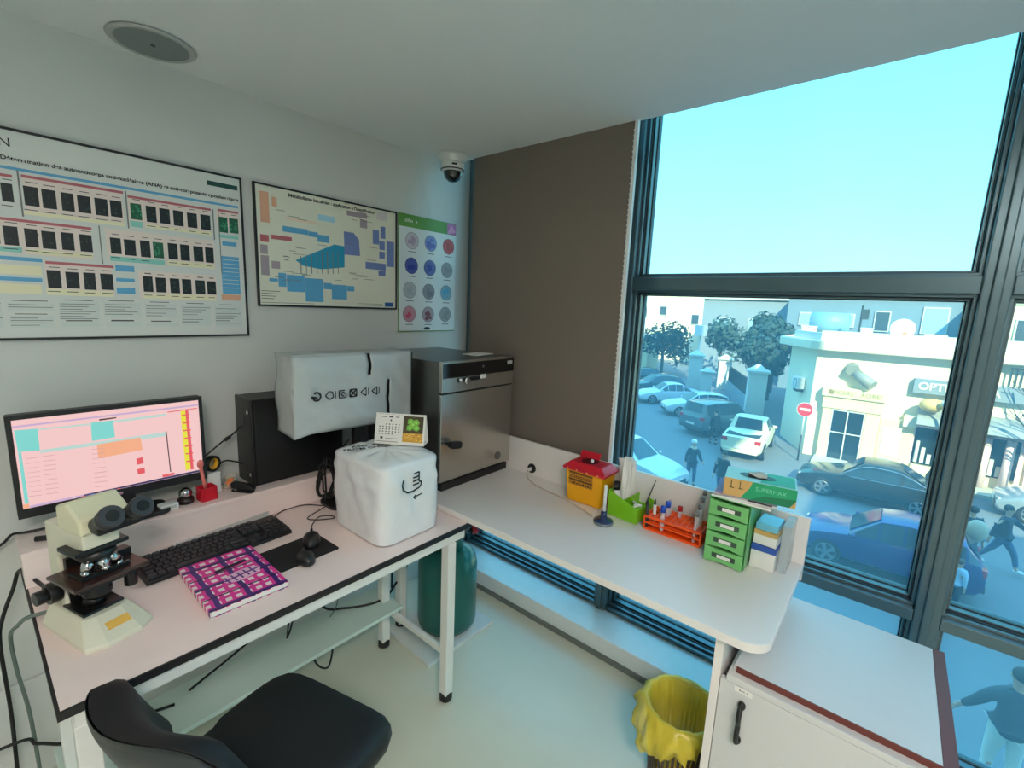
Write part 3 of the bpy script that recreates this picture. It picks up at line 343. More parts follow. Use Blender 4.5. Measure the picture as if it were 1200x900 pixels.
# ---------------------------------------------------------------- room shell
ZC = 2.34        # ceiling
XW = 1.96        # inner face of the window frames
S = -4.6         # street level
X0, Y0 = -2.3, -2.7
def sbox(name, m, *b, bevel=0.0):
    return struct(MB().box(*b).build(name, m, bevel=bevel))
sbox('floor', floor_m, X0 - .1, Y0 - .1, -0.12, XW + .18, 2.12, 0)
sbox('wall_left', white_paint, X0 - .1, 2.0, -0.12, 2.12, 2.12, 2.75)
sbox('wall_rear', white_paint, X0 - .12, Y0 - .1, -.12, X0, 2.0, 2.75)
sbox('wall_right', white_paint, X0, Y0 - .12, -.12, 2.12, Y0, 2.75)
cb = MB(); cb.box(X0, Y0, ZC, 1.815, 2.0, ZC + .1); cb.box(1.795, Y0, ZC + .1, 1.815, 2.0, 2.75)
struct(cb.build('ceiling', ceil_paint))
sbox('ceiling_slab', ceil_paint, X0 - .1, Y0 - .1, 2.75, 2.12, 2.12, 2.95)
# plinth and sill below the glazing, dark skirting line
sbox('wall_sill', mat('sill_paint', rgb(214, 222, 222), 0.3), 1.775, Y0, 0, XW + .16, 2.0, 0.10, bevel=0.004)
sbox('baseboard_window', mat('grey_skirting', rgb(104, 110, 106), 0.5), 1.762, Y0, 0, 1.775, 2.0, 0.022)
sbox('baseboard_desk', white_paint, X0, 1.982, 0, 1.762, 2.0, 0.35, bevel=0.004)

# ---------------------------------------------------------------- curtain wall: mullions, transoms, windows
MUL = [1.96, 0.98, -0.2, -1.38, -2.56]
gx = XW + 0.10           # glass line
k = 0
def trim(m, *b, bevel=0.003):
    global k
    k += 1
    return struct(MB().box(*b).build('trim_%d' % k, m, bevel=bevel))
for y in MUL:
    mb = MB()
    mb.box(XW, y - .033, .10, XW + .15, y + .033, 2.75)
    mb.box(XW - .012, y - .012, .10, XW, y + .012, 2.75)      # raised cover strip along the post
    k += 1
    struct(mb.build('trim_%d' % k, alu, bevel=0.004))
for (y1, y0) in zip(MUL[:-1], MUL[1:]):
    for z0, z1 in ((.10, .118), (.61, .652), (1.693, 1.747), (2.70, 2.75)):
        trim(alu, XW + .004, y0 + .0335, z0, XW + .15, y1 - .0335, z1)
wn = 0
def window(y0, y1, z0, z1):
    """one glazed light: stepped sash profile, gaskets and its pane"""
    global wn
    wn += 1
    def ring(mb, xa, xb, w, d):
        a0, a1, b0, b1 = y0 + d, y1 - d, z0 + d, z1 - d
        mb.box(xa, a0, b0, xb, a1, b0 + w); mb.box(xa, a0, b1 - w, xb, a1, b1)
        mb.box(xa, a0, b0 + w, xb, a0 + w, b1 - w); mb.box(xa, a1 - w, b0 + w, xb, a1, b1 - w)
    mb = MB()
    ring(mb, XW + .030, XW + .14, .010, 0)
    mb.mat = 1; ring(mb, XW + .045, XW + .135, .003, .010); mb.mat = 0
    ring(mb, XW + .060, XW + .13, .006, .013)
    mb.mat = 1; ring(mb, gx - .01, gx + .02, .003, .019)
    o = struct(mb.build('window_%d' % wn, [alu, gasket], bevel=0.001))
    MB().box(gx - .003, y0 + .0205, z0 + .0205, gx + .003, y1 - .0205, z1 - .0205).build('pane', glass_w, o)
for (y1, y0) in zip(MUL[:-1], MUL[1:]):
    for z0, z1 in ((.118, .61), (.652, 1.693), (1.747, 2.70)):
        window(y0 + .0335, y1 - .0335, z0, z1)

# ---------------------------------------------------------------- roller blind
bl = thing('roller_blind', 'taupe fabric roller blind drawn down in the window corner behind the steel oven', 'blind', (1.80, 1.36, .8))
fab = mat('taupe_blind_fabric', rgb(118, 108, 98), 0.85, vary=0.06, scale=220, bump=0.15)
MB().box(0.002, -.445, -.02, .006, .445, 1.539).build('fabric', fab, bl)
MB().rrect(-.004, -.035, .012, -.018, .005, -.445, .445, a='y').build('bottom_bar', alu, bl)
mb = MB(); mb.box(-.004, -.462, 0, .012, -.448, 1.539)
mb.build('side_guide', white_pl, bl)
mb = MB()
for i in range(60):
    mb.ball((-.012, -.452, 1.5 - i * .02), .0035, n=6, m=4)
mb.build('bead_chain', white_pl, bl)
# ---------------------------------------------------------------- desk with ledge
dk = thing('desk', 'white laboratory desk with black edge band and slim steel legs along the poster wall', 'desk', (0, 0, 0))
DT = 0.75
mb = MB(); mb.box(.056, 1.197, DT - .018, 1.224, 1.95, DT)
mb.build('tabletop', white_lam, dk)
mb = MB()
mb.box(.050, 1.191, DT - .0185, 1.230, 1.197, DT + .0005); mb.box(.050, 1.197, DT - .0185, .056, 1.95, DT + .0005); mb.box(1.224, 1.197, DT - .0185, 1.230, 1.95, DT + .0005)
mb.build('edge_band', black_edge, dk)
mb = MB()
mb.box(.075, 1.205, DT - .058, 1.205, 1.235, DT - .019); mb.box(.075, 1.66, DT - .058, 1.205, 1.69, DT - .019)
mb.box(.075, 1.236, DT - .058, .105, 1.659, DT - .019); mb.box(1.12, 1.236, DT - .058, 1.15, 1.659, DT - .019)
mb.build('apron', white_metal, dk)
for x, y in ((1.115, 1.192), (1.12, 1.627), (.072, 1.195), (.072, 1.627)):
    l = MB().box(x, y + .006, .03, x + .04, y + .046, DT - .058).build('leg', white_metal, dk, bevel=.003)
    MB().lathe([(.021, 0), (.026, .004), (.026, .03), (.022, .036)], (x + .02, y + .026, 0), 14).build('foot_cap', black_rub, l)
for x in (.085, 1.128):
    MB().box(x, 1.239, .195, x + .018, 1.632, .22).build('side_rail', white_metal, dk, bevel=.002)
mb = MB().box(.06, 1.555, .221, 1.175, 1.765, .237)
mb.build('lower_shelf', mat('cool_white_shelf', rgb(196, 216, 208), .4, vary=.015), dk, bevel=.002)
# the ledge along the wall
ld = thing('desk_ledge', 'low white box ledge standing along the rear of the desk under the monitor', 'shelf', (0, 0, DT))
MB().box(.052, 1.79, .002, .99, 1.935, .092).build('body', white_lam, ld)
MB().box(.050, 1.786, .093, .992, 1.937, .11).build('top', white_lam, ld, bevel=.002)

# ---------------------------------------------------------------- side worktop
WT = 0.777
wt_lam = mat('worktop_laminate', rgb(230, 224, 220), .35, vary=.015)
wt = thing('worktop', 'long white worktop with rounded end and low rear panel in front of the windows', 'worktop', (0, 0, 0))
mb = MB()
pts = [(1.21, 1.995), (1.21, .205)]
for i in range(1, 8):
    t = i / 8 * PI / 2
    pts.append((1.275 - .065 * math.cos(t), .205 - .065 * math.sin(t)))
pts += [(1.275, .14), (1.758, .14), (1.758, 1.995)]
mb.prism(pts, 'z', WT - .025, WT)
mb.build('top', wt_lam, wt, bevel=.002)
MB().box(1.7585, .14, WT - .06, 1.7745, 1.995, .942).build('rear_panel', wt_lam, wt, bevel=.0015)
MB().box(1.255, .248, 0, 1.755, .270, WT - .0255).build('support_panel', wt_lam, wt, bevel=.001)
l = MB().box(1.25, 1.68, .03, 1.29, 1.72, WT - .0255).build('leg', white_metal, wt, bevel=.003)
MB().lathe([(.021, 0), (.026, .004), (.026, .03), (.022, .036)], (1.27, 1.70, 0), 14).build('foot_cap', black_rub, l)

# ---------------------------------------------------------------- cabinet
cab_lam = mat('cabinet_laminate', rgb(206, 206, 206), .4, vary=.015)
cn = thing('cabinet', 'low white cabinet with black handle and brown edged loose top beside the worktop end', 'cabinet', (0, 0, 0))
MB().box(1.278, -.225, 0.02, 1.752, .232, .632).build('body', cab_lam, cn, bevel=.001)
MB().box(1.30, -.21, 0, 1.74, .22, .019).build('plinth', dark_pl, cn)
dr = MB().box(1.258, -.225, .025, 1.2765, .2465, .612).build('door', cab_lam, cn, bevel=.0015)
MB().box(1.258, -.225, .614, 1.2775, .232, .632).build('top_rail', cab_lam, cn, bevel=.001)
mb = MB()
hp = [(1.254, .186, .567), (1.236, .186, .560), (1.232, .186, .535), (1.238, .186, .515), (1.232, .186, .490), (1.236, .186, .465), (1.254, .186, .458)]
mb.tube(hp, .0065, 10)
mb.ball((1.2525, .186, .565), .010, .010, .012); mb.ball((1.2525, .186, .460), .010, .010, .012)
mb.build('handle', black_pl, dr)
lb = MB().box(1.2572, .165, .596, 1.2578, .209, .611).build('name_label', paper, dr)
text('lettering', 'BAC 3', .008, ink, lb, M_face_nx(1.257, .187, .6035))
bd = MB().box(1.284, -.205, .6325, 1.762, .222, .6495).build('loose_top', cab_lam, cn, bevel=.001)
br_edge = mat('brown_edge_tape', rgb(108, 52, 44), 0.5)
MB().box(1.281, -.205, .6325, 1.2838, .215, .650).build('edge_tape', br_edge, cn)
MB().box(1.281, -.232, .6325, 1.765, -.2055, .650).build('edge_tape', br_edge, cn)

# ---------------------------------------------------------------- posters
def add_rects(mb, items, y, zoff=0.0, table=C_, step=0.00006):
    for i, it in enumerate(items):
        d = y - 0.0002 - i * step * 0.05 - step
        mb.col = table[it[-1]]
        if isinstance(it[0], tuple):
            p = it[:-1]
            mb.add([(a, d, b) for a, b in p], [tuple(range(len(p)))])
        else:
            a, b, c, e, _ = it
            mb.add([(a, d, b), (c, d, b), (c, d, e), (a, d, e)], [(0, 1, 2, 3)])
def frame_ring(x0, x1, z0, z1, w, ya, yb):
    mb = MB()
    mb.box(x0, ya, z0, x1, yb, z0 + w); mb.box(x0, ya, z1 - w, x1, yb, z1)
    mb.box(x0, ya, z0 + w, x0 + w, yb, z1 - w); mb.box(x1 - w, ya, z0 + w, x1, yb, z1 - w)
    return mb
p1 = thing('wall_poster', 'large black framed poster with rows of dark microscope photos above the lit monitor', 'poster', (0, 0, 0))
frame_ring(-.30, .748, 1.438, 2.031, .007, 1.985, 1.998).build('frame', black_edge, p1)
sh = mat('poster_paper_grey', rgb(214, 216, 212), 0.3, vary=0.01)
MB().box(-.294, 1.9885, 1.444, .742, 1.996, 2.025).build('backing', sh, p1)
mb = MB(); add_rects(mb, P1, 1.9885)
mb.build('printed_chart', print_m, p1, colors=True)
text('lettering', 'Détermination des autoanticorps anti-nucléaires (ANA) et anti-composants cytoplasmiques', .0155, ink, p1, M_face_ny(.735, 1.988, 1.949), align='RIGHT', bold=.0004, xscale=1.06)
text('lettering', 'N', .034, ink, p1, M_face_ny(.138, 1.988, 1.99))
p2 = thing('wall_poster', 'middle framed poster of a branching blue and orange metabolism chart on cream paper', 'poster', (0, 0, 0))
frame_ring(.789, 1.455, 1.556, 2.031, .007, 1.985, 1.998).build('frame', black_edge, p2)
MB().box(.795, 1.9885, 1.562, 1.449, 1.996, 2.025).build('backing', mat('poster_paper_cream', rgb(226, 224, 206), 0.35, vary=.01), p2)
mb = MB(); add_rects(mb, P2, 1.9885)
mb.build('printed_chart', print_m, p2, colors=True)
text('lettering', 'Métabolisme bactérien : application à l’identification', .0195, ink, p2, M_face_ny(1.128, 1.988, 2.006), bold=.0004)
p3 = thing('wall_poster', 'narrow green headed poster of twelve stained cell circles next to the blind', 'poster', (0, 0, 0))
gpr = mat('green_poster_edge', rgb(98, 140, 62), 0.5)
MB().box(1.462, 1.988, 1.442, 1.856, 1.998, 2.034).build('backing', mat('poster_paper_white', rgb(218, 222, 222), 0.4, vary=.01), p3)
mb = MB()
mb.col = rgb(96, 148, 62); mb.quad((1.462, 1.9876, 1.972), (1.856, 1.9876, 1.972), (1.856, 1.9876, 2.034), (1.462, 1.9876, 2.034)); mb.quad((1.462, 1.9876, 1.442), (1.468, 1.9876, 1.442), (1.468, 1.9876, 1.972), (1.462, 1.9876, 1.972))
mb.quad((1.468, 1.9876, 1.442), (1.856, 1.9876, 1.442), (1.856, 1.9876, 1.446), (1.468, 1.9876, 1.446))
mb.col = rgb(190, 110, 165); mb.quad((1.79, 1.9873, 1.974), (1.856, 1.9873, 1.974), (1.856, 1.9873, 2.03), (1.79, 1.9873, 2.03))
mb.col = rgb(225, 150, 190); mb.add([(1.79, 1.9872, 1.975), (1.856, 1.9872, 1.99), (1.82, 1.9872, 2.025)], [(0, 1, 2)])
cc = [(196, 186, 196), (130, 145, 200), (190, 78, 84), (74, 84, 160), (90, 100, 160), (150, 152, 156), (172, 178, 182), (140, 140, 148), (128, 170, 190), (190, 140, 152), (165, 150, 156), (150, 152, 156)]
c2 = [(170, 150, 170), (95, 105, 180), (170, 60, 70), (50, 60, 150), (60, 70, 150), (140, 140, 145), (160, 168, 172), (120, 120, 130), (90, 165, 200), (205, 80, 110), (130, 70, 85), (138, 140, 145)]
rng = random.Random(3)
for (cx, cz), a, b in zip(P3C, cc, c2):
    R_ = .040
    mb.col = rgb(90, 90, 95); mb.add([(cx + R_ * 1.05 * math.cos(t * PI / 12), 1.9875, cz + R_ * 1.05 * math.sin(t * PI / 12)) for t in range(24)], [tuple(range(24))])
    mb.col = rgb(*a); mb.add([(cx + R_ * math.cos(t * PI / 12), 1.9873, cz + R_ * math.sin(t * PI / 12)) for t in range(24)], [tuple(range(24))])
    for q in range(9):
        an = rng.uniform(0, 6.28); d = rng.uniform(0, .025); r_ = rng.uniform(.005, .013)
        mb.col = rgb(*b)
        mb.add([(cx + d * math.cos(an) + r_ * math.cos(t * PI / 4), 1.9871 - q * .00001, cz + d * math.sin(an) * .9 - .004 + r_ * math.sin(t * PI / 4)) for t in range(8)], [tuple(range(8))])
    mb.col = rgb(70, 70, 80); mb.quad((cx - .024, 1.9873, cz - .056), (cx + .024, 1.9873, cz - .056), (cx + .024, 1.9873, cz - .0525), (cx - .024, 1.9873, cz - .0525))
mb.col = rgb(40, 40, 44); mb.add([(1.655 + .022 * math.cos(t * PI / 8), 1.9873, 1.458 + .008 * math.sin(t * PI / 8)) for t in range(16)], [tuple(range(16))])
mb.build('printed_chart', print_m, p3, colors=True)
text('lettering', 'alifax  x', .026, paper, p3, M_face_ny(1.545, 1.9874, 2.004))

# ---------------------------------------------------------------- ceiling things
sp = thing('ceiling_speaker', 'round flat grey speaker grille set flush in the ceiling', 'speaker', (.495, 1.965, ZC))
sp.location = (.47, 1.86, ZC)
MB().lathe([(.108, -.001), (.112, -.004), (.104, -.009), (.094, -.007)], n=40, capt=True, capb=True).build('rim', mat('speaker_rim', rgb(178, 180, 178), .5), sp)
mb = MB(); mb.lathe([(.0, -.0095), (.093, -.0075)], n=40, capb=False, capt=False)
gm = mat('speaker_mesh', rgb(128, 136, 136), .6, vary=.3, scale=400)
mb.build('grille', gm, sp)
MB().cyl((0, -.005, -.011), (0, -.005, -.0085), .006).build('centre_screw', dark_pl, sp)

dm = thing('dome_camera', 'white dome security camera with dark bubble under the ceiling corner', 'security camera', (1.705, 1.86, ZC))
MB().lathe([(.072, 0), (.082, -.004), (.082, -.014), (.058, -.034), (.052, -.04)], n=8, capb=True, capt=True).build('mounting_plate', white_pl, dm)
MB().lathe([(.050, -.038), (.058, -.044), (.060, -.066), (.057, -.078), (.046, -.082)], n=32).build('housing', white_pl, dm)
MB().lathe([(.0455, -.080), (.045, -.098), (.036, -.117), (.020, -.129), (.004, -.133)], n=28, capb=False).build('dome', mat('dark_dome', rgb(10, 11, 14), .05, coat=1), dm)
MB().lathe([(.0585, -.071), (.061, -.0725), (.061, -.075), (.0585, -.0765)], n=32).build('seam_ring', dark_pl, dm)
a_ = math.atan2(-1.86, -1.705)
lb = MB(); lb.M = Matrix.Rotation(a_ + .15, 4, 'Z'); lb.box(.0585, -.013, -.061, .0605, .013, -.052); lb.build('badge', black_pl, dm)

# ---------------------------------------------------------------- monitor
mo = thing('monitor', 'black widescreen monitor showing a pink lab software window on the desk ledge', 'monitor', (.294, 1.86, .86))
def loc(mb, o): mb.M = Matrix.Translation(-Vector(o.location)); return mb
mb = loc(MB(), mo); mb.rrect(.0585, .938, .5295, 1.2405, .006, 1.858, 1.885, a='y'); mb.rrect(.12, .98, .47, 1.20, .02, 1.885, 1.905, a='y')
mb.build('casing', black_pl, mo, bevel=.002)
mb = loc(MB(), mo)
mb.box(.0585, 1.850, .938, .5295, 1.858, .966); mb.box(.0585, 1.850, 1.2275, .5295, 1.858, 1.2405); mb.box(.0585, 1.850, .966, .0705, 1.858, 1.2275); mb.box(.5185, 1.850, .966, .5295, 1.858, 1.2275)
bz = mb.build('bezel', black_pl, mo)
lg = loc(MB(), mo); lg.cyl((.287, 1.8485, .952), (.287, 1.8505, .952), .0055, n=20); lg.build('round_logo', chrome, bz)
SCOL = {'0': rgb(252, 206, 205), 't': rgb(130, 220, 212), 'c': rgb(190, 222, 215), 'o': rgb(252, 178, 138), 'r': rgb(236, 92, 100), 'y': rgb(238, 232, 60), 'k': rgb(70, 40, 50), 'v': rgb(206, 176, 215),
        'n': rgb(40, 40, 90), 'w': rgb(240, 240, 245), 'b': rgb(90, 150, 230), 'x': rgb(225, 170, 172)}
mb = loc(MB(), mo); mb.box(.0705, 1.852, .966, .5185, 1.8575, 1.2275)
mb.c = [SCOL['0']] * len(mb.f)
SCF = []
for it in SC:
    if it[-1] == 'n': it = ((.20, .972), (.517, .974), (.517, .967), (.20, .967), 'n')
    SCF.append(tuple((min(.518, max(.071, a)), min(1.227, max(.9665, b))) for a, b in it[:-1]) + (it[-1],))
add_rects(mb, SCF, 1.8518, table=SCOL)
mb.build('screen', screen_m, mo, colors=True)
mb = loc(MB(), mo); mb.box(.262, 1.888, .87, .33, 1.905, 1.05); mb.build('stand_neck', black_pl, mo, bevel=.004)
mb = loc(MB(), mo); mb.rrect(.18, 1.805, .41, 1.93, .03, .8605, .874); mb.build('stand_foot', black_pl, mo, bevel=.003)

# ---------------------------------------------------------------- computer tower
pc = thing('computer_tower', 'black desktop computer tower half hidden behind the plastic covered monitor', 'computer', (.85, 1.89, .86))
mb = loc(MB(), pc); mb.box(.694, 1.842, .862, 1.06, 1.99, 1.205); mb.build('casing', mat('black_case_steel', rgb(16, 17, 18), .45), pc, bevel=.004)
mb = loc(MB(), pc); mb.box(.682, 1.84, .861, .6935, 1.992, 1.207); fb = mb.build('front_bezel', black_pl, pc, bevel=.004)
for z in (1.155, .905):
    mb = loc(MB(), pc); mb.cyl((.6815, 1.865, z), (.6785, 1.865, z), .008, n=16); mb.build('button', chrome, fb)
mb = loc(MB(), pc); mb.box(.680, 1.90, 1.10, .6818, 1.975, 1.13); mb.build('drive_slot', dark_pl, fb)

# ---------------------------------------------------------------- plastic covered monitor
cm = thing('monitor', 'monitor wrapped in torn translucent white plastic with a row of recycling symbols', 'monitor', (1.0, 1.66, DT))
mb = loc(MB(), cm); mb.box(.775, 1.615, 1.10, 1.268, 1.655, 1.385); mb.box(.84, 1.655, 1.14, 1.2, 1.69, 1.34); mb.build('casing', black_pl, cm, bevel=.004)
mb = loc(MB(), cm); mb.box(1.03, 1.70, .765, 1.10, 1.725, 1.24); mb.box(1.03, 1.69, 1.15, 1.10, 1.70, 1.24); mb.build('stand_neck', black_pl, cm, bevel=.004)
mb = loc(MB(), cm); mb.rrect(.90, 1.645, 1.23, 1.775, .03, .7505, .765); mb.build('stand_foot', black_pl, cm, bevel=.003)
film = mat('white_plastic_film', rgb(178, 184, 184), .25, vary=.14, scale=7, bump=.9, alpha=.97)
# bag: front, left and top sheets with folds, open at the right end
rng = random.Random(11)
def sheet(P, nu, nv, amp, seed, skip=None):
    r = random.Random(seed)
    ph = [r.uniform(0, 6.28) for _ in range(8)]; fr = [r.uniform(2, 9) for _ in range(8)]; gr_ = [r.uniform(2, 9) for _ in range(8)]
    vs = []; fs = []
    for j in range(nv + 1):
        for i in range(nu + 1):
            u, v = i / nu, j / nv
            d = sum(math.sin(fr[q] * u + gr_[q] * v * (1 if q % 2 else -1) + ph[q]) for q in range(8)) / 8 * amp
            d += sum(abs(math.sin(1.7 * fr[q] * u + 2.1 * gr_[q] * v + ph[q])) for q in range(4)) / 4 * amp * .6
            vs.append(P(u, v, d))
    for j in range(nv):
        for i in range(nu):
            if skip and skip((i + .5) / nu, (j + .5) / nv): continue
            a = j * (nu + 1) + i
            fs.append((a, a + 1, a + nu + 2, a + nu + 1))
    return vs, fs
def edge_damp(u, v): return min(1, 8 * min(u, 1 - u, v, 1 - v) + .15)
mb = loc(MB(), cm); mb.smooth = True
def zt(u): return 1.394 - .006 * u
def zb(u): return 1.105 - .012 * u - .012 * max(0, .12 - u) / .12
mb.add(*sheet(lambda u, v, d: (.735 + .515 * u, 1.603 - d * edge_damp(u, v), zb(u) + (zt(u) - zb(u)) * v), 40, 24, .02, 5,
              skip=lambda u, v: (abs(u - (.585 + .028 * (1 - v))) < .014 and v > .70) or (abs(u - .758) < .013 and .03 < v < .62)))
mb.add(*sheet(lambda u, v, d: (.735 + d * .3 + .004 * math.sin(9 * v), 1.603 + .14 * u, zb(0) + .01 * u + (zt(0) - zb(0) - .01 * u) * v), 10, 20, .02, 6))
mb.add(*sheet(lambda u, v, d: (.735 + .515 * u, 1.603 + .14 * v, zt(u) + d * .25 * edge_damp(u, v)), 30, 10, .02, 8))
mb.build('plastic_cover', film, cm, solid=.0012)
# printed recycling marks
mb = loc(MB(), cm); yy = 1.5885
def stroke(mb, pts, w, y):
    for (a, b), (c, d) in zip(pts[:-1], pts[1:]):
        L = math.hypot(c - a, d - b) or 1e-6
        nx, nz = -(d - b) / L * w / 2, (c - a) / L * w / 2
        mb.box(0, 0, 0, 0, 0, 0) if False else mb.add([(a - nx, y, b - nz), (c - nx, y, d - nz), (c + nx, y, d + nz), (a + nx, y, b + nz), (a - nx, y + .001, b - nz), (c - nx, y + .001, d - nz), (c + nx, y + .001, d + nz), (a + nx, y + .001, b + nz)],
               [(0, 1, 2, 3), (4, 7, 6, 5), (0, 4, 5, 1), (1, 5, 6, 2), (2, 6, 7, 3), (3, 7, 4, 0)])
def arc(cx, cz, r, a0, a1, n=12): return [(cx + r * math.cos(math.radians(a0 + (a1 - a0) * i / n)), cz + r * math.sin(math.radians(a0 + (a1 - a0) * i / n))) for i in range(n + 1)]
xs = [.815, .866, .917, .962, 1.012, 1.062]; zc = lambda x: 1.244 - (x - .81) * .02
stroke(mb, arc(xs[0], zc(xs[0]), .015, -170, 130), .007, yy); stroke(mb, [(xs[0] - .02, zc(xs[0])), (xs[0] + .002, zc(xs[0]) - .006)], .009, yy)
x = xs[1]; stroke(mb, [(x - .018, zc(x)), (x - .004, zc(x) + .015), (x + .010, zc(x) + .012), (x + .014, zc(x) - .008), (x - .002, zc(x) - .015), (x - .018, zc(x))], .004, yy); stroke(mb, [(x + .022, zc(x) - .014), (x + .022, zc(x) + .014)], .003, yy)
x = xs[2]; stroke(mb, [(x + .010, zc(x) + .014), (x - .014, zc(x) + .014), (x - .014, zc(x) - .014), (x + .014, zc(x) - .014), (x + .014, zc(x) + .004)], .004, yy); stroke(mb, arc(x + .002, zc(x), .007, 0, 300), .004, yy)
x = xs[3]; stroke(mb, [(x - .014, zc(x) - .014), (x + .014, zc(x) - .014), (x + .014, zc(x) + .014), (x - .014, zc(x) + .014), (x - .014, zc(x) - .014)], .005, yy); stroke(mb, [(x - .012, zc(x) - .012), (x + .012, zc(x) + .012)], .005, yy); stroke(mb, [(x - .012, zc(x) + .012), (x + .012, zc(x) - .012)], .005, yy)
for x in xs[4:]:
    stroke(mb, [(x - .018, zc(x)), (x + .006, zc(x) + .016), (x + .006, zc(x) - .016), (x - .018, zc(x))], .004, yy); stroke(mb, [(x + .016, zc(x) - .014), (x + .016, zc(x) + .014)], .003, yy)
mb.build('printed_symbols', ink, cm)

# ---------------------------------------------------------------- oven / incubator
ov = thing('laboratory_oven', 'stainless steel laboratory oven with black control strip in the corner of the worktop', 'oven', (1.53, 1.72, WT))
mb = loc(MB(), ov); mb.box(1.288, 1.462, .812, 1.745, 1.99, 1.352); mb.build('casing', dark_steel, ov, bevel=.004)
mb = loc(MB(), ov); mb.box(1.284, 1.44, 1.222, 1.752, 1.4615, 1.355); cp = mb.build('control_panel', steel, ov, bevel=.002)
mb = loc(MB(), ov); mb.box(1.288, 1.4385, 1.284, 1.748, 1.440, 1.346); mb.build('display_strip', mat('black_gloss_panel', rgb(10, 11, 16), .08, coat=.5), cp)
mb = loc(MB(), ov); mb.box(1.70, 1.4378, 1.318, 1.736, 1.4384, 1.336); lb = mb.build('maker_plate', mat('grey_plate', rgb(170, 172, 172), .4), cp)
mb = loc(MB(), ov); mb.box(1.37, 1.4385, 1.262, 1.51, 1.44, 1.280); mb.build('knob_strip', black_pl, cp)
mb = loc(MB(), ov); mb.cyl((1.425, 1.4395, 1.266), (1.425, 1.425, 1.266), .017, .014, n=24); mb.cyl((1.425, 1.4255, 1.266), (1.425, 1.421, 1.266), .010, n=20); mb.build('control_knob', chrome, cp)
mb = loc(MB(), ov); mb.cyl((1.387, 1.4395, 1.271), (1.387, 1.433, 1.271), .007, n=14); mb.build('push_button', white_pl, cp)
mb = loc(MB(), ov); mb.box(1.515, 1.4385, 1.265, 1.552, 1.44, 1.288); mb.build('rating_label', paper, cp)
mb = loc(MB(), ov); mb.cyl((1.53, 1.4384, 1.322), (1.53, 1.4374, 1.322), .006, n=14); mb.build('emblem', chrome, cp)
mb = loc(MB(), ov); mb.box(1.284, 1.444, .822, 1.752, 1.4615, 1.214); dr = mb.build('door', steel, ov, bevel=.003)
mb = loc(MB(), ov); mb.box(1.286, 1.446, 1.215, 1.75, 1.461, 1.221); mb.build('door_seal', gasket, ov)
mb = loc(MB(), ov); mb.cyl((1.312, 1.4435, 1.0), (1.312, 1.415, 1.0), .009, n=14); mb.M = mb.M @ Matrix.Translation((1.312, 1.405, 1.0)) @ Matrix.Rotation(.15, 4, 'Y'); mb.rrect(-.012, -.016, .055, .016, .014, -.012, .012, a='y'); mb.build('latch_handle', black_pl, dr, bevel=.003)
mb = loc(MB(), ov); mb.cyl((1.66, 1.4435, .865), (1.66, 1.441, .865), .020, n=24); mb.build('round_plate', dark_steel, dr)
mb = loc(MB(), ov); mb.box(1.30, 1.452, WT + .001, 1.738, 1.96, .8115); mb.build('base', black_pl, ov)
mb = loc(MB(), ov); mb.M = mb.M @ Matrix.Translation((1.66, 1.60, 1.3535)) @ Matrix.Rotation(.15, 4, 'Z'); mb.box(-.07, -.045, 0, .07, .045, .003)
tag(mb.build('paper_sheet', paper), 'white paper sheet lying on top of the steel oven', 'paper'); bpy.data.objects['paper_sheet'].location = ov.location

# ---------------------------------------------------------------- plastic covered device on the desk
cx = thing('covered_instrument', 'boxy instrument hidden under a thin white plastic bag on the desk corner', 'instrument', (.99, 1.44, DT))
mb = loc(MB(), cx)
body_m = mat('instrument_shell', rgb(212, 216, 216), .4)
def oct_ring(x0, x1, y0, y1, c, z): return [(x0 + c, y0, z), (x1 - c, y0, z), (x1, y0 + c, z), (x1, y1 - c, z), (x1 - c, y1, z), (x0 + c, y1, z), (x0, y1 - c, z), (x0, y0 + c, z)]
bt = oct_ring(.872, 1.12, 1.272, 1.58, .03, DT + .003); tp = oct_ring(.872, 1.12, 1.272, 1.58, .03, DT + .27)
mb.add(bt + tp, [tuple(range(8))[::-1], tuple(range(8, 16))] + [(i, (i + 1) % 8, 8 + (i + 1) % 8, 8 + i) for i in range(8)])
mb.build('casing', dark_pl, cx)
mb = loc(MB(), cx); mb.smooth = True
rng = random.Random(21)
NU, NV = 72, 34
vs, fs = [], []
def bagring(t):   # rounded rectangle perimeter, t in 0..1
    x0, x1, y0, y1, c = .862, 1.130, 1.262, 1.590, .045
    pts = []
    a = 2 * PI * t
    # superellipse
    cxm, cym, rx, ry = (x0 + x1) / 2, (y0 + y1) / 2, (x1 - x0) / 2, (y1 - y0) / 2
    n_ = 7.0
    ca, sa = math.cos(a), math.sin(a)
    r = (abs(ca) ** n_ + abs(sa) ** n_) ** (-1 / n_)
    return cxm + rx * r * ca, cym + ry * r * sa, cxm, cym
HB = .295
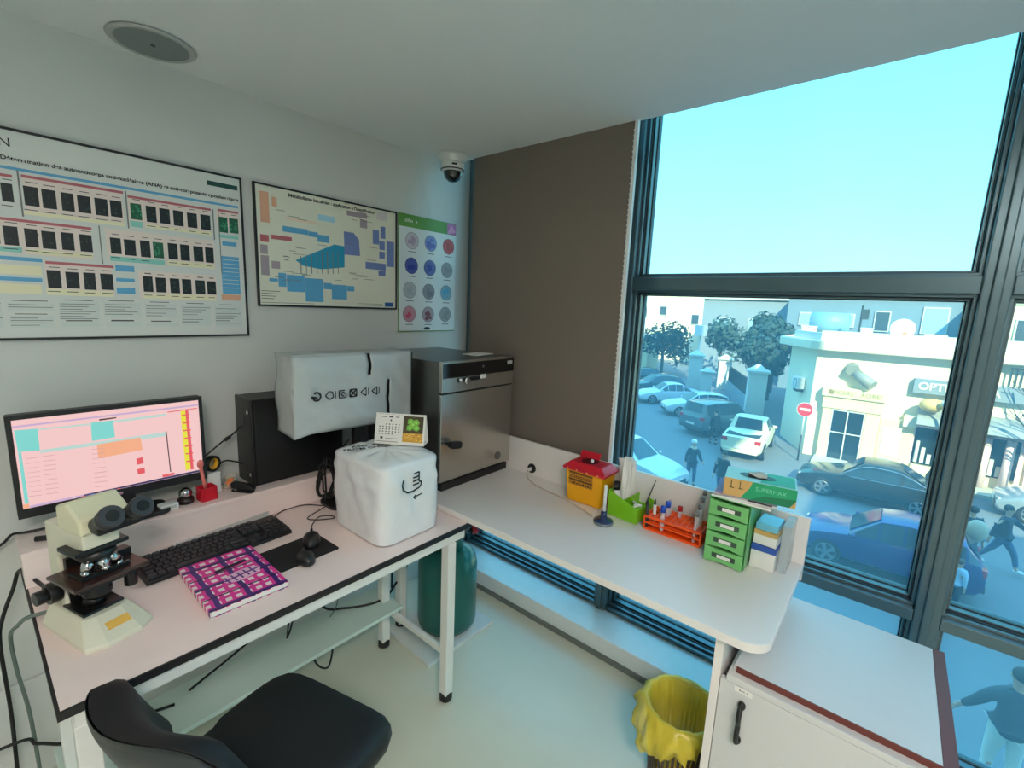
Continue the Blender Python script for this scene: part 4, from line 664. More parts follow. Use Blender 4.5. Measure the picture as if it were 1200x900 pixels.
for j in range(NV + 1):
    v = j / NV
    for i in range(NU):
        t = i / NU
        x, y, cxm, cym = bagring(t)
        if v <= .6:
            z = v / .6 * (HB - .02); s = 1.0 + .02 * math.sin(PI * v / .6)
            w = (.010 * math.sin(14 * t * 6.28 / 2 + 9 * v) + .008 * math.sin(23 * t * 3.14 + 17 * v + 1.3) + .007 * abs(math.sin(9 * t * 6.28 - 6 * v))) * min(1, 3 * v) * (1 if v < .55 else .4)
        else:
            q = (v - .6) / .4
            z = HB - .02 + .02 * math.sin(min(1, q * 3) * PI / 2) + .006 * math.sin(11 * t * 6.28) * (1 - q) * q * 3
            s = 1.0 - max(0, q - .06) / .94 * .999 - .03 * min(1, q * 8) ; w = 0
            s = max(s, .0008)
        # soft fold running across the two near faces
        fold = math.exp(-((v - .47 - .03 * math.sin(6.28 * t * 3)) / .03) ** 2) * .012
        vs.append((cxm + (x - cxm) * (s + w * 2 + fold * 2), cym + (y - cym) * (s + w * 2 + fold * 2), DT + .004 + z))
for j in range(NV):
    for i in range(NU):
        a = j * NU + i; b = j * NU + (i + 1) % NU
        fs.append((a, b, b + NU, a + NU))
mb.add(vs, fs)
bagm = mat('white_bag_film', rgb(226, 229, 230), .25, vary=.06, scale=11, bump=.7)
mb.build('plastic_bag', bagm, cx)
# marks on the bag: tidy-hand sign, arrow and lettering on top
mb = loc(MB(), cx)
mb.M = mb.M @ Matrix.Translation((.985, 1.232, .965)) @ Matrix.Scale(.75, 4)
def hs(pts, w=.005): stroke(mb, pts, w * 1.6, 0)
hs([(-.07, .04), (-.078, .015), (-.072, -.01), (-.05, -.028), (-.02, -.03), (.0, -.024), (.02, -.02), (.032, -.006), (.03, .008), (.018, .01)])
for dz in (0, .018, .036):
    hs([(-.018, dz), (.018, dz + .002)], .0045)
hs([(.018, .012), (.018, .058)], .0045); hs([(-.012, .054), (.018, .058)], .004)
hs([(.035, -.055), (-.014, -.062)], .004); hs([(-.002, -.052), (-.014, -.062), (-.002, -.072)], .004)
mb.build('printed_mark', ink, cx)
text('lettering', 'KEEP AWAY\nFROM CHILDREN', .03, ink, cx, Matrix.Translation(-Vector(cx.location)) @ Matrix.Translation((.975, 1.47, DT + HB + .008)) @ Matrix.Rotation(-.35, 4, 'Z'), bold=.0006)

# ---------------------------------------------------------------- calendar
ca = thing('desk_calendar', 'small tent desk calendar with clover photo on top of the bagged instrument', 'calendar', (1.065, 1.425, DT + HB + .012), -.965)
cw, ch, dp = .195, .115, .055
mb = MB()
mb.add([(-cw / 2, -.03, 0), (cw / 2, -.03, 0), (cw / 2, 0, ch), (-cw / 2, 0, ch), (-cw / 2, -.028, 0), (cw / 2, -.028, 0), (cw / 2, .002, ch), (-cw / 2, .002, ch)], [(0, 1, 2, 3), (7, 6, 5, 4), (0, 4, 5, 1), (1, 5, 6, 2), (2, 6, 7, 3), (3, 7, 4, 0)])
mb.build('printed_page', paper, ca)
mb = MB(); mb.add([(-cw / 2, .035, 0), (cw / 2, .035, 0), (cw / 2, .003, ch - .002), (-cw / 2, .003, ch - .002), (-cw / 2, .037, 0), (cw / 2, .037, 0), (cw / 2, .005, ch - .002), (-cw / 2, .005, ch - .002)], [(0, 3, 2, 1), (4, 5, 6, 7), (0, 1, 5, 4), (1, 2, 6, 5), (2, 3, 7, 6), (3, 0, 4, 7)])
mb.box(-cw / 2, -.029, 0, cw / 2, .036, .0015)
mb.build('tent_card', paper, ca)
def cal_pt(u, v, d=.0006): return (u, -.03 + .03 * v / ch - d, v)
mb = MB()
def cr(u0, v0, u1, v1, c, d=.0006): mb.col = rgb(*c); mb.quad(cal_pt(u0, v0, d), cal_pt(u1, v0, d), cal_pt(u1, v1, d), cal_pt(u0, v1, d))
for r in range(5):
    for c in range(7):
        if (r, c) in ((0, 0), (0, 1), (4, 5), (4, 6)): continue
        cr(-.082 + c * .0125, .072 - r * .009, -.077 + c * .0125, .076 - r * .009, (70, 70, 74))
cr(-.075, .1, -.055, .103, (90, 90, 95)); cr(-.045, .099, -.03, .104, (60, 60, 66)); cr(-.02, .1, -.005, .103, (90, 90, 95)); cr(-.04, .086, -.034, .092, (60, 60, 66))
cr(-.075, .02, -.065, .028, (50, 50, 55)); cr(-.055, .021, -.005, .023, (130, 130, 130)); cr(-.09, .009, -.005, .0115, (150, 150, 150))
cr(.012, .012, .09, .108, (70, 60, 36), .0006)
cr(.012, .012, .09, .045, (214, 160, 60), .0007)
rr_ = random.Random(9)
for q in range(26):
    u, v = rr_.uniform(.02, .082), rr_.uniform(.016, .042); cr(u, v, u + rr_.uniform(.003, .008), v + .003, rr_.choice([(240, 190, 80), (190, 130, 40), (250, 215, 130)]), .0008 + q * .00001)
for q in range(20):
    u, v = rr_.uniform(.014, .084), rr_.uniform(.05, .104); cr(u, v, u + .005, v + .003, rr_.choice([(90, 80, 50), (50, 60, 30), (120, 110, 70)]), .0008 + q * .00001)
for lx, lz in ((.04, .088), (.062, .086), (.038, .066), (.064, .066), (.05, .078)):
    mb.col = rgb(rr_.randint(110, 135), 185, 70)
    mb.add([cal_pt(lx + .0125 * math.cos(t * PI / 8) * (1 + .15 * math.cos(2 * t)), lz + .0115 * math.sin(t * PI / 8), .0012 + lx * .002) for t in range(16)], [tuple(range(16))])
    mb.col = rgb(160, 220, 110); mb.add([cal_pt(lx + .005 * math.cos(t * PI / 4), lz + .005 * math.sin(t * PI / 4), .0016 + lx * .002) for t in range(8)], [tuple(range(8))])
mb.build('printed_pattern', print_m, ca, colors=True)
mb = MB()
for i in range(22): mb.cyl((-.085 + i * .0081, -.003, ch - .004), (-.085 + i * .0081, .006, ch - .004), .0012, n=6)
mb.build('wire_binding', chrome, ca)
# ---------------------------------------------------------------- microscope
mi = thing('microscope', 'cream binocular microscope with black stage at the near end of the desk', 'microscope', (.186, 1.372, DT), .28)
cream = mat('cream_enamel', rgb(214, 210, 190), .35, vary=.02)
satin = mat('satin_black', rgb(18, 18, 19), .35)
mb = MB()
fr_pts = [(-.072, .0), (-.03, -.018), (.03, -.018), (.072, .0)]
bot = [(-.072, .004, 0), (-.035, -.016, 0), (.035, -.016, 0), (.072, .004, 0), (.066, .215, 0), (-.066, .215, 0)]
top = [(-.048, .062, .055), (-.025, .05, .055), (.025, .05, .055), (.048, .062, .055), (.046, .21, .06), (-.046, .21, .06)]
lip = [(a, b, .012) for a, b, c in bot]
n = 6
mb.add(bot + lip + top, [tuple(range(6))[::-1], tuple(range(12, 18))] + [(i, (i + 1) % n, n + (i + 1) % n, n + i) for i in range(n)] + [(6 + i, 6 + (i + 1) % n, 12 + (i + 1) % n, 12 + i) for i in range(n)])
ms_base = mb.build('base', cream, mi, bevel=.003)
mb = MB(); mb.box(-.043, .065, .0553, .043, .16, .062); mb.build('black_well', satin, ms_base, bevel=.002)
mb = MB(); mb.cyl((0, .11, .062), (0, .11, .082), .024, .020, n=24); mb.build('field_lens', satin, ms_base)
mb = MB(); M0 = Matrix.Translation((.012, .0215, .030)) @ Matrix.Rotation(-math.radians(48), 4, 'X')
mb.M = Matrix.Translation((.004, .018, .0344)) @ Matrix.Rotation(math.radians(33), 4, 'X'); mb.box(-.024, -.011, .0003, .024, .011, .0016)
mb.build('yellow_sticker', mat('yellow_sticker', rgb(226, 178, 84), .5), ms_base)
mb = MB()
arm = [(.215, .02), (.15, .05), (.165, .10), (.165, .185), (.10, .225), (.04, .235), (.04, .275), (.215, .275)]
mb.prism([(y, z) for y, z in arm], 'x', -.038, .038)
ms_arm = mb.build('arm', cream, mi, bevel=.006)
mb = MB(); mb.box(-.030, .152, .062, .030, .164, .18); mb.build('black_front', satin, ms_arm)
for sx in (-1, 1):
    mb = MB(); mb.cyl((sx * .0385, .18, .095), (sx * .062, .18, .095), .026, n=24); mb.cyl((sx * .0622, .18, .095), (sx * .085, .18, .095), .017, n=24); mb.build('focus_knob', satin, ms_arm, bevel=.001)
mb = MB(); mb.box(-.055, .04, .2235, .055, .12, .234); mb.build('nosepiece_plate', satin, mi, bevel=.002)
mb = MB(); mb.lathe([(.036, .20), (.04, .206), (.038, .2225)], (0, .075, 0), n=28); npx = mb.build('nosepiece', satin, mi)
for a_, ln in ((math.radians(-90), .035), (math.radians(-30), .045), (math.radians(-150), .04), (math.radians(60), .04)):
    mb = MB(); d = Vector((math.cos(a_) * .5, math.sin(a_) * .5, -.86)).normalized()
    p0 = Vector((0 + .022 * math.cos(a_), .075 + .022 * math.sin(a_), .2))
    mb.cyl(p0, p0 + d * ln * .7, .0125, n=20); mb.cyl(p0 + d * ln * .7, p0 + d * ln, .011, .006, n=20); mb.build('objective', chrome, npx)
redbr = mat('reflection_tinted_stage', rgb(58, 34, 30), .25, vary=.2)  # black stage with the brownish reflection on its top put into the colour
mb = MB(); mb.box(-.07, .02, .148, .085, .15, .157); st = mb.build('stage', redbr, mi, bevel=.002)
mb = MB(); mb.box(-.05, .05, .125, .05, .15, .1475); mb.lathe([(.02, .085), (.03, .095), (.03, .1245)], (0, .09, 0), 20); mb.build('condenser', satin, st, bevel=.002)
mb = MB(); mb.box(-.04, .045, .1575, .055, .054, .166); mb.box(-.045, .05, .1575, -.036, .11, .164); mb.box(.03, .10, .1575, .085, .13, .175); mb.build('slide_holder', satin, st, bevel=.001)
mb = MB(); mb.cyl((.066, .075, .147), (.066, .075, .125), .010, n=16); mb.cyl((.066, .075, .125), (.066, .075, .085), .0145, n=18); mb.build('stage_knob', satin, st, bevel=.001)
# head: cream wedge with two rubber eyepieces
mb = MB(); mb.prism([(.03, .276), (.13, .276), (.13, .335), (.085, .35), (.03, .315)], 'x', -.045, .06); mb.build('head', mat('pale_cream_enamel', rgb(222, 218, 188), .4), mi, bevel=.006)
dv = Vector((0, -.86, .5)).normalized()
for sx in (-1, 1):
    p = Vector((sx * .031 + .02, .022, .298))
    mb = MB(); mb.cyl(p, p + dv * .05, .02, .018, n=24); mb.cyl(p + dv * .03, p + dv * .066, .022, .027, n=24); mb.cyl(p + dv * .0661, p + dv * .074, .027, .024, n=24); e = mb.build('eyepiece', dark_pl, mi)
    mb = MB(); mb.cyl(p + dv * .0738, p + dv * .0746, .0135, n=20); mb.build('lens', mat('eyepiece_lens', rgb(8, 8, 12), .03, coat=1), e)
mb = MB(); mb.box(-.025, -.004, .278, .065, .034, .310); mb.build('binocular_bridge', satin, mi, bevel=.005)

# ---------------------------------------------------------------- keyboard
kb = thing('keyboard', 'long black computer keyboard lying in front of the desk ledge', 'keyboard', (.49, 1.655, DT), .045)
mb = MB(); mb.add([(-.215, -.075, .001), (.215, -.075, .001), (.215, .075, .001), (-.215, .075, .001), (-.215, -.075, .014), (.215, -.075, .014), (.215, .075, .026), (-.215, .075, .026)], [(0, 3, 2, 1), (4, 5, 6, 7), (0, 1, 5, 4), (1, 2, 6, 5), (2, 3, 7, 6), (3, 0, 4, 7)])
mb.build('casing', black_pl, kb, bevel=.003)
kz = lambda y: .014 + (y + .075) * .08
kr = random.Random(2)
mb = MB()
def key(x0, x1, y0, y1):
    z = kz((y0 + y1) / 2)
    mb.hexa([(x0, y0, z), (x1, y0, z), (x1, y1, z), (x0, y1, z)], [(x0 + .0015, y0 + .0015, z + .007), (x1 - .0015, y0 + .0015, z + .007), (x1 - .0015, y1 - .0015, z + .008), (x0 + .0015, y1 - .0015, z + .008)])
for r in range(6):
    y = .058 - r * .0215 - (.006 if r else 0)
    x = -.207
    row = {0: [1] * 13 + [0], 1: [1] * 13 + [1.9], 2: [1.5] + [1] * 12 + [1.4], 3: [1.75] + [1] * 11 + [2.15], 4: [1.3] + [1] * 11 + [2.6], 5: [1.3, 1.2, 1.2, 6.2, 1.2, 1.2, 1.2, 1.4]}[r]
    tot = sum(row); sc = .278 / max(tot, 1)
    for w_ in row:
        if w_: key(x, x + w_ * sc - .0015, y - .0095, y + .0095)
        x += w_ * sc
    for c in range(3):
        if r in (0, 1, 2, 5) or (r == 4 and c == 1): key(.078 + c * .019, .0955 + c * .019, y - .0095, y + .0095)
    for c in range(4):
        if r: key(.140 + c * .0185, .157 + c * .0185, y - .0095, y + .0095)
mb.build('keys', mat('key_plastic', rgb(40, 40, 43), .4, vary=.1), kb)

# ---------------------------------------------------------------- mouse pad, mice, notebook
mp = MB(); mp.M = Matrix.Rotation(.03, 4, 'Z'); mp.rrect(-.10, -.078, .10, .078, .006, 0, .003)
mp = tag(mp.build('mouse_pad', mat('mouse_pad_fabric', rgb(22, 21, 23), .8, bump=.1, scale=300)), 'black rectangular mouse pad between the pink notebook and bagged instrument', 'mouse pad')
mp.location = (.668, 1.45, DT + .0005)
def mouse(name, label, loc_, rz, l=.1, w=.06, h=.036):
    m = thing(name, label, 'mouse', loc_, rz)
    prof = []
    vs = []; fs = []; NU = 20; NV = 8
    for j in range(NV + 1):
        v = j / NV
        for i in range(NU):
            a = 2 * PI * i / NU
            k_ = (1 - v ** 2.2) ** .5 if v < 1 else .02
            rx = w / 2 * max(k_, .03) * (1 - .08 * math.cos(a + PI / 2)); ry = l / 2 * max(k_, .03)
            vs.append((rx * math.cos(a), ry * math.sin(a) - .006 * v, .002 + h * v * (1 - .25 * (math.sin(a) > 0) * 0)))
    for j in range(NV):
        for i in range(NU): fs.append((j * NU + i, j * NU + (i + 1) % NU, (j + 1) * NU + (i + 1) % NU, (j + 1) * NU + i))
    fs.append(tuple(range(NU))[::-1]); fs.append(tuple(range(NV * NU, NV * NU + NU)))
    mb = MB(); mb.smooth = True; mb.add(vs, fs); mb.build('shell', black_pl, m)
    mb = MB(); mb.cyl((-.004, l * .26, h * .80), (.004, l * .26, h * .80), .010, n=16); mb.build('scroll_wheel', dark_pl, m)
    mb = MB(); mb.box(-.0012, l * .05, h * .98, .0012, l * .2, h * 1.01); mb.build('button_gap', chrome, m)
    return m
mouse('computer_mouse', 'black corded mouse on the rear corner of the black mouse pad', (.722, 1.475, DT + .004), -.5)
mouse('computer_mouse', 'black rounded mouse on the near edge of the mouse pad beside the notebook', (.652, 1.374, DT + .004), -.15, .085, .056, .034)
nb = thing('notebook', 'pink and purple checked notebook lying on the desk in front of the keyboard', 'notebook', (.458, 1.43, DT), -.02)
mb = MB(); mb.box(-.098, -.142, .0025, .098, .142, .0165); mb.build('pages', paper, nb)
pat = bpy.data.materials.new('checked_cover'); pat.use_nodes = True
nt = pat.node_tree; pb = nt.nodes['Principled BSDF']; pb.inputs['Roughness'].default_value = .4
tcn = nt.nodes.new('ShaderNodeTexCoord'); sep = nt.nodes.new('ShaderNodeSeparateXYZ'); nt.links.new(tcn.outputs['Object'], sep.inputs[0])
def mth(op, a, b=None, clamp=False):
    n_ = nt.nodes.new('ShaderNodeMath'); n_.operation = op
    for i, q in enumerate((a, b)):
        if q is None: continue
        if isinstance(q, (int, float)): n_.inputs[i].default_value = q
        else: nt.links.new(q, n_.inputs[i])
    return n_.outputs[0]
def band(co, period, width, off=0.0):
    f = mth('FRACT', mth('ADD', mth('DIVIDE', co, period), off)); return mth('LESS_THAN', f, width)
def mixc(f, a, b):
    n_ = nt.nodes.new('ShaderNodeMix'); n_.data_type = 'RGBA'; nt.links.new(f, n_.inputs[0])
    for i, q in ((6, a), (7, b)):
        if isinstance(q, tuple): n_.inputs[i].default_value = q
        else: nt.links.new(q, n_.inputs[i])
    return n_.outputs[2]
X_, Y_ = sep.outputs[0], sep.outputs[1]
pink, purple, cream_c, dpur = rgb(226, 52, 150), rgb(70, 42, 120), rgb(240, 226, 224), rgb(40, 24, 70)
wob = mth('MULTIPLY', mth('SINE', mth('MULTIPLY', Y_, 90.0)), .0015)
Xw = mth('ADD', X_, wob)
a1 = band(Xw, .026, .58, .1); b1 = band(Y_, .030, .55, .1)
c0 = mixc(mth('MULTIPLY', a1, b1), pink, cream_c)
c2_ = mixc(band(Xw, .078, .17, .06), c0, purple)
c3 = mixc(band(Y_, .060, .10, .40), c2_, dpur)
c4 = mixc(band(Y_, .120, .07, .15), c3, purple)
nt.links.new(c4, pb.inputs['Base Color'])
mb = MB(); mb.box(-.10, -.145, 0.0005, .10, .145, .0024); mb.box(-.10, -.145, .0167, .10, .145, .019); mb.box(-.1025, -.145, .0005, -.1001, .145, .019); mb.build('cover', pat, nb, bevel=.0008)
mb = MB(); mb.M = Matrix.Translation((.015, .03, .0191)) @ Matrix.Rotation(.15, 4, 'Z'); mb.box(-.045, .018, 0, .045, .034, .0004); mb.build('title_band', mat('dark_purple_print', rgb(38, 20, 52), .4), nb)
mb = MB(); mb.M = Matrix.Translation((.02, -.015, .0192)) @ Matrix.Rotation(.15, 4, 'Z'); mb.prism([(.052 * math.cos(t * PI / 14) , .028 * math.sin(t * PI / 14)) for t in range(28)], 'z', 0, .0003); tl = mb.build('printed_patch', mat('pale_pink_print', rgb(236, 190, 214), .4), nb)
mb = MB(); mb.M = Matrix.Translation((.02, -.015, .0196)) @ Matrix.Rotation(.15, 4, 'Z')
for i in range(5): stroke(mb, [(0, 0), (0, 0)], 0, 0) if False else mb.box(-.045 + i * .018, -.02, 0, -.040 + i * .018, .02, .0003)
mb.box(-.05, -.003, .0001, .05, .004, .0004)
mb.build('printed_lines', mat('purple_print', rgb(96, 46, 130), .4), tl)
pen = MB(); pen.cyl((-.09, 0, .0045), (.06, 0, .0045), .0045, n=10); pen.cyl((.0601, 0, .0045), (.072, 0, .0045), .004, .001, n=10)
hold = MB(); hold.M = Matrix.Rotation(.28, 4, 'Z')
tr = MB(); tr.M = Matrix.Rotation(.10, 4, 'Z'); tr.box(-.16, -.01, 0, .16, .01, .002); tr.box(-.16, .008, .0022, .16, .01, .02)
tr = tag(tr.build('document_holder', mat('clear_plastic', rgb(214, 222, 224), .1, alpha=.35)), 'clear plastic strip standing behind the keyboard against the ledge', 'holder')
tr.location = (.55, 1.763, DT + .0005)

# ---------------------------------------------------------------- things on the ledge
LZ = .8605
red_p = mat('red_plastic', rgb(206, 24, 46), .3)
o = thing('brush_pot', 'small red plastic pot with a pale red brush standing in it on the ledge', 'pot', (.523, 1.845, LZ), .1)
MB().box(-.026, -.024, 0, .026, .024, .004).build('base', red_p, o)
mb = MB()
for b in ((-.026, -.024, -.022, .024), (.022, -.024, .026, .024), (-.0218, -.024, .0218, -.020), (-.0218, .020, .0218, .024)): mb.box(b[0], b[1], .0042, b[2], b[3], .05)
mb.build('body', red_p, o, bevel=.002)
mb = MB(); mb.cyl((.0, 0, .006), (-.012, .004, .125), .005, .006, n=12); mb.ball((-.0125, .004, .135), .011, .006, .016); bh = mb.build('brush_handle', mat('pale_red_plastic', rgb(226, 120, 112), .35), o)
o = thing('tape_dispenser', 'black tape roll with yellow core on top of the small white carton', 'tape', (.562, 1.90, LZ + .081), .5)
mb = MB(); mb.M = Matrix.Translation((0, 0, .030)) @ Matrix.Rotation(PI / 2, 4, 'X')
def ring_l(mb, ro, ri, h, n=28):
    vs = []
    for r, z in ((ri, -h), (ro, -h), (ro, h), (ri, h)):
        vs += [(r * math.cos(2 * PI * i / n), r * math.sin(2 * PI * i / n), z) for i in range(n)]
    mb.smooth = True
    mb.add(vs, [(k_ * n + i, k_ * n + (i + 1) % n, ((k_ + 1) % 4) * n + (i + 1) % n, ((k_ + 1) % 4) * n + i) for k_ in range(4) for i in range(n)])
ring_l(mb, .030, .021, .010); mb.build('tape_roll', black_pl, o)
mb = MB(); mb.M = Matrix.Translation((0, 0, .030)) @ Matrix.Rotation(PI / 2, 4, 'X'); ring_l(mb, .0208, .017, .009); mb.build('core', mat('yellow_core', rgb(236, 176, 44), .5), o)
o = MB(); o.box(-.022, -.02, 0, .022, .02, .08); tag(o.build('carton', white_pl, bevel=.002), 'small plain white carton standing behind the red pot on the ledge', 'box').location = (.56, 1.90, LZ)
o = thing('plastic_bag', 'small clear plastic bag with orange content between white carton and stapler', 'bag', (.615, 1.895, LZ))
mb = MB(); mb.smooth = True
mb.add(*sheet(lambda u, v, d: ((.026 * math.cos(2 * PI * u) * (1 - .3 * v) + d * 2), .020 * math.sin(2 * PI * u) * (1 - .4 * v) + d, .001 + .05 * v + d * .5), 24, 8, .008, 4)); mb.build('film', mat('clear_bag_film', rgb(210, 200, 180), .15, alpha=.45), o)
mb = MB(); mb.ball((0, 0, .018), .016, .013, .016); mb.ball((.004, -.003, .034), .011, .009, .012); mb.build('orange_content', mat('orange_goods', rgb(226, 120, 50), .5, bump=.4, scale=60), o)
o = thing('stapler', 'small black stapler standing at the front of the ledge by the computer tower', 'stapler', (.638, 1.825, LZ), -1.0)
mb = MB(); mb.rrect(-.045, -.013, .04, .013, .008, 0, .008); mb.build('base', black_pl, o, bevel=.002)
mb = MB(); mb.prism([(-.045, .012), (.044, .010), (.046, .022), (.02, .034), (-.04, .038), (-.048, .03)], 'y', -.011, .011); mb.build('arm', black_pl, o, bevel=.004)
mb = MB(); mb.box(-.03, -.0125, .0082, -.018, .0125, .013); mb.build('metal_magazine', chrome, o)
o = thing('label_box', 'pale wide tape label box lying on the ledge under the monitor edge', 'box', (.405, 1.842, LZ), .1)
mb = MB(); mb.box(-.026, -.018, 0, .026, .018, .022); mb.build('body', white_pl, o, bevel=.002)
mb = MB(); mb.box(-.02, -.0186, .006, .02, -.0182, .017); mb.build('printed_label', mat('grey_print', rgb(176, 178, 176), .6), o)
o = thing('shiny_ball_holder', 'shiny silver ball seated in a dark round holder on the ledge', 'ball holder', (.462, 1.862, LZ))
MB().lathe([(.024, 0), (.026, .004), (.024, .018), (.018, .022)], n=24).build('holder', mat('dark_brown_plastic', rgb(44, 32, 30), .4), o)
MB().ball((0, 0, .036), .021, n=24, m=16).build('ball', chrome, o)
o = thing('marker_pen', 'red and black marker pen lying on the ledge behind the microscope', 'pen', (.13, 1.83, LZ), -.5)
MB().cyl((-.05, 0, .008), (.015, 0, .008), .0078, n=14).build('barrel', black_pl, o)
MB().cyl((.0152, 0, .008), (.05, 0, .008), .0082, n=14).build('cap', mat('dark_red_plastic', rgb(150, 34, 44), .4), o)

# ---------------------------------------------------------------- worktop things
yl = mat('yellow_plastic', rgb(238, 168, 8), .4)
o = thing('sharps_container', 'yellow sharps container with red lid standing against the worktop rear panel', 'sharps container', (1.69, .935, WT), 0)
def tapered(mb, bx0, by0, bx1, by1, tx0, ty0, tx1, ty1, z0, z1):
    return mb.hexa([(bx0, by0, z0), (bx1, by0, z0), (bx1, by1, z0), (bx0, by1, z0)], [(tx0, ty0, z1), (tx1, ty0, z1), (tx1, ty1, z1), (tx0, ty1, z1)])
mb = tapered(MB(), -.052, -.08, .052, .08, -.060, -.090, .060, .090, .001, .142); mb.build('tub', yl, o, bevel=.008)
mb = MB(); tapered(mb, -.068, -.102, .062, .102, -.068, -.102, .062, .102, .1425, .155); tapered(mb, -.066, -.10, .060, .10, -.046, -.075, .045, .075, .155, .178); ld_ = mb.build('lid', red_p, o, bevel=.004)
mb = MB(); mb.cyl((0, .005, .1785), (0, .005, .1795), .038, n=28); mb.build('opening', mat('dark_red_hole', rgb(70, 8, 16), .4), ld_)
mb = MB(); mb.M = Matrix.Translation((.032, .03, .179)) @ Matrix.Rotation(math.radians(-55), 4, 'Y'); mb.box(0, -.05, 0, .03, .045, .004); mb.build('flap', red_p, ld_, bevel=.0015)
mb = MB(); mb.ball((-.004, -.005, .184), .008, n=12, m=8); mb.build('white_item', white_pl, ld_)
for y in (-.07, -.02, .03, .075):
    mb = MB(); mb.cyl((-.0675, y, .149), (-.0695, y, .149), .004, n=10); mb.build('rivet', mat('pale_red_rivet', rgb(240, 150, 110), .5), ld_)
lb = MB(); lx = lambda z: -.052 - .008 * z / .142 - .0012
def lq(y0, y1, z0, z1, d=0): return [(lx(z0) - d, y1, z0), (lx(z0) - d, y0, z0), (lx(z1) - d, y0, z1), (lx(z1) - d, y1, z1)]
lb.col = rgb(196, 134, 24); lb.quad(*lq(-.045, .072, .078, .135))
lb.col = rgb(92, 52, 20)
for z in (.130, .121, .112, .098, .088): lb.quad(*lq(-.042, .068, z - .0012, z + .0012, .0003))
lb.quad(*lq(-.045, .072, .100, .106, .0004)); lb.quad(*lq(-.045, .072, .132, .137, .0004))
for q in range(12): lb.quad(*lq(-.04 + q * .009, -.036 + q * .009, .113, .119, .0004))
for q in range(9): lb.quad(*lq(-.038 + q * .011, -.031 + q * .011, .082, .094 if q % 2 else .088, .0004))
lb.build('warning_label', print_m, o, colors=True)

o = thing('power_socket', 'round black socket with white plug in the worktop rear panel', 'socket', (1.7585, 1.30, .812))
MB().cyl((-.0002, 0, 0), (-.010, 0, 0), .024, .022, n=28).build('cover', black_pl, o, bevel=.001)
mb = MB(); mb.cyl((-.0102, 0, -.002), (-.034, 0, -.002), .010, .007, n=14); mb.build('plug', white_pl, o)
mb = MB(); mb.tube([(-.034, 0, -.003), (-.052, -.008, -.012), (-.066, -.03, -.028), (-.10, -.10, -.0315), (-.118, -.19, -.0315), (-.135, -.28, -.0315), (-.165, -.38, -.0315), (-.195, -.455, -.0315)], .0032, 8); mb.build('cable', mat('beige_cable', rgb(196, 176, 160), .5), o)
o = thing('pipette_stand', 'small stand with blue round foot and white rod beside the sharps container', 'stand', (1.547, .785, WT))
navy = mat('navy_plastic', rgb(18, 40, 86), .35)
MB().lathe([(.036, .001), (.037, .006), (.035, .012), (.014, .018), (.012, .032), (.011, .05)], n=28).build('foot', navy, o)
MB().lathe([(.038, .0008), (.039, .013), (.0375, .013)], n=28, capb=False, capt=False).build('clear_rim', mat('clear_rim', rgb(150, 160, 170), .15, alpha=.5), o)
MB().cyl((0, 0, .0502), (.0, 0, .155), .0065, n=14).build('rod', white_pl, o)

lime = mat('lime_green_plastic', rgb(124, 190, 24), .35)
o = thing('desk_organizer', 'lime green sloping desk organizer filled with papers next to the sharps container', 'organizer', (1.695, .742, WT), -.08)
mb = MB()
mb.prism([(-.068, .002), (.068, .002), (.068, .007), (-.068, .007)], 'y', -.062, .062)
for x0, x1 in ((-.070, -.067), (.067, .070)):
    mb.add([(x0, .066, .002), (x0, -.066, .002), (x0, -.066, .062), (x0, .066, .108), (x1, .066, .002), (x1, -.066, .002), (x1, -.066, .062), (x1, .066, .108)], [(0, 1, 2, 3), (7, 6, 5, 4), (0, 4, 5, 1), (1, 5, 6, 2), (2, 6, 7, 3), (3, 7, 4, 0)])
mb.box(-.0668, .063, .0072, .0668, .066, .107); mb.box(-.0668, -.066, .0072, .0668, -.063, .062); mb.box(-.0668, -.001, .0072, .0668, .002, .08); mb.box(-.002, -.0628, .0072, .001, -.0012, .07)
mb.build('tray', lime, o, bevel=.001)
MB().box(-.066, -.06, -.0, .066, .06, .0018).build('foot_plate', white_pl, o)
rr_ = random.Random(5)
for i in range(8):
    mb = MB(); mb.M = Matrix.Translation((-.034 + i * .0125, .030, .0085)) @ Matrix.Rotation(rr_.uniform(-.16, .16), 4, 'X') @ Matrix.Rotation(rr_.uniform(-.14, .14), 4, 'Y') @ Matrix.Rotation(rr_.uniform(-.25, .25), 4, 'Z')
    h = rr_.uniform(.17, .225); mb.smooth = False
    mb.add(*sheet(lambda u, v, d, h=h: (d + .004 * math.sin(3 * v), -.018 + .034 * u, h * v), 6, 6, .008, i))
    p_ = mb.build('paper_strip', paper, solid=.0012)
    tag(p_, 'folded white paper strip standing upright in the lime green organizer', 'paper', 'papers in the green organizer')
    p_.matrix_world = o.matrix_basis
p_ = thing('marker_pen', 'thick black capped marker standing at the rear end of the green organizer', 'pen', (1.655, .792, WT + .0075))
MB().cyl((0, 0, 0), (0, 0, .10), .013, n=16).build('barrel', white_pl, p_); MB().cyl((0, 0, .1002), (0, 0, .13), .0145, n=16).build('cap', black_pl, p_)
p_ = thing('scissors', 'grey pointed tool leaning in the low end of the green organizer', 'tool', (1.705, .70, WT + .0075))
mb = MB(); mb.cyl((0, 0, 0), (.03, -.035, .15), .0035, .002, n=8); mb.build('shaft', dark_pl, p_)
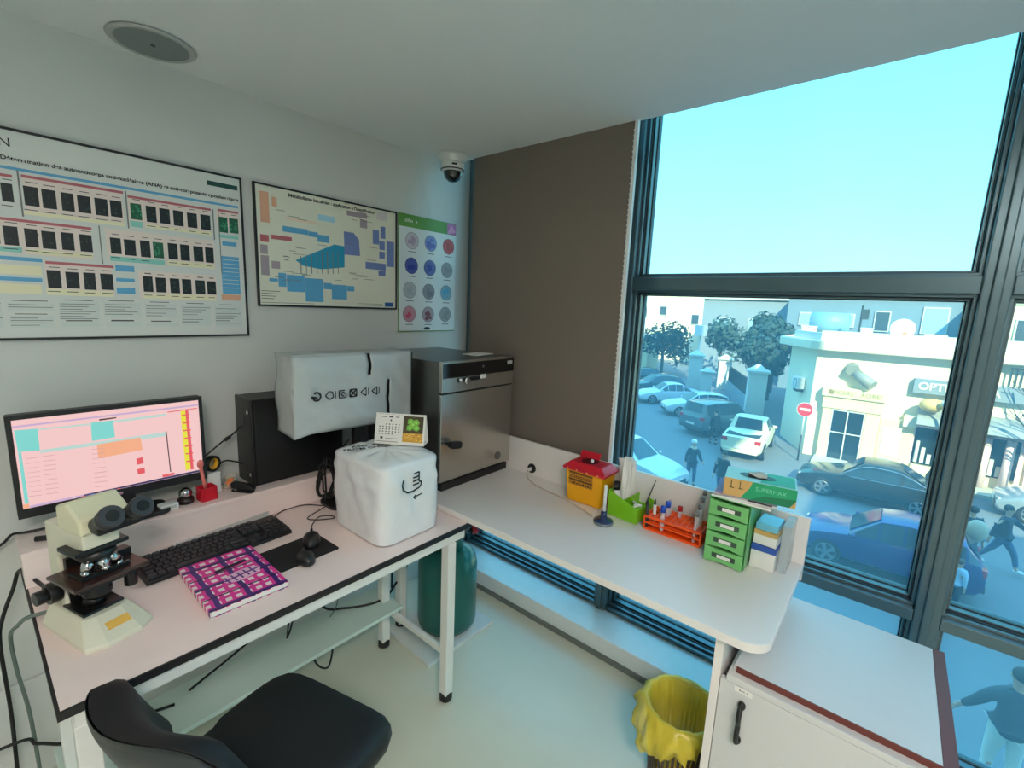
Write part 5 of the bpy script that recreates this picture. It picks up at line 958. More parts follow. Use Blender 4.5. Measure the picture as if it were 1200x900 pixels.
for i, (x, y) in enumerate(((1.655, .705), (1.675, .712), (1.665, .698))):
    p_ = thing('plastic_vial', 'tiny white plastic vial lying at the low end of the green organizer', 'vial', (x, y, WT + .0085 + .0485), i * 1.1, 'white vials in the green organizer')
    mb = MB(); mb.cyl((-.012, 0, .006), (.012, 0, .006), .006, n=12); mb.build('tube', white_pl, p_)
    mb = MB(); mb.cyl((.0122, 0, .006), (.017, 0, .006), .0068, n=12); mb.build('cap', white_pl, p_)
MB_ = MB(); MB_.box(1.632, .684, WT + .0075, 1.70, .728, WT + .056); tag(MB_.build('inner_box', lime, bevel=.002), 'small lime green box inside the low end of the organizer', 'box')

# orange test tube rack
orange = mat('orange_plastic', rgb(240, 84, 14), .35)
o = thing('test_tube_rack', 'orange test tube rack between the green organizer and green drawers', 'rack', (1.672, .545, WT), -.0)
NX, NY = 5, 11
def grid_plate(mb, x0, x1, y0, y1, z0, z1, nx, ny, bar):
    mb.box(x0, y0, z0, x1, y0 + bar, z1); mb.box(x0, y1 - bar, z0, x1, y1, z1); mb.box(x0, y0 + bar, z0, x0 + bar, y1 - bar, z1); mb.box(x1 - bar, y0 + bar, z0, x1, y1 - bar, z1)
    for i in range(1, nx): x = x0 + (x1 - x0) * i / nx; mb.box(x - bar * .4, y0 + bar, z0, x + bar * .4, y1 - bar, z1)
    for i in range(1, ny): y = y0 + (y1 - y0) * i / ny; mb.box(x0 + bar, y - bar * .4, z0 + .0002, x1 - bar, y + bar * .4, z1 - .0002)
for nm, z0, z1 in (('upper_grid', .048, .058), ('middle_grid', .026, .032)):
    mb = MB(); grid_plate(mb, -.056, .056, -.108, .108, z0, z1, NX, NY, .0085); mb.build(nm, orange, o, bevel=.001)
mb = MB(); mb.rrect(-.056, -.108, .056, .108, .008, .001, .010); mb.build('base', orange, o, bevel=.001)
mb = MB()
for x in (-.056, .052):
    for y in (-.108, .102): mb.box(x, y, .0102, x + .004, y + .006, .0258); mb.box(x, y, .0322, x + .004, y + .006, .0478)
mb.build('corner_posts', orange, o)
px_ = lambda i: 1.672 - .056 + .112 * (i + .5) / NX
py_ = lambda j: .545 - .108 + .216 * (j + .5) / NY
clear = mat('clear_tube', rgb(225, 228, 232), .08, alpha=.4)
def tube_in(i, j, label, capm, h=.085, r=.007, group=None, caph=.014):
    t = thing('test_tube', label, 'test tube', (px_(i), py_(j), WT + .0105), 0, group)
    MB().lathe([(.001, 0), (r * .7, .002), (r, .007), (r, h)], n=14, capt=True).build('glass', clear, t)
    if capm: MB().lathe([(r + .0015, h - .004), (r + .0018, h + caph * .4), (r + .0012, h + caph)], n=14).build('cap', capm, t)
blue_cap = mat('blue_cap', rgb(24, 78, 190), .35); red_cap = mat('red_cap', rgb(176, 20, 34), .35)
tube_in(0, 7, 'blue capped test tube nearest the front edge of the orange rack', blue_cap, .08, .0085, caph=.018)
tube_in(2, 7, 'blue capped test tube behind another blue one in the orange rack', blue_cap, .085, .0085, caph=.018)
tube_in(3, 5, 'dark red capped test tube in the middle of the orange rack', red_cap, .075)
tube_in(3, 7, 'uncapped clear test tube behind the blue capped tubes in the orange rack', None, .10)
for q, (i, j, h) in enumerate(((0, 1, .10), (2, 1, .14), (3, 1, .16), (1, 1, .12))):
    t = thing('glass_pipette', 'thin clear tube standing in a cluster at the drawer end of the orange rack', 'pipette', (px_(i), py_(j), WT + .0105), 0, 'thin tubes in the orange rack')
    MB().cyl((0, 0, 0), (.0, -.004, h), .0055, n=12).build('glass', clear, t)
    MB().cyl((0, -.004, h + .0002), (0, -.0045, h + .018), .0075, .006, n=12).build('grey_cap', mat('grey_stopper', rgb(120, 116, 118), .5), t)
for q, (i, j) in enumerate(((0, 10), (1, 9))):
    t = thing('marker_pen', ('dark grey pen standing at the organizer end of the orange rack', 'pale grey pen standing behind the dark one in the orange rack')[q], 'pen', (px_(i), py_(j), WT + .0105))
    m_ = dark_pl if q == 0 else white_pl
    MB().cyl((0, 0, 0), (.0, .003, .085), .006, n=12).build('barrel', m_, t); MB().cyl((0, .003, .0852), (0, .0035, .105), .0045, .003, n=12).build('cap', dark_pl, t)

# green drawer unit
gtr = mat('translucent_green', rgb(122, 196, 118), .25, vary=.05, alpha=.93)
gdk = mat('green_shell', rgb(92, 172, 104), .3, vary=.05)
o = thing('drawer_unit', 'small translucent green four drawer unit standing on the worktop', 'drawer unit', (1.65, .347, WT), 0)
mb = MB(); mb.box(-.082, .061, .001, .085, .064, .236); mb.box(-.082, -.064, .001, .085, -.061, .236); mb.box(.082, -.0608, .001, .085, .0608, .236); mb.box(-.082, -.0608, .001, .082, .0608, .004); mb.box(-.086, -.064, .2362, .085, .064, .240)
for k_ in range(1, 4): mb.box(-.082, -.0608, .0585 * k_, .0818, .0608, .0585 * k_ + .002)
mb.build('shell', gdk, o, bevel=.0015)
for k_ in range(4):
    z0 = .0055 + k_ * .0585
    mb = MB()
    n_ = 10; fr = []
    for i in range(n_ + 1):
        y = -.0595 + .119 * i / n_; fr.append((y, z0 + .003 * math.cos(PI * (i / n_ - .5) * 2) - .001))
    tpz = [(y, z0 + .0515 - .004 * math.cos(PI * (y / .119)) ) for y, _ in fr][::-1]
    mb.prism([(y, z) for y, z in fr + tpz], 'x', -.096, -.0825)
    mb.box(-.0823, -.0585, z0, .07, .0585, z0 + .035)
    d_ = mb.build('drawer', gtr, o, bevel=.0015)
    mb = MB(); mb.box(-.0978, -.038, z0 + .017, -.0962, .034, z0 + .034); mb.build('handle_slot', mat('dark_green_slot', rgb(58, 82, 62), .5), d_)
    mb = MB(); mb.box(-.0988, -.024 + .004 * (k_ % 2), z0 + .019, -.098, .018, z0 + .031); mb.build('name_label', paper, d_)
o.scale = (1, 1, .94)
# magazine + glove box on the drawers
LEAF = ((paper, 'white leaflet at the bottom of the crooked pile on the green drawers'), (white_pl, 'white leaflet second from the bottom of the pile under the glove box'),
        (mat('grey_paper', rgb(206, 198, 204), .6), 'greyish leaflet with a black band third up in the pile under the glove box'), (mat('purple_print_paper', rgb(158, 128, 168), .6), 'purple leaflet directly under the green glove box'))
for q, (m_, lb_) in enumerate(LEAF):
    o = thing('leaflet', lb_, 'leaflet', (1.645, .325, WT + .2265 + q * .0062), .12 + (-.10, .08, -.03, .06)[q], 'leaflets under the glove box')
    MB().box(-.082, -.094, 0, .07, .082, .0058).build('pages', m_, o)
    if q == 2: MB().box(-.0828, -.09, .001, -.0821, -.02, .0052).build('printed_band', ink, o)
gb = thing('glove_box', 'green and tan disposable glove box lying open on the leaflet stack', 'box', (1.616, .278, WT + .2265 + .0250), .18)
gb.scale = (1, .90, .93)
gw = mat('glove_box_white', rgb(170, 222, 216), .4)
mb = MB(); mb.box(-.062, -.112, .0005, .062, .112, .064); gx_b = mb.build('carton', gw, gb, bevel=.0015)
C2 = {'g': rgb(22, 150, 100), 't': rgb(206, 164, 98), 'd': rgb(18, 112, 78)}
mb = MB()
def gq(y0, y1, z0, z1, c, d): mb.col = rgb(*c); mb.quad((-.0624 - d, y1, z0), (-.0624 - d, y0, z0), (-.0624 - d, y0, z1), (-.0624 - d, y1, z1))
gq(-.112, .112, .001, .0635, (206, 164, 98), .0002)
mb.col = rgb(26, 160, 108); mb.add([(-.0628, .055, .001), (-.0628, -.112, .001), (-.0628, -.112, .0635), (-.0628, .022, .0635), (-.0628, .03, .04)], [(0, 1, 2, 3, 4)])
mb.col = rgb(16, 122, 84); mb.add([(-.0629, .03, .001), (-.0629, -.112, .001), (-.0629, -.112, .03), (-.0629, -.02, .022)], [(0, 1, 2, 3)])
mb.col = rgb(206, 164, 98); mb.add([(-.063, -.094, .001), (-.063, -.112, .001), (-.063, -.112, .026)], [(0, 1, 2)])
mb.col = rgb(70, 80, 40)
for y in (.09, .062):
    mb.quad((-.063, y, .03), (-.063, y - .003, .03), (-.063, y - .003, .058), (-.063, y, .058)); mb.quad((-.063, y + .002, .03), (-.063, y - .012, .03), (-.063, y - .012, .033), (-.063, y + .002, .033))
mb.col = rgb(40, 176, 130); mb.quad((-.055, -.106, .0645), (.055, -.106, .0645), (.055, -.02, .0645), (-.055, .0, .0645))
mb.build('printed_pattern', print_m, gb, colors=True)
text('lettering', 'SUPERMAX', .019, mat('pale_green_print', rgb(120, 214, 176), .5), gb, M_face_nx(-.0632, -.035, .042))
mb = MB(); mb.prism([(.026 * math.cos(t * PI / 12), .058 * math.sin(t * PI / 12) + .01) for t in range(24)], 'z', .0646, .0652); mb.build('opening', black_pl, gb)
mb = MB(); mb.smooth = True
mb.add(*sheet(lambda u, v, d: (-.018 + .036 * u + d, -.02 + .06 * v, .0665 + .006 * math.sin(PI * u) * math.sin(PI * v) + abs(d)), 10, 10, .008, 12))
gl_ = tag(mb.build('rubber_glove', mat('cream_glove', rgb(206, 196, 178), .6), solid=.001), 'cream rubber glove poking out of the opening of the glove box', 'glove')
gl_.location = gb.location; gl_.rotation_euler = gb.rotation_euler; gl_.scale = gb.scale
# two small boxes at the far end
o = thing('reagent_box', 'white box with blue lid beside the green drawers, lower of two', 'box', (1.672, .243, WT))
mb = MB(); mb.box(-.05, -.036, .001, .05, .036, .062); mb.build('carton', white_pl, o, bevel=.001)
mb = MB(); mb.box(-.0512, -.0372, .0622, .0512, .0372, .082); mb.build('lid', mat('blue_lid', rgb(44, 84, 170), .4), o, bevel=.001)
mb = MB(); mb.box(-.0508, .008, .012, -.0502, .028, .05); mb.build('side_label', paper, o)
o = thing('reagent_box', 'white and tan box with pale blue lid stacked on the blue lidded box', 'box', (1.674, .241, WT + .0825), -.05)
mb = MB(); mb.box(-.048, -.034, .001, .048, .034, .034); mb.build('carton', white_pl, o, bevel=.001)
mb = MB(); mb.box(-.0488, -.0348, .0342, .0488, .0348, .050); mb.build('tan_band', mat('tan_card', rgb(196, 160, 96), .5), o)
mb = MB(); mb.box(-.046, -.032, .0502, .046, .032, .074); mb.build('lid', mat('pale_blue_lid', rgb(110, 190, 220), .3), o, bevel=.002)
o = MB(); o.box(-.055, -.012, 0, .055, .012, .16); tag(o.build('clear_case', mat('clear_case', rgb(200, 215, 220), .1, alpha=.4), bevel=.001), 'tall clear plastic case standing behind the two small boxes', 'case').location = (1.70, .188, WT + .0005)

# ---------------------------------------------------------------- gas bottle on its mat, basket
mt = MB(); mt.M = Matrix.Rotation(-.03, 4, 'Z'); mt.box(-.21, -.165, 0, .20, .165, .018)
tag(mt.build('floor_slab', mat('white_slab', rgb(208, 212, 208), .4), bevel=.002), 'thin white board lying on the floor under the green gas bottle', 'board').location = (1.405, 1.55, 0.0005)
o = thing('gas_bottle', 'dark green gas bottle with red regulator standing on the white floor board', 'gas bottle', (1.442, 1.552, .019))
gg = mat('teal_green_enamel', rgb(18, 92, 84), .3, vary=.06, coat=.3)
MB().lathe([(.12, .006), (.14, .02), (.145, .05), (.145, .40), (.138, .445), (.11, .485), (.06, .508), (.034, .512)], n=40).build('body', gg, o)
MB().lathe([(.122, 0), (.128, .004), (.128, .012)], n=32).build('foot_ring', mat('dark_ring', rgb(16, 24, 24), .6), o)
mb = MB(); ring_l(mb, .075, .070, .04); [None]
mb.M = Matrix.Identity(4)
mb2 = MB(); mb2.M = Matrix.Translation((0, 0, .555)); ring_l(mb2, .075, .070, .045); mb2.build('collar', gg, o)
MB().lathe([(.034, .513), (.034, .53), (.018, .535), (.018, .57)], n=16).build('valve', dark_steel, o)
mb = MB(); mb.lathe([(.03, .571), (.034, .576), (.034, .60), (.026, .606)], n=20); mb.cyl((.02, -.02, .59), (.095, -.065, .60), .014, n=14); rg = mb.build('regulator', dark_steel, o)
mb = MB(); mb.cyl((.096, -.066, .601), (.118, -.079, .603), .028, n=22); mb.build('red_knob', mat('dark_red_knob', rgb(168, 24, 40), .35), rg)
mb = MB(); mb.tube([(.04, -.01, .60), (.10, -.0, .61), (.16, -.06, .60), (.21, -.12, .60), (.235, -.17, .63), (.22, -.20, .70), (.20, -.21, .731)], .007, 8); mb.build('hose', mat('white_hose', rgb(206, 216, 220), .4), rg)
o.scale = (1, 1, .80)
o = thing('waste_basket', 'slatted dark waste basket with yellow bin liner below the worktop end', 'waste basket', (1.44, .388, 0))
mb = MB()
brn = mat('brown_basket', rgb(74, 58, 44), .5)
for i in range(40):
    a = 2 * PI * i / 40; a2 = a + .09
    mb.add([(.085 * math.cos(a), .085 * math.sin(a), .012), (.085 * math.cos(a2), .085 * math.sin(a2), .012), (.112 * math.cos(a2), .112 * math.sin(a2), .285), (.112 * math.cos(a), .112 * math.sin(a), .285)], [(0, 1, 2, 3)])
mb.build('slats', brn, o, solid=.003)
mb = MB(); mb.lathe([(.082, .001), (.088, .004), (.088, .014)], n=32); mb.build('base', brn, o)
mb = MB(); mb.M = Matrix.Translation((0, 0, .284)); ring_l(mb, .1165, .1105, .005); mb.build('rim', brn, o)
mb = MB(); mb.smooth = True
NUq = 96
vs, fs = [], []
for j in range(17):
    v = j / 16
    for i in range(NUq):
        a = 2 * PI * i / NUq
        wob = .005 * math.sin(13 * a + 5 * v) + .005 * math.sin(23 * a - 9 * v + 1) * math.sin(3 * a) + .0035 * math.sin(41 * a + 11 * v)
        if v < .25:      # short turn inside the rim
            q = v / .25; r = .0775 + .0275 * q; z = .03 + .272 * q; w_ = wob * .25
        elif v < .4:
            q = (v - .25) / .15; r = .105 + .022 * q; z = .302 + .006 * math.sin(q * PI); w_ = wob * .3
        else:            # loose skirt, longest on the side towards the desk
            q = (v - .4) / .6; long_ = max(0, math.cos(a - 2.75)); drop = .030 + .085 * long_ ** 1.5 + .012 * math.sin(5 * a + 1)
            r = .127 + (.008 + .022 * long_) * math.sin(q * PI * .75) - .012 * q * (1 - long_); z = .302 - drop * q; w_ = wob * (.4 + 1.6 * q)
        vs.append(((r + w_) * math.cos(a), (r + w_) * math.sin(a), z))
for j in range(16):
    for i in range(NUq): fs.append((j * NUq + i, j * NUq + (i + 1) % NUq, (j + 1) * NUq + (i + 1) % NUq, (j + 1) * NUq + i))
mb.add(vs, fs); mb.build('bin_liner', mat('yellow_liner', rgb(226, 206, 66), .28, alpha=.78, bump=.5, scale=26), o)
for i, (x, y, z, c, lbl) in enumerate(((.03, -.01, .10, (190, 52, 44), 'crumpled red wrapper at the bottom of the lined waste basket'), (-.03, .03, .10, (120, 112, 100), 'crumpled grey paper at the bottom of the lined waste basket'), (.0, -.045, .10, (92, 70, 52), 'crumpled brown paper at the bottom of the lined waste basket'))):
    mb = MB(); mb.smooth = True; mb.ball((0, 0, .03), .042, .038, .03, n=14, m=9)
    r_ = random.Random(i); mb.v = [tuple(c_ + r_.uniform(-.006, .006) for c_ in v) for v in mb.v]
    tag(mb.build('crumpled_paper', mat('litter_%d' % i, rgb(*c), .7)), lbl, 'litter').location = (1.44 + x, .388 + y, z - .08)
# ---------------------------------------------------------------- chair
ch_ = thing('office_chair', 'black padded swivel office chair pulled up at the desk', 'chair', (.403, 1.04, 0), .268)
blk_fab = mat('black_upholstery', rgb(17, 18, 21), .55, vary=.1, scale=300, bump=.08)
mb = MB(); mb.smooth = True
NU = 48; rows = [(.90, .432), (.985, .436), (1.0, .455), (.985, .485), (.93, .497), (.75, .501), (.45, .4995), (.1, .498)]
vs, fs = [], []
for s_, z in rows:
    for i in range(NU):
        a = 2 * PI * i / NU; n_ = 7.0
        ca, sa = math.cos(a), math.sin(a); r = (abs(ca) ** n_ + abs(sa) ** n_) ** (-1 / n_)
        x = .222 * r * ca * s_; y = (.215 - .012 * (ca < 0)) * r * sa * s_
        vs.append((x, y, z - .02 * max(0, (x / .222)) ** 3 * (s_ > .3)))
for j in range(len(rows) - 1):
    for i in range(NU): fs.append((j * NU + i, j * NU + (i + 1) % NU, (j + 1) * NU + (i + 1) % NU, (j + 1) * NU + i))
fs.append(tuple(range(NU))[::-1]); fs.append(tuple(range((len(rows) - 1) * NU, len(rows) * NU)))
mb.add(vs, fs); mb.build('seat', blk_fab, ch_)
mb = MB(); mb.rrect(-.205, -.195, .212, .195, .06, .405, .431); mb.build('seat_shell', black_pl, ch_, bevel=.004)
def backpad(name, m, thick, grow, off):
    mb = MB(); mb.smooth = True
    NA, NB = 20, 16; vs = []; fs = []
    for side in (0, 1):
        for j in range(NB + 1):
            t = -1 + 2 * j / NB
            for i in range(NA + 1):
                s_ = -1 + 2 * i / NA
                hw = (.208 + grow); hh = (.145 + grow)
                # squircle map
                y = hw * s_ * math.sqrt(max(0, 1 - .30 * t * t)); z = .024 + .016 * s_ * s_ + hh * t * math.sqrt(max(0, 1 - .62 * s_ ** 4 - .1 * s_ * s_))
                ed = max(0, 1 - max(abs(s_), abs(t)) ** 6)
                x = -.275 + .075 * s_ * s_ - .05 * t + off + (thick * ed if side else 0)
                vs.append((x, y, .68 + z))
    n1 = (NA + 1) * (NB + 1)
    for side in (0, 1):
        for j in range(NB):
            for i in range(NA):
                a = side * n1 + j * (NA + 1) + i
                q = (a, a + 1, a + NA + 2, a + NA + 1); fs.append(q if side else q[::-1])
    for i in range(NA):
        for jj in (0, NB):
            a = jj * (NA + 1) + i; q = (a, a + 1, n1 + a + 1, n1 + a); fs.append(q if jj == 0 else q[::-1])
    for j in range(NB):
        for ii in (0, NA):
            a = j * (NA + 1) + ii; q = (a, a + NA + 1, n1 + a + NA + 1, n1 + a); fs.append(q[::-1] if ii == 0 else q)
    mb.add(vs, fs); return mb.build(name, m, ch_)
backpad('backrest', blk_fab, .06, 0, 0)
backpad('backrest_shell', mat('charcoal_shell', rgb(40, 44, 50), .4), -.010, .001, -.004)
mb = MB(); mb.tube([(-.05, 0, .375), (-.24, 0, .37), (-.31, 0, .42), (-.315, 0, .60)], .018, 10); mb.build('back_bracket', black_pl, ch_)
mb = MB(); mb.box(-.11, -.09, .35, .11, .09, .4045); mb.build('mechanism', black_pl, ch_, bevel=.006)
mb = MB(); mb.cyl((.05, -.09, .365), (.06, -.225, .365), .006, n=10); mb.ball((.06, -.235, .365), .014, .02, .014); mb.build('lift_lever', black_pl, ch_)
mb = MB(); mb.cyl((0, 0, .10), (0, 0, .22), .027, n=20); mb.cyl((0, 0, .22), (0, 0, .3495), .016, n=20); mb.build('gas_column', chrome, ch_)
mb = MB()
for i in range(5):
    a = 2 * PI * i / 5 + .3; c, s_ = math.cos(a), math.sin(a)
    mb.hexa([(.02 * c - .02 * -s_, .02 * s_ - .02 * c, .075), (.02 * c + .02 * -s_, .02 * s_ + .02 * c, .075), (.26 * c + .014 * -s_, .26 * s_ + .014 * c, .062), (.26 * c - .014 * -s_, .26 * s_ - .014 * c, .062)],
            [(.02 * c - .02 * -s_, .02 * s_ - .02 * c, .11), (.02 * c + .02 * -s_, .02 * s_ + .02 * c, .11), (.26 * c + .014 * -s_, .26 * s_ + .014 * c, .082), (.26 * c - .014 * -s_, .26 * s_ - .014 * c, .082)])
mb.build('star_base', black_pl, ch_, bevel=.003)
for i in range(5):
    a = 2 * PI * i / 5 + .3; mb = MB()
    mb.M = Matrix.Translation((.245 * math.cos(a), .245 * math.sin(a), .03)) @ Matrix.Rotation(a * 1.7, 4, 'Z')
    mb.cyl((0, -.022, 0), (0, -.006, 0), .029, n=18); mb.cyl((0, .006, 0), (0, .022, 0), .029, n=18); mb.cyl((0, 0, 0), (0, 0, .034), .007, n=8); mb.build('caster', black_pl, ch_)

# ---------------------------------------------------------------- cables
cab = mat('black_cable', rgb(14, 14, 15), .5); gcab = mat('grey_green_cable', rgb(96, 112, 104), .5)
def cable(label, pts, r=.004, m=cab, name='cable', sub=8):
    mb = MB(); mb.tube(pts, r, 8, sub); return tag(mb.build(name, m), label, 'cable')
cable('black cable rising from the desk foot to the microscope lamp', [(-.02, 1.93, .02), (-.012, 1.93, .30), (-.012, 1.92, .54), (.0, 1.92, .62), (.03, 1.93, .70), (.05, 1.90, .765), (.085, 1.72, .775), (.115, 1.60, .80), (.135, 1.556, .83)], .005)
cable('grey cable looping from the microscope base down past the desk edge to the floor', [(.155, 1.59, .765), (.09, 1.60, .762), (.042, 1.62, .755), (.025, 1.70, .70), (.01, 1.84, .60), (.012, 1.86, .48), (.025, 1.87, .30), (.028, 1.87, .01)], .005, gcab)
cable('black cable entering along the wall at ledge height left of the desk', [(-.25, 1.97, .76), (-.05, 1.97, .80), (.02, 1.96, .835), (.045, 1.95, .862), (.08, 1.93, .866), (.2, 1.92, .866)], .004)
cable('black cable running low along the wall onto the lower shelf', [(-.5, 1.93, .20), (-.04, 1.84, .262), (.03, 1.80, .252), (.10, 1.74, .245), (.23, 1.715, .242), (.34, 1.68, .242)], .0045)
cable('black cable running on the floor under the lower shelf', [(-.1, 1.45, .006), (.2, 1.5, .006), (.5, 1.62, .006), (.75, 1.68, .006)], .004)
cable('thin black cable with a ferrite bead between monitor and computer tower', [(.535, 1.89, 1.005), (.60, 1.905, 1.045), (.64, 1.92, 1.062), (.681, 1.94, 1.085)], .003)
mb = MB(); mb.cyl((.612, 1.908, 1.05), (.632, 1.916, 1.058), .007, n=12)
ob = mb.build('ferrite_bead', black_pl, [q for q in bpy.data.objects if q.get('label', '').startswith('thin black cable with a ferrite')][0])
cable('short black cable lying on the ledge behind carton and bag', [(.54, 1.93, .865), (.60, 1.932, .955), (.65, 1.935, .950), (.6805, 1.94, .93)], .003)
# tangle hanging between ledge end and bagged instrument
rr_ = random.Random(14)
pts = [(1.04, 1.76, 1.0), (.98, 1.745, .95)]
for i in range(44):
    a = i * .92 + rr_.uniform(-.2, .2); r = rr_.uniform(.03, .065)
    pts.append((.932 + r * .8 * math.cos(a), 1.752 + rr_.uniform(-.025, .02), .855 + r * 1.6 * math.sin(a) + rr_.uniform(-.015, .015)))
pts += [(.92, 1.74, .79), (.90, 1.73, .757)]
cable('tangled bundle of black cables hanging at the end of the desk ledge', pts, .0035, sub=6)
cable('thin black cable looping on the desk from the keyboard towards the tangle', [(.70, 1.73, .758), (.715, 1.75, .758), (.76, 1.785, .755), (.82, 1.79, .7545), (.86, 1.77, .7545), (.90, 1.72, .7545), (.93, 1.71, .7545), (.99, 1.75, .757), (1.02, 1.76, .80)], .0022)
cable('thin mouse cable curling across the desk to the tangle', [(.74, 1.522, .764), (.765, 1.56, .7545), (.79, 1.60, .7545), (.84, 1.64, .7545), (.875, 1.61, .7545), (.868, 1.59, .7545), (.82, 1.62, .7545), (.80, 1.66, .7545), (.88, 1.70, .7545), (.95, 1.73, .7545), (1.02, 1.74, .78)], .0020)
cable('black cable lying across the right end of the lower shelf and rising behind the desk', [(.86, 1.86, .40), (.90, 1.76, .275), (.985, 1.72, .242), (1.09, 1.66, .242), (1.165, 1.66, .245), (1.24, 1.70, .25), (1.33, 1.74, .27), (1.36, 1.76, .40), (1.355, 1.78, .60), (1.33, 1.80, .74)], .005)
cable('black cable dropping straight behind the desk by its rear leg', [(1.205, 1.72, .735), (1.208, 1.70, .55), (1.208, 1.685, .40), (1.2, 1.675, .258)], .005)
cable('black cable hanging diagonally onto the lower shelf near the chair', [(.75, 1.77, .50), (.70, 1.765, .38), (.655, 1.755, .31), (.53, 1.745, .262), (.46, 1.735, .246), (.39, 1.71, .242)], .004)
cable('pair of short black cables hanging to the middle of the lower shelf', [(.755, 1.745, .50), (.748, 1.735, .34), (.735, 1.728, .255), (.731, 1.722, .243), (.75, 1.726, .28), (.772, 1.735, .36), (.78, 1.75, .50)], .0035)
cable('thin grey cable hanging behind the desk over the lower shelf', [(.985, 1.77, .50), (.97, 1.745, .36), (.95, 1.73, .27), (.91, 1.715, .241)], .0022, gcab)
cable('black cable loop drooping below the lower shelf onto the floor', [(.90, 1.68, .219), (.897, 1.675, .12), (.855, 1.64, .075), (.82, 1.67, .10), (.80, 1.69, .219)], .004)
# ================================================================ outside
asphalt = mat('street_asphalt', rgb(108, 111, 114), .8, vary=.10, scale=.6)
pave = mat('pavement_stone', rgb(190, 184, 168), .8, vary=.08, scale=1.2)
sbox('street', asphalt, -10, -70, S - .3, 120, 90, S)
sbox('pavement', pave, 23.3, -40, S, 24.69, 2.2, S + .14)
sbox('pavement_near', pave, 2.3, -60, S, 4.2, 60, S + .14)
# the rest of our own building and the neighbour whose shade falls on the street (all behind the window wall)
conc = mat('render_wall', rgb(196, 192, 184), .8, vary=.04, scale=.5)
sbox('wall_own_building_above', conc, -12, -6.2, 2.96, 2.12, 45, 17)
sbox('wall_upper_shade_block', conc, -12, -10.8, 17.01, 2.12, 45, 40)  # unseen overhang, shaped to throw shade on the far parked cars
sbox('wall_own_building_side', conc, -12, 2.13, S, 2.0, 45, 2.95)
sbox('wall_own_building_below', conc, -12, -6.2, S, 2.0, 2.12, -.3)
sbox('wall_neighbour_building', conc, -12, -70, S, 1.5, -9.5, S + 15)

# ---------------------------------------------------------------- helpers for buildings
cream_w = mat('cream_render', rgb(240, 228, 198), .8, vary=.05, scale=.8)
stone_w = mat('portal_stone', rgb(232, 216, 172), .7, vary=.06, scale=2)
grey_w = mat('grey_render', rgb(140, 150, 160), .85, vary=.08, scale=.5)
bluegrey_w = mat('shade_tinted_render', rgb(120, 140, 158), .85, vary=.10, scale=.4)  # darker blue-grey: the terrace's shade is put into the wall colour
pale_w = mat('pale_render', rgb(206, 206, 200), .85, vary=.06, scale=.5)
shop_glass = mat('dark_shop_glass', rgb(34, 46, 54), .12, vary=.3, scale=2, coat=.3)
dark_open = mat('dark_interior', rgb(40, 42, 42), .6, vary=.4, scale=3)
iron = mat('dark_iron', rgb(48, 52, 54), .6)
def wall_quad(mb, a, b, z0, z1, t):
    """vertical slab from plan point a to b, thickness t to the right of a>b"""
    d = (Vector(b) - Vector(a)).normalized(); n_ = Vector((d.y, -d.x))
    p = [Vector(a), Vector(b), Vector(b) + n_ * t, Vector(a) + n_ * t]
    return mb.hexa([(q.x, q.y, z0) for q in p], [(q.x, q.y, z1) for q in p])

# ---------------------------------------------------------------- corner shop building
sb = thing('shop_building', 'sunlit cream single storey corner shop building across the street', 'building', (24.7, -2, S))
LB = lambda: loc(MB(), sb)
mb = LB()
foot = [(24.7, -12), (24.7, 2.7), (27.6, 4.15), (40, 4.15), (40, -12)]
mb.prism([(y, x) for x, y in []] or foot[::-1], 'z', S, .62)
mb.build('walls', cream_w, sb)
mb = LB()      # cornice
co = [(24.25, -12), (24.25, 2.95), (27.3, 4.7), (40, 4.7), (40, -12)]
mb.prism(co[::-1], 'z', .25, .66); mb.build('cornice', cream_w, sb, bevel=.05)
mb = LB()
pa = [(24.75, -12), (24.75, 2.6), (26.5, 4.7), (40, 4.7), (40, -12)]
mb.prism([(24.7, -12), (24.95, -12), (24.95, 2.55), (24.7, 2.65)], 'z', .665, 1.10)
mb.prism([(24.7, 2.65), (24.95, 2.55), (27.7, 3.9), (27.5, 4.1)], 'z', .665, 1.0)
mb.build('parapet', pale_w, sb)
# stone portal
pt = LB()
pt.box(24.35, 1.80, S, 24.69, 2.15, -1.75); pt.box(24.35, .12, S, 24.69, .62, -1.75); pt.box(24.30, .08, -2.25, 24.69, 2.2, -1.72); pt.box(24.22, .02, -1.72, 24.69, 2.26, -1.30)
pt.box(24.42, -1.0, S, 24.69, .115, -2.35)
po = pt.build('portal', stone_w, sb, bevel=.03)
mb = LB(); mb.box(24.36, .625, S + .02, 24.40, 1.795, -2.27); mb.build('door_glass', shop_glass, po)
mb = LB()
for y in (.625, 1.20, 1.75): mb.box(24.33, y, S + .02, 24.358, y + .045, -2.27)
mb.box(24.33, .67, -3.3, 24.358, 1.75, -3.26); mb.box(24.33, .67, -2.32, 24.358, 1.75, -2.27)
mb.build('door_frame', white_pl, po)
mb = LB(); mb.box(24.39, -.62, -3.9, 24.415, -.02, -2.72); mb.build('wall_panel', paper, po)
text('lettering', "PIERRE'  AOREI", .26, mat('gilt_print', rgb(150, 128, 84), .5), po, Matrix.Translation(-Vector(sb.location)) @ M_face_nx(24.215, 1.02, -1.52), depth=.004)
mb = LB(); mb.prism([(1.93 + .10 * math.cos(t * PI / 3) , -1.5 + .12 * math.sin(t * PI / 3 + .3)) for t in range(6)], 'x', 24.20, 24.2195); mb.build('emblem', MATS['gilt_print'], po)
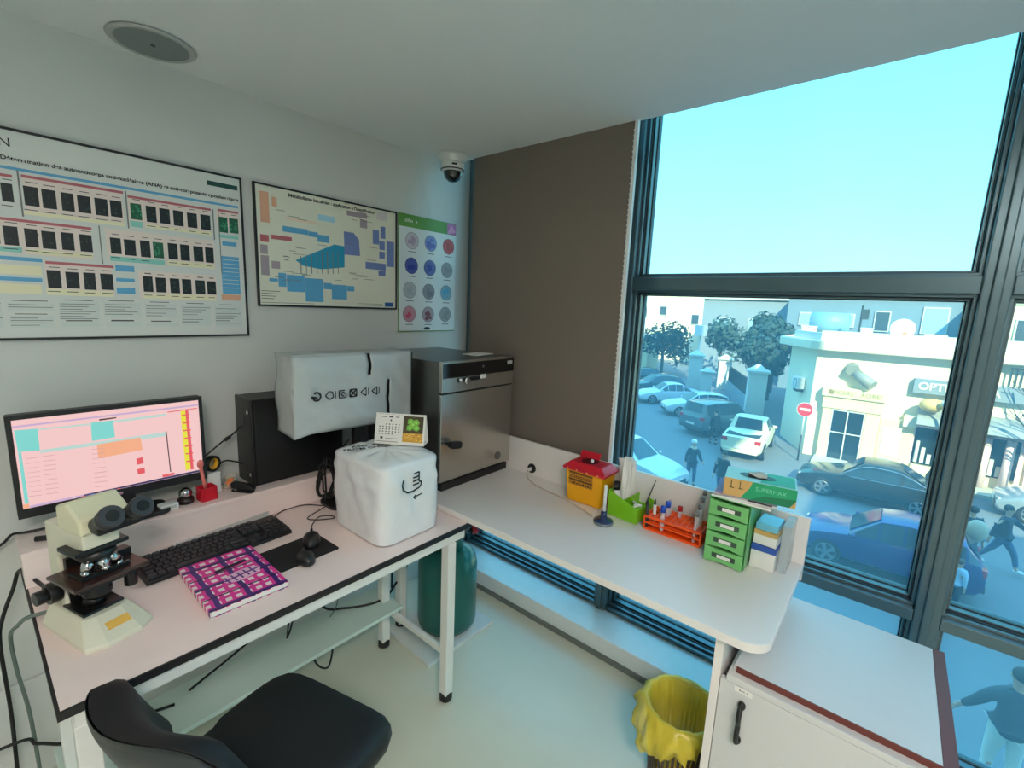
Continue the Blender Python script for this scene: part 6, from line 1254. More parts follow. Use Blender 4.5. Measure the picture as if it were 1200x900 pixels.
# optician's sign, shop windows, awning
mb = LB(); mb.box(24.42, -4.3, -1.16, 24.69, -.72, -.58); sg = mb.build('sign_board', grey_w, sb, bevel=.02)
text('lettering', 'OPTIQUE - A', .40, mat('sign_letters', rgb(226, 222, 206), .5), sg, Matrix.Translation(-Vector(sb.location)) @ M_face_nx(24.41, -.86, -.87), align='LEFT', depth=.01, bold=.012)
mb = LB()
for i, (y0, y1) in enumerate(((-1.85, -1.05), (-2.9, -2.05), (-4.0, -3.2), (-5.3, -4.3))):
    m2 = LB(); m2.box(24.62, y0, S + .55, 24.695, y1, -2.55); sw = m2.build('shop_window', shop_glass, sb)
    m2 = LB(); m2.box(24.58, y0 - .07, S + .5, 24.69, y0, -2.5); m2.box(24.58, y1, S + .5, 24.69, y1 + .07, -2.5); m2.box(24.58, y0, -2.548, 24.69, y1, -2.48); m2.build('window_frame', mat('pale_pink_frame', rgb(236, 206, 208), .5), sw)
    m2 = LB()
    for q in range(3):
        yy_ = y0 + .2 + q * .2; m2.box(24.60, yy_, S + .6, 24.618, yy_ + .12, S + 1.0 + .25 * ((q + i) % 3))
    m2.build('window_display', mat('display_goods', rgb(210, 214, 208), .6), sw)
m2 = LB()
for y in (-3.1, -3.72): m2.cyl((24.42, y, S + .15), (24.42, y, -2.5), .14, n=14)
m2.build('columns', MATS['pale_pink_frame'], sb)
m2 = LB(); m2.prism([(24.69, -1.75), (23.9, -2.05), (23.75, -2.3), (23.9, -2.35), (24.69, -2.2)], 'y', -6.5, -1.0) ; m2.build('awning', mat('grey_canopy', rgb(150, 152, 150), .7), sb)
m2 = LB(); m2.box(24.25, -1.05, -2.55, 24.69, -.62, -2.1); m2.build('awning_box', cream_w, sb)
m2 = LB(); m2.ball((24.1, -1.35, -1.55), .38, .38, .27); m2.build('round_lamp', mat('ochre_lamp', rgb(216, 180, 112), .5), sb)
m2 = LB(); m2.cyl((24.6, 1.35, -.42), (24.3, 1.30, -.50), .26, n=8); m2.cyl((24.45, 1.2, -.62), (24.1, .55, -1.05), .20, .24, n=8); m2.build('old_sign_lamp', mat('grey_tin', rgb(150, 150, 140), .5), sb)
m2 = LB()
for i in range(14): m2.box(24.45, -3.35 - i * .14, -.55, 24.50, -3.32 - i * .14, .10)
m2.box(24.44, -5.4, .08, 24.52, -3.3, .13); m2.build('railing', iron, sb)
ac = thing('air_conditioner', 'white air conditioner box on the shaded corner wall of the shop building', 'air conditioner', (25.45, 3.75, -1.45))
ac.rotation_euler = (0, 0, math.atan2(1.45, 2.9))
mb = MB(); mb.box(-.38, -.02, -.27, .38, .34, .27); a1_ = mb.build('casing', white_pl, ac, bevel=.02)
ac.location = (25.75, 3.24, -1.45)
mb = MB(); mb.M = Matrix.Translation((-.1, .345, 0)) @ Matrix.Rotation(PI / 2, 4, 'X'); ring_l(mb, .21, .19, .01); mb.build('fan_guard', dark_pl, a1_)
mb = MB(); mb.box(-.25, .0, -.42, .3, .26, -.275); mb.build('bracket', iron, ac)
# dish and clutter on the roof
di = thing('satellite_dish', 'large pale satellite dish with reddish feed on the shop roof', 'satellite dish', (27.7, -.08, .665))
mb = MB(); mb.M = Matrix.Translation((0, 0, .62)) @ Matrix.Rotation(math.radians(-78), 4, 'Y')
mb.lathe([(.0, .0), (.2, .02), (.36, .07), (.45, .13)], n=32, capb=False, capt=False); mb.build('dish', mat('dish_white', rgb(244, 232, 222), .5), di, solid=.02)
mb = MB(); mb.cyl((.05, 0, 0), (.05, 0, .6), .04, n=10); mb.build('mast', iron, di)
mb = MB(); mb.cyl((0, 0, .30), (-.42, -.05, .42), .012, n=8); mb.cyl((-.36, -.1, .42), (-.5, -.1, .44), .09, n=14); mb.build('feed', mat('reddish_feed', rgb(222, 130, 100), .5), di)
RB = [('ventilation_box', 'white box unit with pipes on the roof edge left of the water tank', (28.2, 3.6, .665), (.3, .3, .5)), ('roof_cabinet', 'small pale cabinet on the shop roof beside the satellite dish', (27.5, 1.2, .665), (.25, .22, .55)), ('roof_block', 'low pale block on the parapet right of the satellite dish', (27.0, -1.2, .665), (.3, .35, .40)), ('roof_block', 'pale square block at the right end of the visible roof edge', (27.0, -2.3, .665), (.25, .3, .7))]
for nm, lb_, l_, d_ in RB:
    o = thing(nm, lb_, 'roof unit', l_)
    mb = MB(); mb.box(-d_[0], -d_[1], 0, d_[0], d_[1], d_[2]); mb.build('body', white_pl, o, bevel=.03)
    mb = MB(); mb.box(-d_[0] - .03, -d_[1] - .03, d_[2] + .001, d_[0] + .03, d_[1] + .03, d_[2] + .06); mb.build('cover', pale_w, o)
o = thing('water_tank', 'blue grey round water tank lying on the shop roof', 'water tank', (31.5, 3.1, .665))
mb = MB(); mb.cyl((0, -.9, .75), (0, .9, .75), .55, n=24); mb.build('tank', mat('tank_blue', rgb(120, 160, 190), .5), o)
mb = MB(); mb.box(-.45, -.7, 0, .45, -.5, .28); mb.box(-.45, .5, 0, .45, .7, .28); mb.build('supports', grey_w, o)
o = thing('roof_antenna', 'tall thin pole with a box on the shop roof by the water tank', 'antenna', (29.5, 1.6, .665))
mb = MB(); mb.cyl((0, 0, 0), (0, 0, 1.7), .05, n=8); mb.build('pole', iron, o); mb = MB(); mb.box(-.1, -.3, 1.0, .1, .02, 1.5); mb.build('box', iron, o)

# street furniture
o = thing('road_sign', 'round red no entry sign on a white post in front of the shop corner', 'road sign', (23.3, 2.68, S))
mb = MB(); mb.cyl((0, 0, 0), (0, 0, 1.15), .035, n=10); mb.build('post_foot', iron, o)
mb = MB(); mb.cyl((0, 0, 1.15), (0, 0, 2.45), .035, n=10); mb.build('post', white_pl, o)
mb = MB(); mb.cyl((-.04, 0, 2.3), (-.07, 0, 2.3), .31, n=32); pl = mb.build('plate', mat('sign_white', rgb(232, 225, 222), .5), o)
mb = MB(); mb.cyl((-.0705, 0, 2.3), (-.073, 0, 2.3), .29, n=32); mb.build('red_disc', mat('sign_red', rgb(206, 42, 52), .4), pl)
mb = MB(); mb.box(-.076, -.20, 2.245, -.0735, .20, 2.355); mb.build('white_bar', MATS['sign_white'], pl)
o = thing('lamp_post', 'thin dark street lamp post in front of the optician windows', 'lamp post', (23.6, -1.7, S + .14))
mb = MB(); mb.lathe([(.16, 0), (.16, .3), (.08, .45), (.055, .6), (.045, 3.0)], n=14); mb.build('post', iron, o)
mb = MB(); mb.ball((0, 0, 3.12), .13); mb.build('lamp_globe', white_pl, o)

# ---------------------------------------------------------------- gate pillars, wall, trees
for i, (x, y, h, lb_) in enumerate(((31.0, 6.25, 3.3, 'stone gate pillar with capped top nearest the shop corner'), (41.3, 10.9, 2.9, 'stone gate pillar in the middle of the three, before dark trees'), (37.9, 12.2, 3.3, 'stone gate pillar farthest from the shop, behind the parked cars'), (36.0, 10.7, 2.2, 'short broken stone pillar between the tall gate pillars'))):
    o = thing('gate_pillar', lb_, 'pillar', (x, y, S), .3)
    w_ = .5 if i < 3 else .38
    mb = MB(); mb.box(-w_, -w_, 0, w_, w_, h * .86); mb.build('shaft', pale_w, o, bevel=.03)
    mb = MB(); mb.box(-w_ - .12, -w_ - .12, h * .86 + .002, w_ + .12, w_ + .12, h * .90); mb.hexa([(-w_, -w_, h * .902), (w_, -w_, h * .902), (w_, w_, h * .902), (-w_, w_, h * .902)], [(-.12, -.12, h), (.12, -.12, h), (.12, .12, h), (-.12, .12, h)]); mb.build('cap', pale_w, o)
o = thing('garden_fence', 'low wall with dark railings running between the gate pillars', 'fence', (36, 8.5, S), 0)
mb = loc(MB(), o); wall_quad(mb, (32.2, 6.8), (40.4, 10.4), S, S + .9, .25); mb.build('low_wall', grey_w, o)
mb = loc(MB(), o)
for i in range(40):
    t = i / 39; x, y = 32.3 + 8.0 * t, 6.75 + 3.5 * t; mb.box(x - .02, y - .02, S + .9, x + .02, y + .02, S + 2.1)
wall_quad(mb, (32.3, 6.78), (40.3, 10.28), S + 2.0, S + 2.06, .04); mb.build('railings', iron, o)
leaf = mat('dark_foliage', rgb(40, 62, 56), .8, vary=.35, scale=1.5)  # foliage darkened: the trees' shade is put into the leaf colours
leaf2 = mat('grey_green_foliage', rgb(62, 84, 78), .8, vary=.35, scale=1.5)
bark = mat('bark', rgb(72, 62, 54), .9, vary=.2)
def tree(label, x, y, h, r, m, seed, z0=S):
    rr = random.Random(seed)
    o = thing('tree', label, 'tree', (x, y, z0))
    mb = MB(); mb.tube([(0, 0, 0), (.1, .05, h * .3), (-.05, .1, h * .55)], .16, 8); 
    for k_ in range(4): a = rr.uniform(0, 6.28); mb.tube([(0, 0, h * .4), (r * .4 * math.cos(a), r * .4 * math.sin(a), h * .62), (r * .7 * math.cos(a), r * .7 * math.sin(a), h * .75)], .07, 6, 4)
    mb.build('trunk', bark, o)
    mb = MB()
    blobs = [(rr.uniform(-.6, .6) * r, rr.uniform(-.6, .6) * r, h * rr.uniform(.42, .85), r * rr.uniform(.35, .6)) for _ in range(11)]
    for (bx, by, bz, br) in blobs:
        for q in range(130):
            v = Vector((rr.gauss(0, 1), rr.gauss(0, 1), rr.gauss(0, 1))).normalized() * br * rr.uniform(.7, 1.05)
            p = Vector((bx, by, bz)) + v
            u = Vector((rr.gauss(0, 1), rr.gauss(0, 1), rr.gauss(0, 1))).normalized(); w_ = v.normalized().cross(u).normalized(); u = w_.cross(v.normalized() + u * .4).normalized()
            s_ = rr.uniform(.14, .30)
            mb.add([p - u * s_, p - w_ * s_ * .5, p + u * s_, p + w_ * s_ * .5], [(0, 1, 2, 3)])
    mb.build('crown', m, o); return o
tree('dark bushy tree behind the short broken pillar, middle of the garden', 38.6, 7.0, 6.0, 2.0, leaf, 1)
tree('dark tree filling the gap beside the shop building wall', 34.6, 6.7, 5.6, 1.5, leaf, 2)
tree('dark tree at the far end of the parked cars under the sunlit house', 46, 18.2, 5.0, 2.6, leaf, 3)
tree('grey green tree standing behind the middle gate pillar', 45.2, 12.4, 6.0, 2.3, leaf2, 4)
tree('tall dark tree rising behind the shop roof corner', 42.8, 7.6, 7.0, 2.0, leaf, 6)
o = tree('bare thin tree on the pavement in front of the right hand shops', 23.55, -4.3, .1, .1, leaf2, 5)
for c_ in list(o.children): bpy.data.objects.remove(c_)
mb = MB(); rr_ = random.Random(31)
mb.tube([(0, 0, 0), (.03, .02, 1.4), (0, 0, 2.8)], .07, 8)
for i in range(16):
    a = rr_.uniform(0, 6.28); z = rr_.uniform(1.6, 2.8); L = rr_.uniform(.8, 1.6)
    e = Vector((L * .6 * math.cos(a), L * .7 * math.sin(a), z + L)); m_ = Vector((L * .3 * math.cos(a), L * .25 * math.sin(a), z + L * .4))
    mb.tube([(0, 0, z), m_, e], .022, 5, 4)
    for q in range(3):
        b = a + rr_.uniform(-1, 1); mb.tube([m_.lerp(e, .4 + .25 * q), e + Vector((.3 * math.cos(b), .3 * math.sin(b), rr_.uniform(-.1, .4)))], .011, 4, 1)
mb.build('branches', bark, o); o.location.z = S + .14

# ---------------------------------------------------------------- buildings behind
def building(label, x0, x1, y0, y1, h, m, wins, roof=True, name='building'):
    o = thing(name, label, 'building', (x0, (y0 + y1) / 2, S))
    mb = loc(MB(), o); mb.box(x0, y0, S, x1, y1, h); mb.build('walls', m, o)
    if roof:
        mb = loc(MB(), o); mb.box(x0 - .2, y0 - .2, h + .002, x1, y1 + .2, h + .28); mb.build('parapet', pale_w, o)
    for (wy, wz, ww, wh, wm) in wins:
        mb = loc(MB(), o); mb.box(x0 - .12, wy - ww / 2, wz, x0 - .002, wy + ww / 2, wz + wh); wo = mb.build('window', pale_w, o)
        mb = loc(MB(), o); mb.box(x0 - .14, wy - ww / 2 + .08, wz + .08, x0 - .121, wy + ww / 2 - .08, wz + wh - .08); mb.build('shutter', wm, wo)
    return o
shut = mat('pale_blue_shutter', rgb(150, 186, 206), .6); dks = mat('dark_window', rgb(62, 76, 88), .4)
building('tall cream house at the far left, its top lit by the sun', 60, 70, 17.2, 26.5, 4.5, cream_w, [(24.2, 1.2, 1.0, 1.2, dks), (20.0, .2, 1.0, 1.3, dks)])
building('plain blue shaded house standing left of the cream house', 50, 60, 27.2, 40, 4.2, pale_w, [(26, -1.2, 1.2, 1.6, dks), (28.5, -1.2, 1.2, 1.6, dks)])
building('low white kiosk with a yellowish front at the end of the parked cars', 47, 50, 20.3, 23.5, -1.2, stone_w, [(21.9, -3.6, 1.6, 1.2, dks)])
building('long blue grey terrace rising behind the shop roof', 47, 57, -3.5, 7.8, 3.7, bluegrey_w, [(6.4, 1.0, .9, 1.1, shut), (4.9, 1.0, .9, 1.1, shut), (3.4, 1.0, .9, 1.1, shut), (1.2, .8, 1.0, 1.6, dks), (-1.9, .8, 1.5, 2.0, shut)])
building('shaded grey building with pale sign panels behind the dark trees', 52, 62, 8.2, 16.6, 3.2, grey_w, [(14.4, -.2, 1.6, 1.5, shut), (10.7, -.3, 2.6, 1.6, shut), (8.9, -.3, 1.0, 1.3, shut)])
building('pale sunlit house far right behind the shops', 42, 52, -22, -4.0, 3.0, cream_w, [(-6, .6, 1.2, 1.5, dks), (-8.4, .6, 1.2, 1.5, dks), (-11, .6, 1.2, 1.5, dks)])
building('far white block closing the end of the street on the left', 78, 90, 27, 60, 4.6, pale_w, [(34, .5, 2, 2, dks), (40, .5, 2, 2, dks)])
building('distant pale block behind the terrace roofs', 72, 84, -16, 18, 4.6, pale_w, [(10, 1.2, 2, 2, dks), (2, 1.2, 2, 2, dks), (-6, 1.2, 2, 2, dks)])
mbl = thing('street_lantern', 'pale double street lantern on a post in front of the dark trees', 'street lamp', (42, 13.4, S))
mb = MB(); mb.cyl((0, 0, 0), (0, 0, 4.6), .07, n=8); mb.build('post', pale_w, mbl)
mb = MB(); mb.box(-.3, -.45, 4.3, .3, .45, 5.2); mb.build('lantern', white_pl, mbl)

# ---------------------------------------------------------------- cars
tyre = mat('tyre_rubber', rgb(26, 27, 29), .7); rim_m = mat('alloy_rim', rgb(160, 164, 168), .3, metal=.8)
carglass = mat('car_glass', rgb(40, 58, 72), .10, vary=.15, scale=2, coat=.1)
hl_m = mat('headlamp', rgb(224, 228, 230), .15, coat=.5); tl_m = mat('tail_lamp', rgb(190, 30, 44), .25, coat=.5)
def car(label, x, y, yaw, paint, kind='hatch', L=4.1, Wd=1.76, H=1.47, light='both', name='car', cat='car'):
    o = thing(name, label, cat, (x, y, S), yaw)
    hw = Wd / 2
    # stations: x (1 = nose), lower z, belt z, top z, top half width factor
    P = {'hatch': [(.5, .30, .58, .60, .80), (.47, .22, .66, .70, .90), (.36, .20, .80, .83, .90), (.20, .20, .90, .94, .86), (.03, .20, .93, H * .955, .70), (-.10, .20, .95, H, .70), (-.26, .20, .97, H * .985, .68), (-.40, .21, .99, H * .90, .66), (-.47, .26, .97, 1.05, .84), (-.5, .36, .80, .84, .84)],
         'saloon': [(.5, .30, .56, .58, .80), (.47, .22, .64, .68, .90), (.36, .20, .78, .82, .90), (.19, .20, .88, .93, .86), (.06, .20, .91, H * .96, .68), (-.06, .20, .92, H, .68), (-.18, .20, .93, H * .97, .66), (-.33, .20, .94, .99, .84), (-.46, .24, .92, .95, .88), (-.5, .34, .78, .80, .84)],
         'suv': [(.5, .38, .78, .80, .84), (.47, .30, .88, .92, .92), (.36, .28, 1.0, 1.04, .92), (.22, .28, 1.08, 1.12, .88), (.09, .28, 1.10, H * .96, .74), (-.04, .28, 1.11, H, .76), (-.25, .28, 1.12, H, .76), (-.44, .30, 1.12, H * .97, .74), (-.48, .34, 1.10, 1.20, .88), (-.5, .42, .95, .98, .88)],
         'pickup': [(.5, .40, .82, .84, .84), (.47, .32, .92, .96, .92), (.36, .30, 1.0, 1.04, .92), (.24, .30, 1.06, 1.10, .88), (.14, .30, 1.08, H * .97, .74), (.02, .30, 1.09, H, .76), (-.07, .30, 1.08, H * .97, .76), (-.12, .30, 1.04, 1.08, .90), (-.47, .32, 1.02, 1.04, .94), (-.5, .40, .98, 1.0, .92)]}[kind]
    def ring(st):
        fx, zl, zb, zt_, tw = st
        xx = fx * L; nose = 1 - .10 * max(0, (abs(fx) - .36) / .14) ** 2
        w_ = hw * nose
        half = [(w_ * .80, zl), (w_ * .97, zl + .10), (w_ * 1.0, (zl + zb) * .52), (w_ * .975, zb - .06), (w_ * .95, zb), (w_ * tw, zt_ - .03), (w_ * tw * .82, zt_), (0, zt_ + .012)]
        return [(xx, a, b) for a, b in half] + [(xx, -a, b) for a, b in half[::-1][1:]]
    R_ = [ring(s_) for s_ in P]; n_ = len(R_[0])
    mb = MB(); mb.smooth = True
    vs = [p for r in R_ for p in r]; fs = []
    for k_ in range(len(R_) - 1):
        for i in range(n_ - 1): fs.append((k_ * n_ + i, k_ * n_ + i + 1, (k_ + 1) * n_ + i + 1, (k_ + 1) * n_ + i))
        fs.append((k_ * n_ + n_ - 1, k_ * n_, (k_ + 1) * n_, (k_ + 1) * n_ + n_ - 1))
    fs.append(tuple(range(n_))); b = (len(R_) - 1) * n_; fs.append(tuple(range(b, b + n_))[::-1])
    mb.add(vs, fs)
    body = mb.build('body', paint, o)
    me = body.data
    sp_ = body.modifiers.new('edge', 'EDGE_SPLIT'); sp_.split_angle = math.radians(24)
    # glazing: inset panels floated 6 mm off the bodywork
    def pane(name_, q, s_=.06, d=.008):
        q = [Vector(p) for p in q]; c = sum(q, Vector()) / 4
        nrm = (q[1] - q[0]).cross(q[3] - q[0]).normalized()
        if nrm.dot(c - Vector((0, 0, .6))) < 0: nrm = -nrm
        pts = [p.lerp(c, s_) + nrm * d for p in q]
        mb = MB(); mb.add(pts + [p + nrm * .004 for p in pts], [(0, 1, 2, 3), (4, 5, 6, 7), (0, 1, 5, 4), (1, 2, 6, 5), (2, 3, 7, 6), (3, 0, 4, 7)]); return mb.build(name_, carglass, o)
    i0 = 3      # cowl
    rear = {'hatch': 7, 'saloon': 6, 'suv': 7, 'pickup': 6}[kind]
    def ed(k_, sgn, lvl):     # point on ring k: lvl 4 belt, 5 roof edge
        p = R_[k_][lvl]; return (p[0], sgn * p[1], p[2])
    pane('windscreen', [ed(i0, 1, 6), ed(i0, -1, 6), ed(i0 + 1, -1, 6), ed(i0 + 1, 1, 6)], .05, .022)
    pane('rear_windscreen', [ed(rear, 1, 6), ed(rear, -1, 6), ed(rear + 1, -1, 6), ed(rear + 1, 1, 6)], .08, .022)
    for sgn in (1, -1):
        for k_ in range(i0, rear):
            if k_ == i0 : q = [ed(k_, sgn, 4), ed(k_ + 1, sgn, 4), ed(k_ + 1, sgn, 5), ed(k_, sgn, 5)]
            else: q = [ed(k_, sgn, 4), ed(k_ + 1, sgn, 4), ed(k_ + 1, sgn, 5), ed(k_, sgn, 5)]
            pane('side_window', q, .07, .010)
        if kind in ('hatch', 'saloon'): pane('side_window', [ed(rear, sgn, 4), ed(rear + 1, sgn, 4), ed(rear + 1, sgn, 5), ed(rear, sgn, 5)], .2, .010)
        mb = MB(); mb.ball((.17 * L, sgn * (hw + .06), P[3][2] + .06), .06, .10, .07, n=10, m=6); mb.build('mirror', paint, o)
    wr = .32 if kind in ('hatch', 'saloon') else .37
    for fx in (.31, -.30):
        for sgn in (1, -1):
            mb = MB(); mb.cyl((fx * L, sgn * (hw - .20), wr), (fx * L, sgn * (hw + .012), wr), wr, n=28); mb.cyl((fx * L, sgn * (hw - .19), wr + .02), (fx * L, sgn * (hw + .004), wr + .02), wr + .06, n=28) if False else None
            w_ = mb.build('wheel', tyre, o, bevel=.03)
            mb = MB(); cy = sgn * (hw + .0125)
            mb.cyl((fx * L, cy, wr), (fx * L, cy + sgn * .008, wr), wr * .22, n=14)
            for q in range(5):
                a = 2 * PI * q / 5; d1 = Vector((math.cos(a), 0, math.sin(a))); d2 = Vector((-math.sin(a), 0, math.cos(a)))
                c = Vector((fx * L, cy, wr)); p_ = [c + d1 * wr * .15 - d2 * .035, c + d1 * wr * .62 - d2 * .05, c + d1 * wr * .62 + d2 * .05, c + d1 * wr * .15 + d2 * .035]
                mb.add(p_ + [v + Vector((0, sgn * .006, 0)) for v in p_], [(0, 1, 2, 3), (4, 5, 6, 7), (0, 1, 5, 4), (1, 2, 6, 5), (2, 3, 7, 6), (3, 0, 4, 7)])
            mb.M = Matrix.Translation((fx * L, cy, wr)) @ Matrix.Rotation(PI / 2, 4, 'X'); ring_l(mb, wr * .70, wr * .62, .006)
            mb.build('rim', rim_m, w_)
    for sgn in (1, -1):
        z = P[1][2] - .04; mb = MB(); mb.box(.455 * L, sgn * hw * .52, z - .10, .489 * L, sgn * hw * .86, z + .03); mb.build('headlight', hl_m, o, bevel=.02)
        z = P[-2][2] - .10; mb = MB(); mb.box(-.502 * L, sgn * hw * .62, z - .12, -.462 * L, sgn * hw * .90, z + .06); mb.build('tail_light', tl_m, o, bevel=.02)
    mb = MB(); mb.box(.487 * L, -hw * .62, .24, .505 * L, hw * .62, .44); mb.build('grille', black_pl, o, bevel=.02)
    mb = MB(); mb.box(-.512 * L, -hw * .80, .36, -.49 * L, hw * .80, .52); mb.build('bumper', dark_pl if kind != 'pickup' else paint, o, bevel=.03)
    mb = MB(); mb.box(.5055 * L, -.26, .44, .508 * L, .26, .54); mb.box(-.5155 * L, -.26, .60 if kind != 'pickup' else .55, -.508 * L, .26, .70 if kind != 'pickup' else .66); mb.build('number_plate', white_pl, o)
    if kind == 'pickup':
        mb = MB(); mb.box(-.455 * L, -hw * .78, 1.05, -.14 * L, hw * .78, 1.062); mb.build('load_bed', dark_open, o)
    return o
c_white = mat('white_car_paint', rgb(206, 214, 220), .25, vary=.02, coat=.5)
c_dark = mat('black_car_paint', rgb(34, 38, 42), .2, vary=.05, coat=.35)
c_blue = mat('deep_blue_car_paint', rgb(20, 40, 112), .2, vary=.04, coat=.35)
c_silver = mat('silver_car_paint', rgb(184, 190, 194), .22, metal=.5, vary=.03, coat=.6)
c_grey = mat('grey_car_paint', rgb(104, 116, 122), .25, metal=.3, vary=.03, coat=.5)
c_cream = mat('cream_truck_paint', rgb(232, 226, 194), .35, vary=.05)
c_teal = mat('dark_teal_car_paint', rgb(46, 70, 84), .25, coat=.6)
dc = car('dark saloon car standing across the street in front of the stone portal', 20.1, .05, PI / 2, c_dark, 'saloon', 4.25, 1.8, 1.43)
mb = MB()
for sgn in (1,):
    pass
trim_pts = [(.20, .93), (.05, 1.31), (-.06, 1.355), (-.18, 1.31), (-.345, 1.0), (-.30, .95), (.20, .90)]
mb = MB(); mb.tube([(a * 4.25, .80 + .085 * (1.36 - z) / .42 * .9 + .03, z) for a, z in trim_pts], .013, 6, 3); mb.build('chrome_trim', chrome, dc)
car('deep blue hatchback nearest below the window, its bonnet towards the drawers', 14.6, -.42, PI / 2, c_blue, 'hatch', 3.55, 1.68, 1.46)
car('silver car entering from the right behind the window post', 22.1, -5.35, PI / 2 - .06, c_silver, 'saloon', 4.2, 1.76, 1.42)
car('cream pickup truck with pale tailgate parked beside the shop corner', 23.3, 4.72, .06, c_cream, 'pickup', 4.3, 1.72, 1.62, name='pickup_truck', cat='pickup truck')
car('grey four wheel drive parked between the pickup and the white estate', 25.8, 6.75, -.42, c_grey, 'suv', 4.3, 1.76, 1.74)
car('white car with bonnet to the street next to the grey four wheel drive', 28.9, 9.0, 2.2, c_white, 'hatch', 4.0, 1.7, 1.46)
car('white saloon second from the far end of the parked row', 31.4, 11.8, 2.3, c_white, 'saloon', 4.3, 1.7, 1.42)
car('dark car with pale bonnet third from the grey four wheel drive', 34.4, 14.0, 2.35, c_teal, 'hatch', 4.1, 1.7, 1.46)
car('dark car at the very end of the parked row under the kiosk', 37.6, 16.4, 2.4, c_dark, 'saloon', 4.2, 1.7, 1.44)
car('pale car half hidden by the left window frame, nose to the right', 15.9, 7.2, -1.75, c_white, 'hatch', 4.1, 1.74, 1.52)

# ---------------------------------------------------------------- people
skin = mat('skin', rgb(206, 158, 130), .55, vary=.03)
def skinmesh(name, nodes, edges, m, parent, lvl=2):
    """nodes: [(x,y,z,radius)], edges: index pairs; one continuous skinned surface"""
    me = bpy.data.meshes.new(name); me.from_pydata([n_[:3] for n_ in nodes], edges, [])
    ob = bpy.data.objects.new(name + '_source', me); COL.objects.link(ob)
    md = ob.modifiers.new('skin', 'SKIN'); md.use_smooth_shade = True
    for i, n_ in enumerate(nodes):
        r = n_[3]; me.skin_vertices[0].data[i].radius = (r, r) if not isinstance(r, tuple) else r
        me.skin_vertices[0].data[i].use_root = (i == 0)
    sb_ = ob.modifiers.new('sub', 'SUBSURF'); sb_.levels = lvl; sb_.render_levels = lvl
    dg = bpy.context.evaluated_depsgraph_get()
    m2 = bpy.data.meshes.new_from_object(ob.evaluated_get(dg))
    bpy.data.objects.remove(ob)
    m2.materials.clear(); m2.materials.append(m)
    for p in m2.polygons: p.use_smooth = True
    o = bpy.data.objects.new(name, m2); COL.objects.link(o)
    if parent: o.parent = parent
    return o
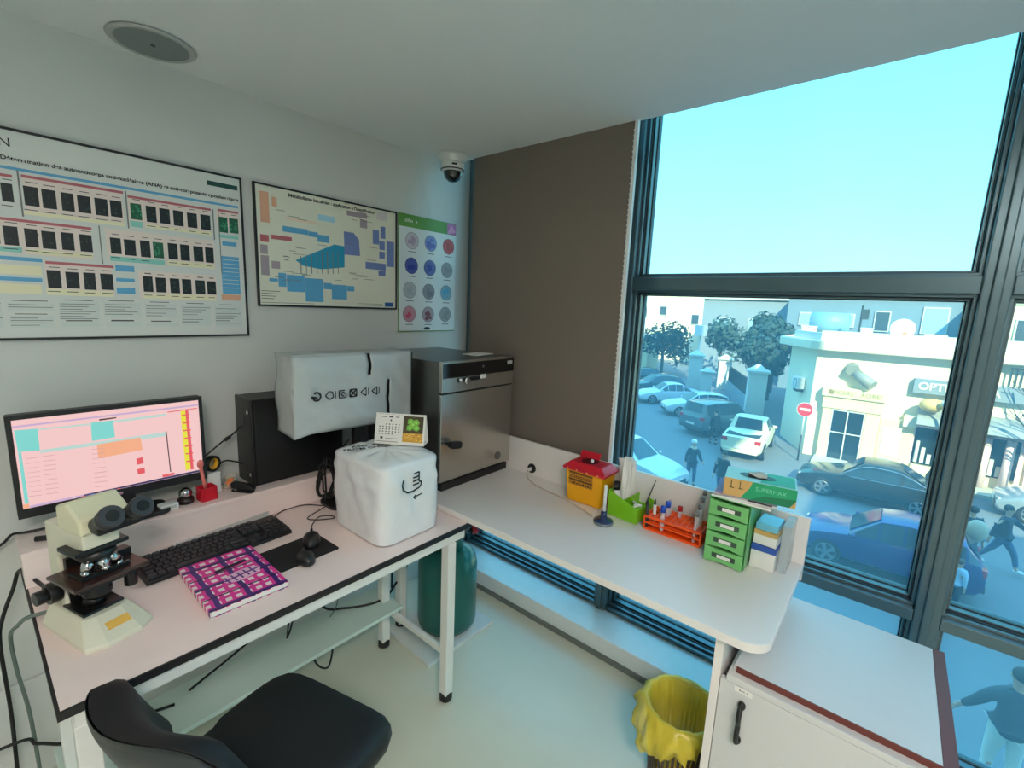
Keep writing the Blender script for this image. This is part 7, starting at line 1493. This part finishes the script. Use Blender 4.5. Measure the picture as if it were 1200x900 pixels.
def person(label, x, y, yaw, h, top, trousers, hair, stride=.0, arms=((.1, .0), (-.1, .0)), z0=S, headwear=None, shoes=black_rub, long_hair=False, lean=0.0, bend=(.15, .15), coat=False, bag=None):
    """faces +x locally; arms: per side (swing forward angle, outward angle)"""
    o = thing('person', label, 'person', (x, y, z0), yaw)
    k_ = h / 1.75
    V = lambda a, b, c: (a * k_ + lean * max(0, c - .9) * k_, b * k_, c * k_)
    st = stride
    body = []; ed = []
    def add(p, r, par=None):
        body.append((*p, r * k_ if not isinstance(r, tuple) else (r[0] * k_, r[1] * k_)))
        if par is not None: ed.append((par, len(body) - 1))
        return len(body) - 1
    pel = add(V(0, 0, .93), .115); ab = add(V(0, 0, 1.08), .115, pel); chs = add(V(.0, 0, 1.28), .125, ab); nk0 = add(V(-.005, 0, 1.42), .075, chs); nk = add(V(.005, 0, 1.50), .052, nk0)
    hd = add(V(.015, 0, 1.57), .075, nk); hd2 = add(V(.02, 0, 1.66), .083, hd); add(V(.012, 0, 1.72), .055, hd2)
    J = {}
    for sgn in (1, -1):
        f = st * sgn
        hip = add(V(0, sgn * .09, .88), .088, pel)
        kn = add(V(.42 * math.sin(f * .9) + .03, sgn * .095, .88 - .40 * math.cos(f * .9)), .056, hip)
        fb = f * .9 if f > 0 else f * 1.6
        kp = (.42 * math.sin(f * .9) + .03, .88 - .40 * math.cos(f * .9))
        an_ = (kp[0] + .40 * math.sin(f * .5 if f > 0 else f * 1.1) - .02, max(.08, kp[1] - .40 * math.cos(f * .5 if f > 0 else f * 1.1)))
        cf = add(V((kp[0] * .6 + an_[0] * .4) - .015, sgn * .096, kp[1] * .6 + an_[1] * .4), .052, kn)
        an = add(V(an_[0], sgn * .098, an_[1]), .036, cf)
        add(V(an_[0] + .13, sgn * .105, max(.035, an_[1] - .05)), .033, an)
        J['ank', sgn] = an_; J['knee', sgn] = kp
    for i_, sgn in enumerate((1, -1)):
        sw, ou = arms[i_]; be = bend[i_]
        sh_ = add(V(0, sgn * .175, 1.39), .06, chs)
        d1 = Vector((math.sin(sw) * math.cos(ou), sgn * math.sin(ou), -math.cos(sw) * math.cos(ou)))
        el = Vector((0, sgn * .185, 1.38)) + d1 * .29
        d2 = Vector((math.sin(sw + be) * math.cos(ou * .8), sgn * math.sin(ou * .8), -math.cos(sw + be) * math.cos(ou * .8)))
        wr_ = el + d2 * .25
        e_ = add(V(*el), .043, sh_); fa = add(V(*(el + d2 * .08)), .043, e_); w_ = add(V(*wr_), .027, fa)
        pm = add(V(*(wr_ + d2 * .07)), .030, w_)
        side = d2.cross(Vector((0, sgn, 0))).normalized() if abs(d2.y) < .9 else Vector((1, 0, 0))
        for q, ln in zip((-1.5, -.5, .5, 1.5), (.055, .07, .075, .062)):
            b_ = wr_ + d2 * .085 + side * q * .017
            f1 = add(V(*b_), .0095, pm); f2 = add(V(*(b_ + d2 * ln * .6 + Vector((0, -sgn * .006, 0)))), .0085, f1); add(V(*(b_ + d2 * ln + Vector((0, -sgn * .018, 0)))), .0075, f2)
        t1 = add(V(*(wr_ + d2 * .035 + side * .034)), .011, w_); add(V(*(wr_ + d2 * .075 + side * .05)), .009, t1)
        J['sh', sgn] = Vector((0, sgn * .175, 1.39)); J['el', sgn] = el; J['wr', sgn] = wr_
    b_ob = skinmesh('body', body, ed, skin, o)
    # face
    mb = MB(); mb.ball(V(.098, 0, 1.635), .018 * k_, .014 * k_, .026 * k_, n=8, m=6)
    for sgn in (1, -1): mb.ball(V(.02, sgn * .084, 1.64), .02 * k_, .01 * k_, .032 * k_, n=8, m=6)
    mb.build('nose_and_ears', skin, o)
    mb = MB()
    for sgn in (1, -1): mb.ball(V(.088, sgn * .032, 1.66), .012 * k_, .014 * k_, .008 * k_, n=8, m=6)
    mb.build('eyes', ink, o)
    mb = MB(); mb.ball(V(.088, 0, 1.585), .010 * k_, .026 * k_, .007 * k_, n=8, m=6); mb.build('mouth', mat('lips', rgb(160, 90, 84), .5), o)
    if hair:
        mb = MB(); mb.smooth = True; mb.ball(V(-.012, 0, 1.68), .100 * k_, .098 * k_, .092 * k_, n=18, m=12)
        if long_hair: mb.ball(V(-.06, 0, 1.56), .06 * k_, .10 * k_, .15 * k_, n=14, m=8)
        mb.build('hair', hair, o)
    if headwear:
        mb = MB(); mb.lathe([(.098 * k_, 0), (.104 * k_, .03 * k_), (.09 * k_, .10 * k_), (.04 * k_, .135 * k_)], V(0, 0, 1.665), n=20); mb.build('hat', headwear, o)
    # clothes follow the same joints, a little larger
    cn_ = []; ce = []
    def ca(p, r, par=None):
        cn_.append((*V(*p), r * k_));
        if par is not None: ce.append((par, len(cn_) - 1))
        return len(cn_) - 1
    lowz = .68 if coat else .80
    a0 = ca((0, 0, 1.10), .155); a1_ = ca((0, 0, 1.28), .16, a0); a2_ = ca((0, 0, 1.42), .115, a1_); ca((0, 0, 1.47), .075, a2_); a3 = ca((0, 0, .95), .178, a0); ca((0, 0, lowz), .185, a3)
    for sgn in (1, -1):
        s1 = ca(tuple(J['sh', sgn] + Vector((0, sgn * .005, .005))), .092, a1_); e1 = ca(tuple(J['el', sgn]), .062, s1); ca(tuple(J['el', sgn].lerp(J['wr', sgn], .85)), .044, e1)
    skinmesh('jacket', cn_, ce, top, o)
    cn_.clear(); ce.clear()
    p0 = ca((0, 0, 1.02), .145)
    for sgn in (1, -1):
        h1 = ca((0, sgn * .09, .86), .112, p0); kx, kz_ = J['knee', sgn]; ax, az = J['ank', sgn]
        k1 = ca((kx, sgn * .095, kz_), .072, h1); ca((kx * .15 + ax * .85, sgn * .098, kz_ * .15 + az * .85), .054, k1)
    skinmesh('trousers', cn_, ce, trousers, o)
    for sgn in (1, -1):
        ax, az = J['ank', sgn]; mb = MB(); mb.smooth = True; mb.ball(V(ax + .07, sgn * .103, max(.05, az - .035)), .145 * k_, .052 * k_, .05 * k_, n=14, m=8); mb.build('shoe', shoes, o)
    if bag: bag(o, k_)
    return o
navy_c = mat('dark_navy_cloth', rgb(30, 42, 62), .85); grey_c = mat('charcoal_cloth', rgb(54, 60, 64), .85); jean = mat('blue_jeans', rgb(62, 84, 122), .85); blk_c = mat('black_cloth', rgb(26, 28, 32), .85)
beige_c = mat('beige_cloth', rgb(196, 176, 150), .85); white_c = mat('off_white_cloth', rgb(224, 228, 220), .85); hair_d = mat('dark_hair', rgb(34, 28, 26), .6); hair_b = mat('brown_hair', rgb(86, 62, 46), .6)
pale_blue = mat('pale_blue_cloth', rgb(170, 196, 220), .85)
def scarf(o, k_):
    mb = MB(); mb.smooth = True; mb.ball((.0, 0, 1.46 * k_), .12 * k_, .13 * k_, .075 * k_, n=16, m=8); mb.build('scarf', beige_c, o)
person('person in dark coat with pale headscarf standing on the shaded street', 16.7, 5.13, -2.6, 1.68, navy_c, jean, None, .18, ((.25, .25), (-.1, .12)), headwear=white_c, coat=True, bend=(.9, .3), bag=scarf)
def paper_bag(o, k_):
    mb = MB(); mb.box(-.1, .28, .42, .1, .34, .72); mb.build('carried_bag', mat('blue_bag', rgb(70, 140, 220), .6), o)
person('dark haired person in black jacket walking behind the glove box', 16.15, 3.95, 2.9, 1.68, blk_c, jean, hair_d, .25, ((-.15, .1), (.2, .1)), bag=paper_bag)
person('person in dark clothes standing behind the grey four wheel drive', 23.0, 6.2, .6, 1.70, blk_c, blk_c, hair_d, .15, ((.05, .05), (-.05, .05)))
def beige_pack(o, k_):
    mb = MB(); mb.smooth = True; mb.ball((-.24 * k_, .0, 1.20 * k_), .17 * k_, .23 * k_, .29 * k_, n=18, m=12); mb.build('backpack', beige_c, o)
person('person with a round beige backpack beside the window post', 15.9, -2.05, .35, 1.74, navy_c, navy_c, hair_d, .3, ((.3, .1), (-.3, .1)), bag=beige_pack)
person('person in dark clothes striding right with one arm stretched out', 16.6, -2.75, -2.0, 1.76, navy_c, jean, hair_d, .55, ((.8, .55), (-.4, .15)), shoes=white_pl, bend=(.2, .2))
person('child in a pale blue top below the backpack wearer', 13.5, -1.72, -.6, 1.18, pale_blue, navy_c, hair_b, .2, ((.2, .1), (-.1, .1)))
def phone(o, k_):
    pass
person('person in charcoal sweater and off white trousers seen from above at lower right', 8.4, -1.84, .25, 1.85, grey_c, white_c, hair_d, .12, ((.25, .50), (-.1, .15)), bend=(.25, .3))

# ---------------------------------------------------------------- lights
def panel_light(label, x, y, power):  # unseen panels added to fill the room with light
    o = thing('fill_panel', label, 'fill light', (x, y, ZC))
    mb = MB()
    for b in ((-.31, -.31, .31, -.29), (-.31, .29, .31, .31), (-.31, -.29, -.29, .29), (.29, -.29, .31, .29)): mb.box(b[0], b[1], -.014, b[2], b[3], -.001)
    mb.build('frame', white_pl, o)
    m = mat('fill_diffuser_%d' % power, (1, 1, 1, 1), .5, emit=(1, .92, .86, 1), estr=power)
    mb = MB(); mb.box(-.289, -.289, -.010, .289, .289, -.004); mb.build('diffuser', m, o)
panel_light('added square fill light panel in the ceiling near the windows', -.42, -.68, 35)
panel_light('added square fill light panel in the ceiling towards the rear wall', -1.5, -1.9, 13)
sun_d = bpy.data.lights.new('sun', 'SUN'); sun_d.energy = 7.2; sun_d.color = (1, .89, .52); sun_d.angle = math.radians(.6)
sun = bpy.data.objects.new('sun', sun_d); COL.objects.link(sun)
sun.rotation_euler = Vector((.70, .42, -.57)).to_track_quat('-Z', 'Y').to_euler()
sun.location = (-10, -20, 30)
w = bpy.data.worlds.new('sky'); scene.world = w; w.use_nodes = True
nt = w.node_tree; bg = nt.nodes['Background']
tc = nt.nodes.new('ShaderNodeTexCoord'); sx = nt.nodes.new('ShaderNodeSeparateXYZ'); nt.links.new(tc.outputs['Generated'], sx.inputs[0])
rp = nt.nodes.new('ShaderNodeValToRGB'); nt.links.new(sx.outputs[2], rp.inputs[0])
rp.color_ramp.elements[0].position = 0.0; rp.color_ramp.elements[0].color = (.62, .98, 1.0, 1)
rp.color_ramp.elements[1].position = 0.8; rp.color_ramp.elements[1].color = (.45, 1.3, 2.1, 1)
e = rp.color_ramp.elements.new(.2); e.color = (.42, .98, 1.04, 1)
e = rp.color_ramp.elements.new(.42); e.color = (.26, .90, 1.04, 1)
nt.links.new(rp.outputs[0], bg.inputs[0]); bg.inputs[1].default_value = 1.4
scene.view_settings.view_transform = 'Standard'
scene.view_settings.look = 'None'
scene.view_settings.exposure = 0.45
scene.view_settings.gamma = 1.0
scene.view_settings.use_curve_mapping = False
scene.cycles.max_bounces = 10
scene.cycles.diffuse_bounces = 7
scene.cycles.transparent_max_bounces = 12
scene.cycles.caustics_reflective = False
scene.cycles.caustics_refractive = False
scene.cycles.sample_clamp_indirect = 4.0
scene.cycles.use_denoising = True
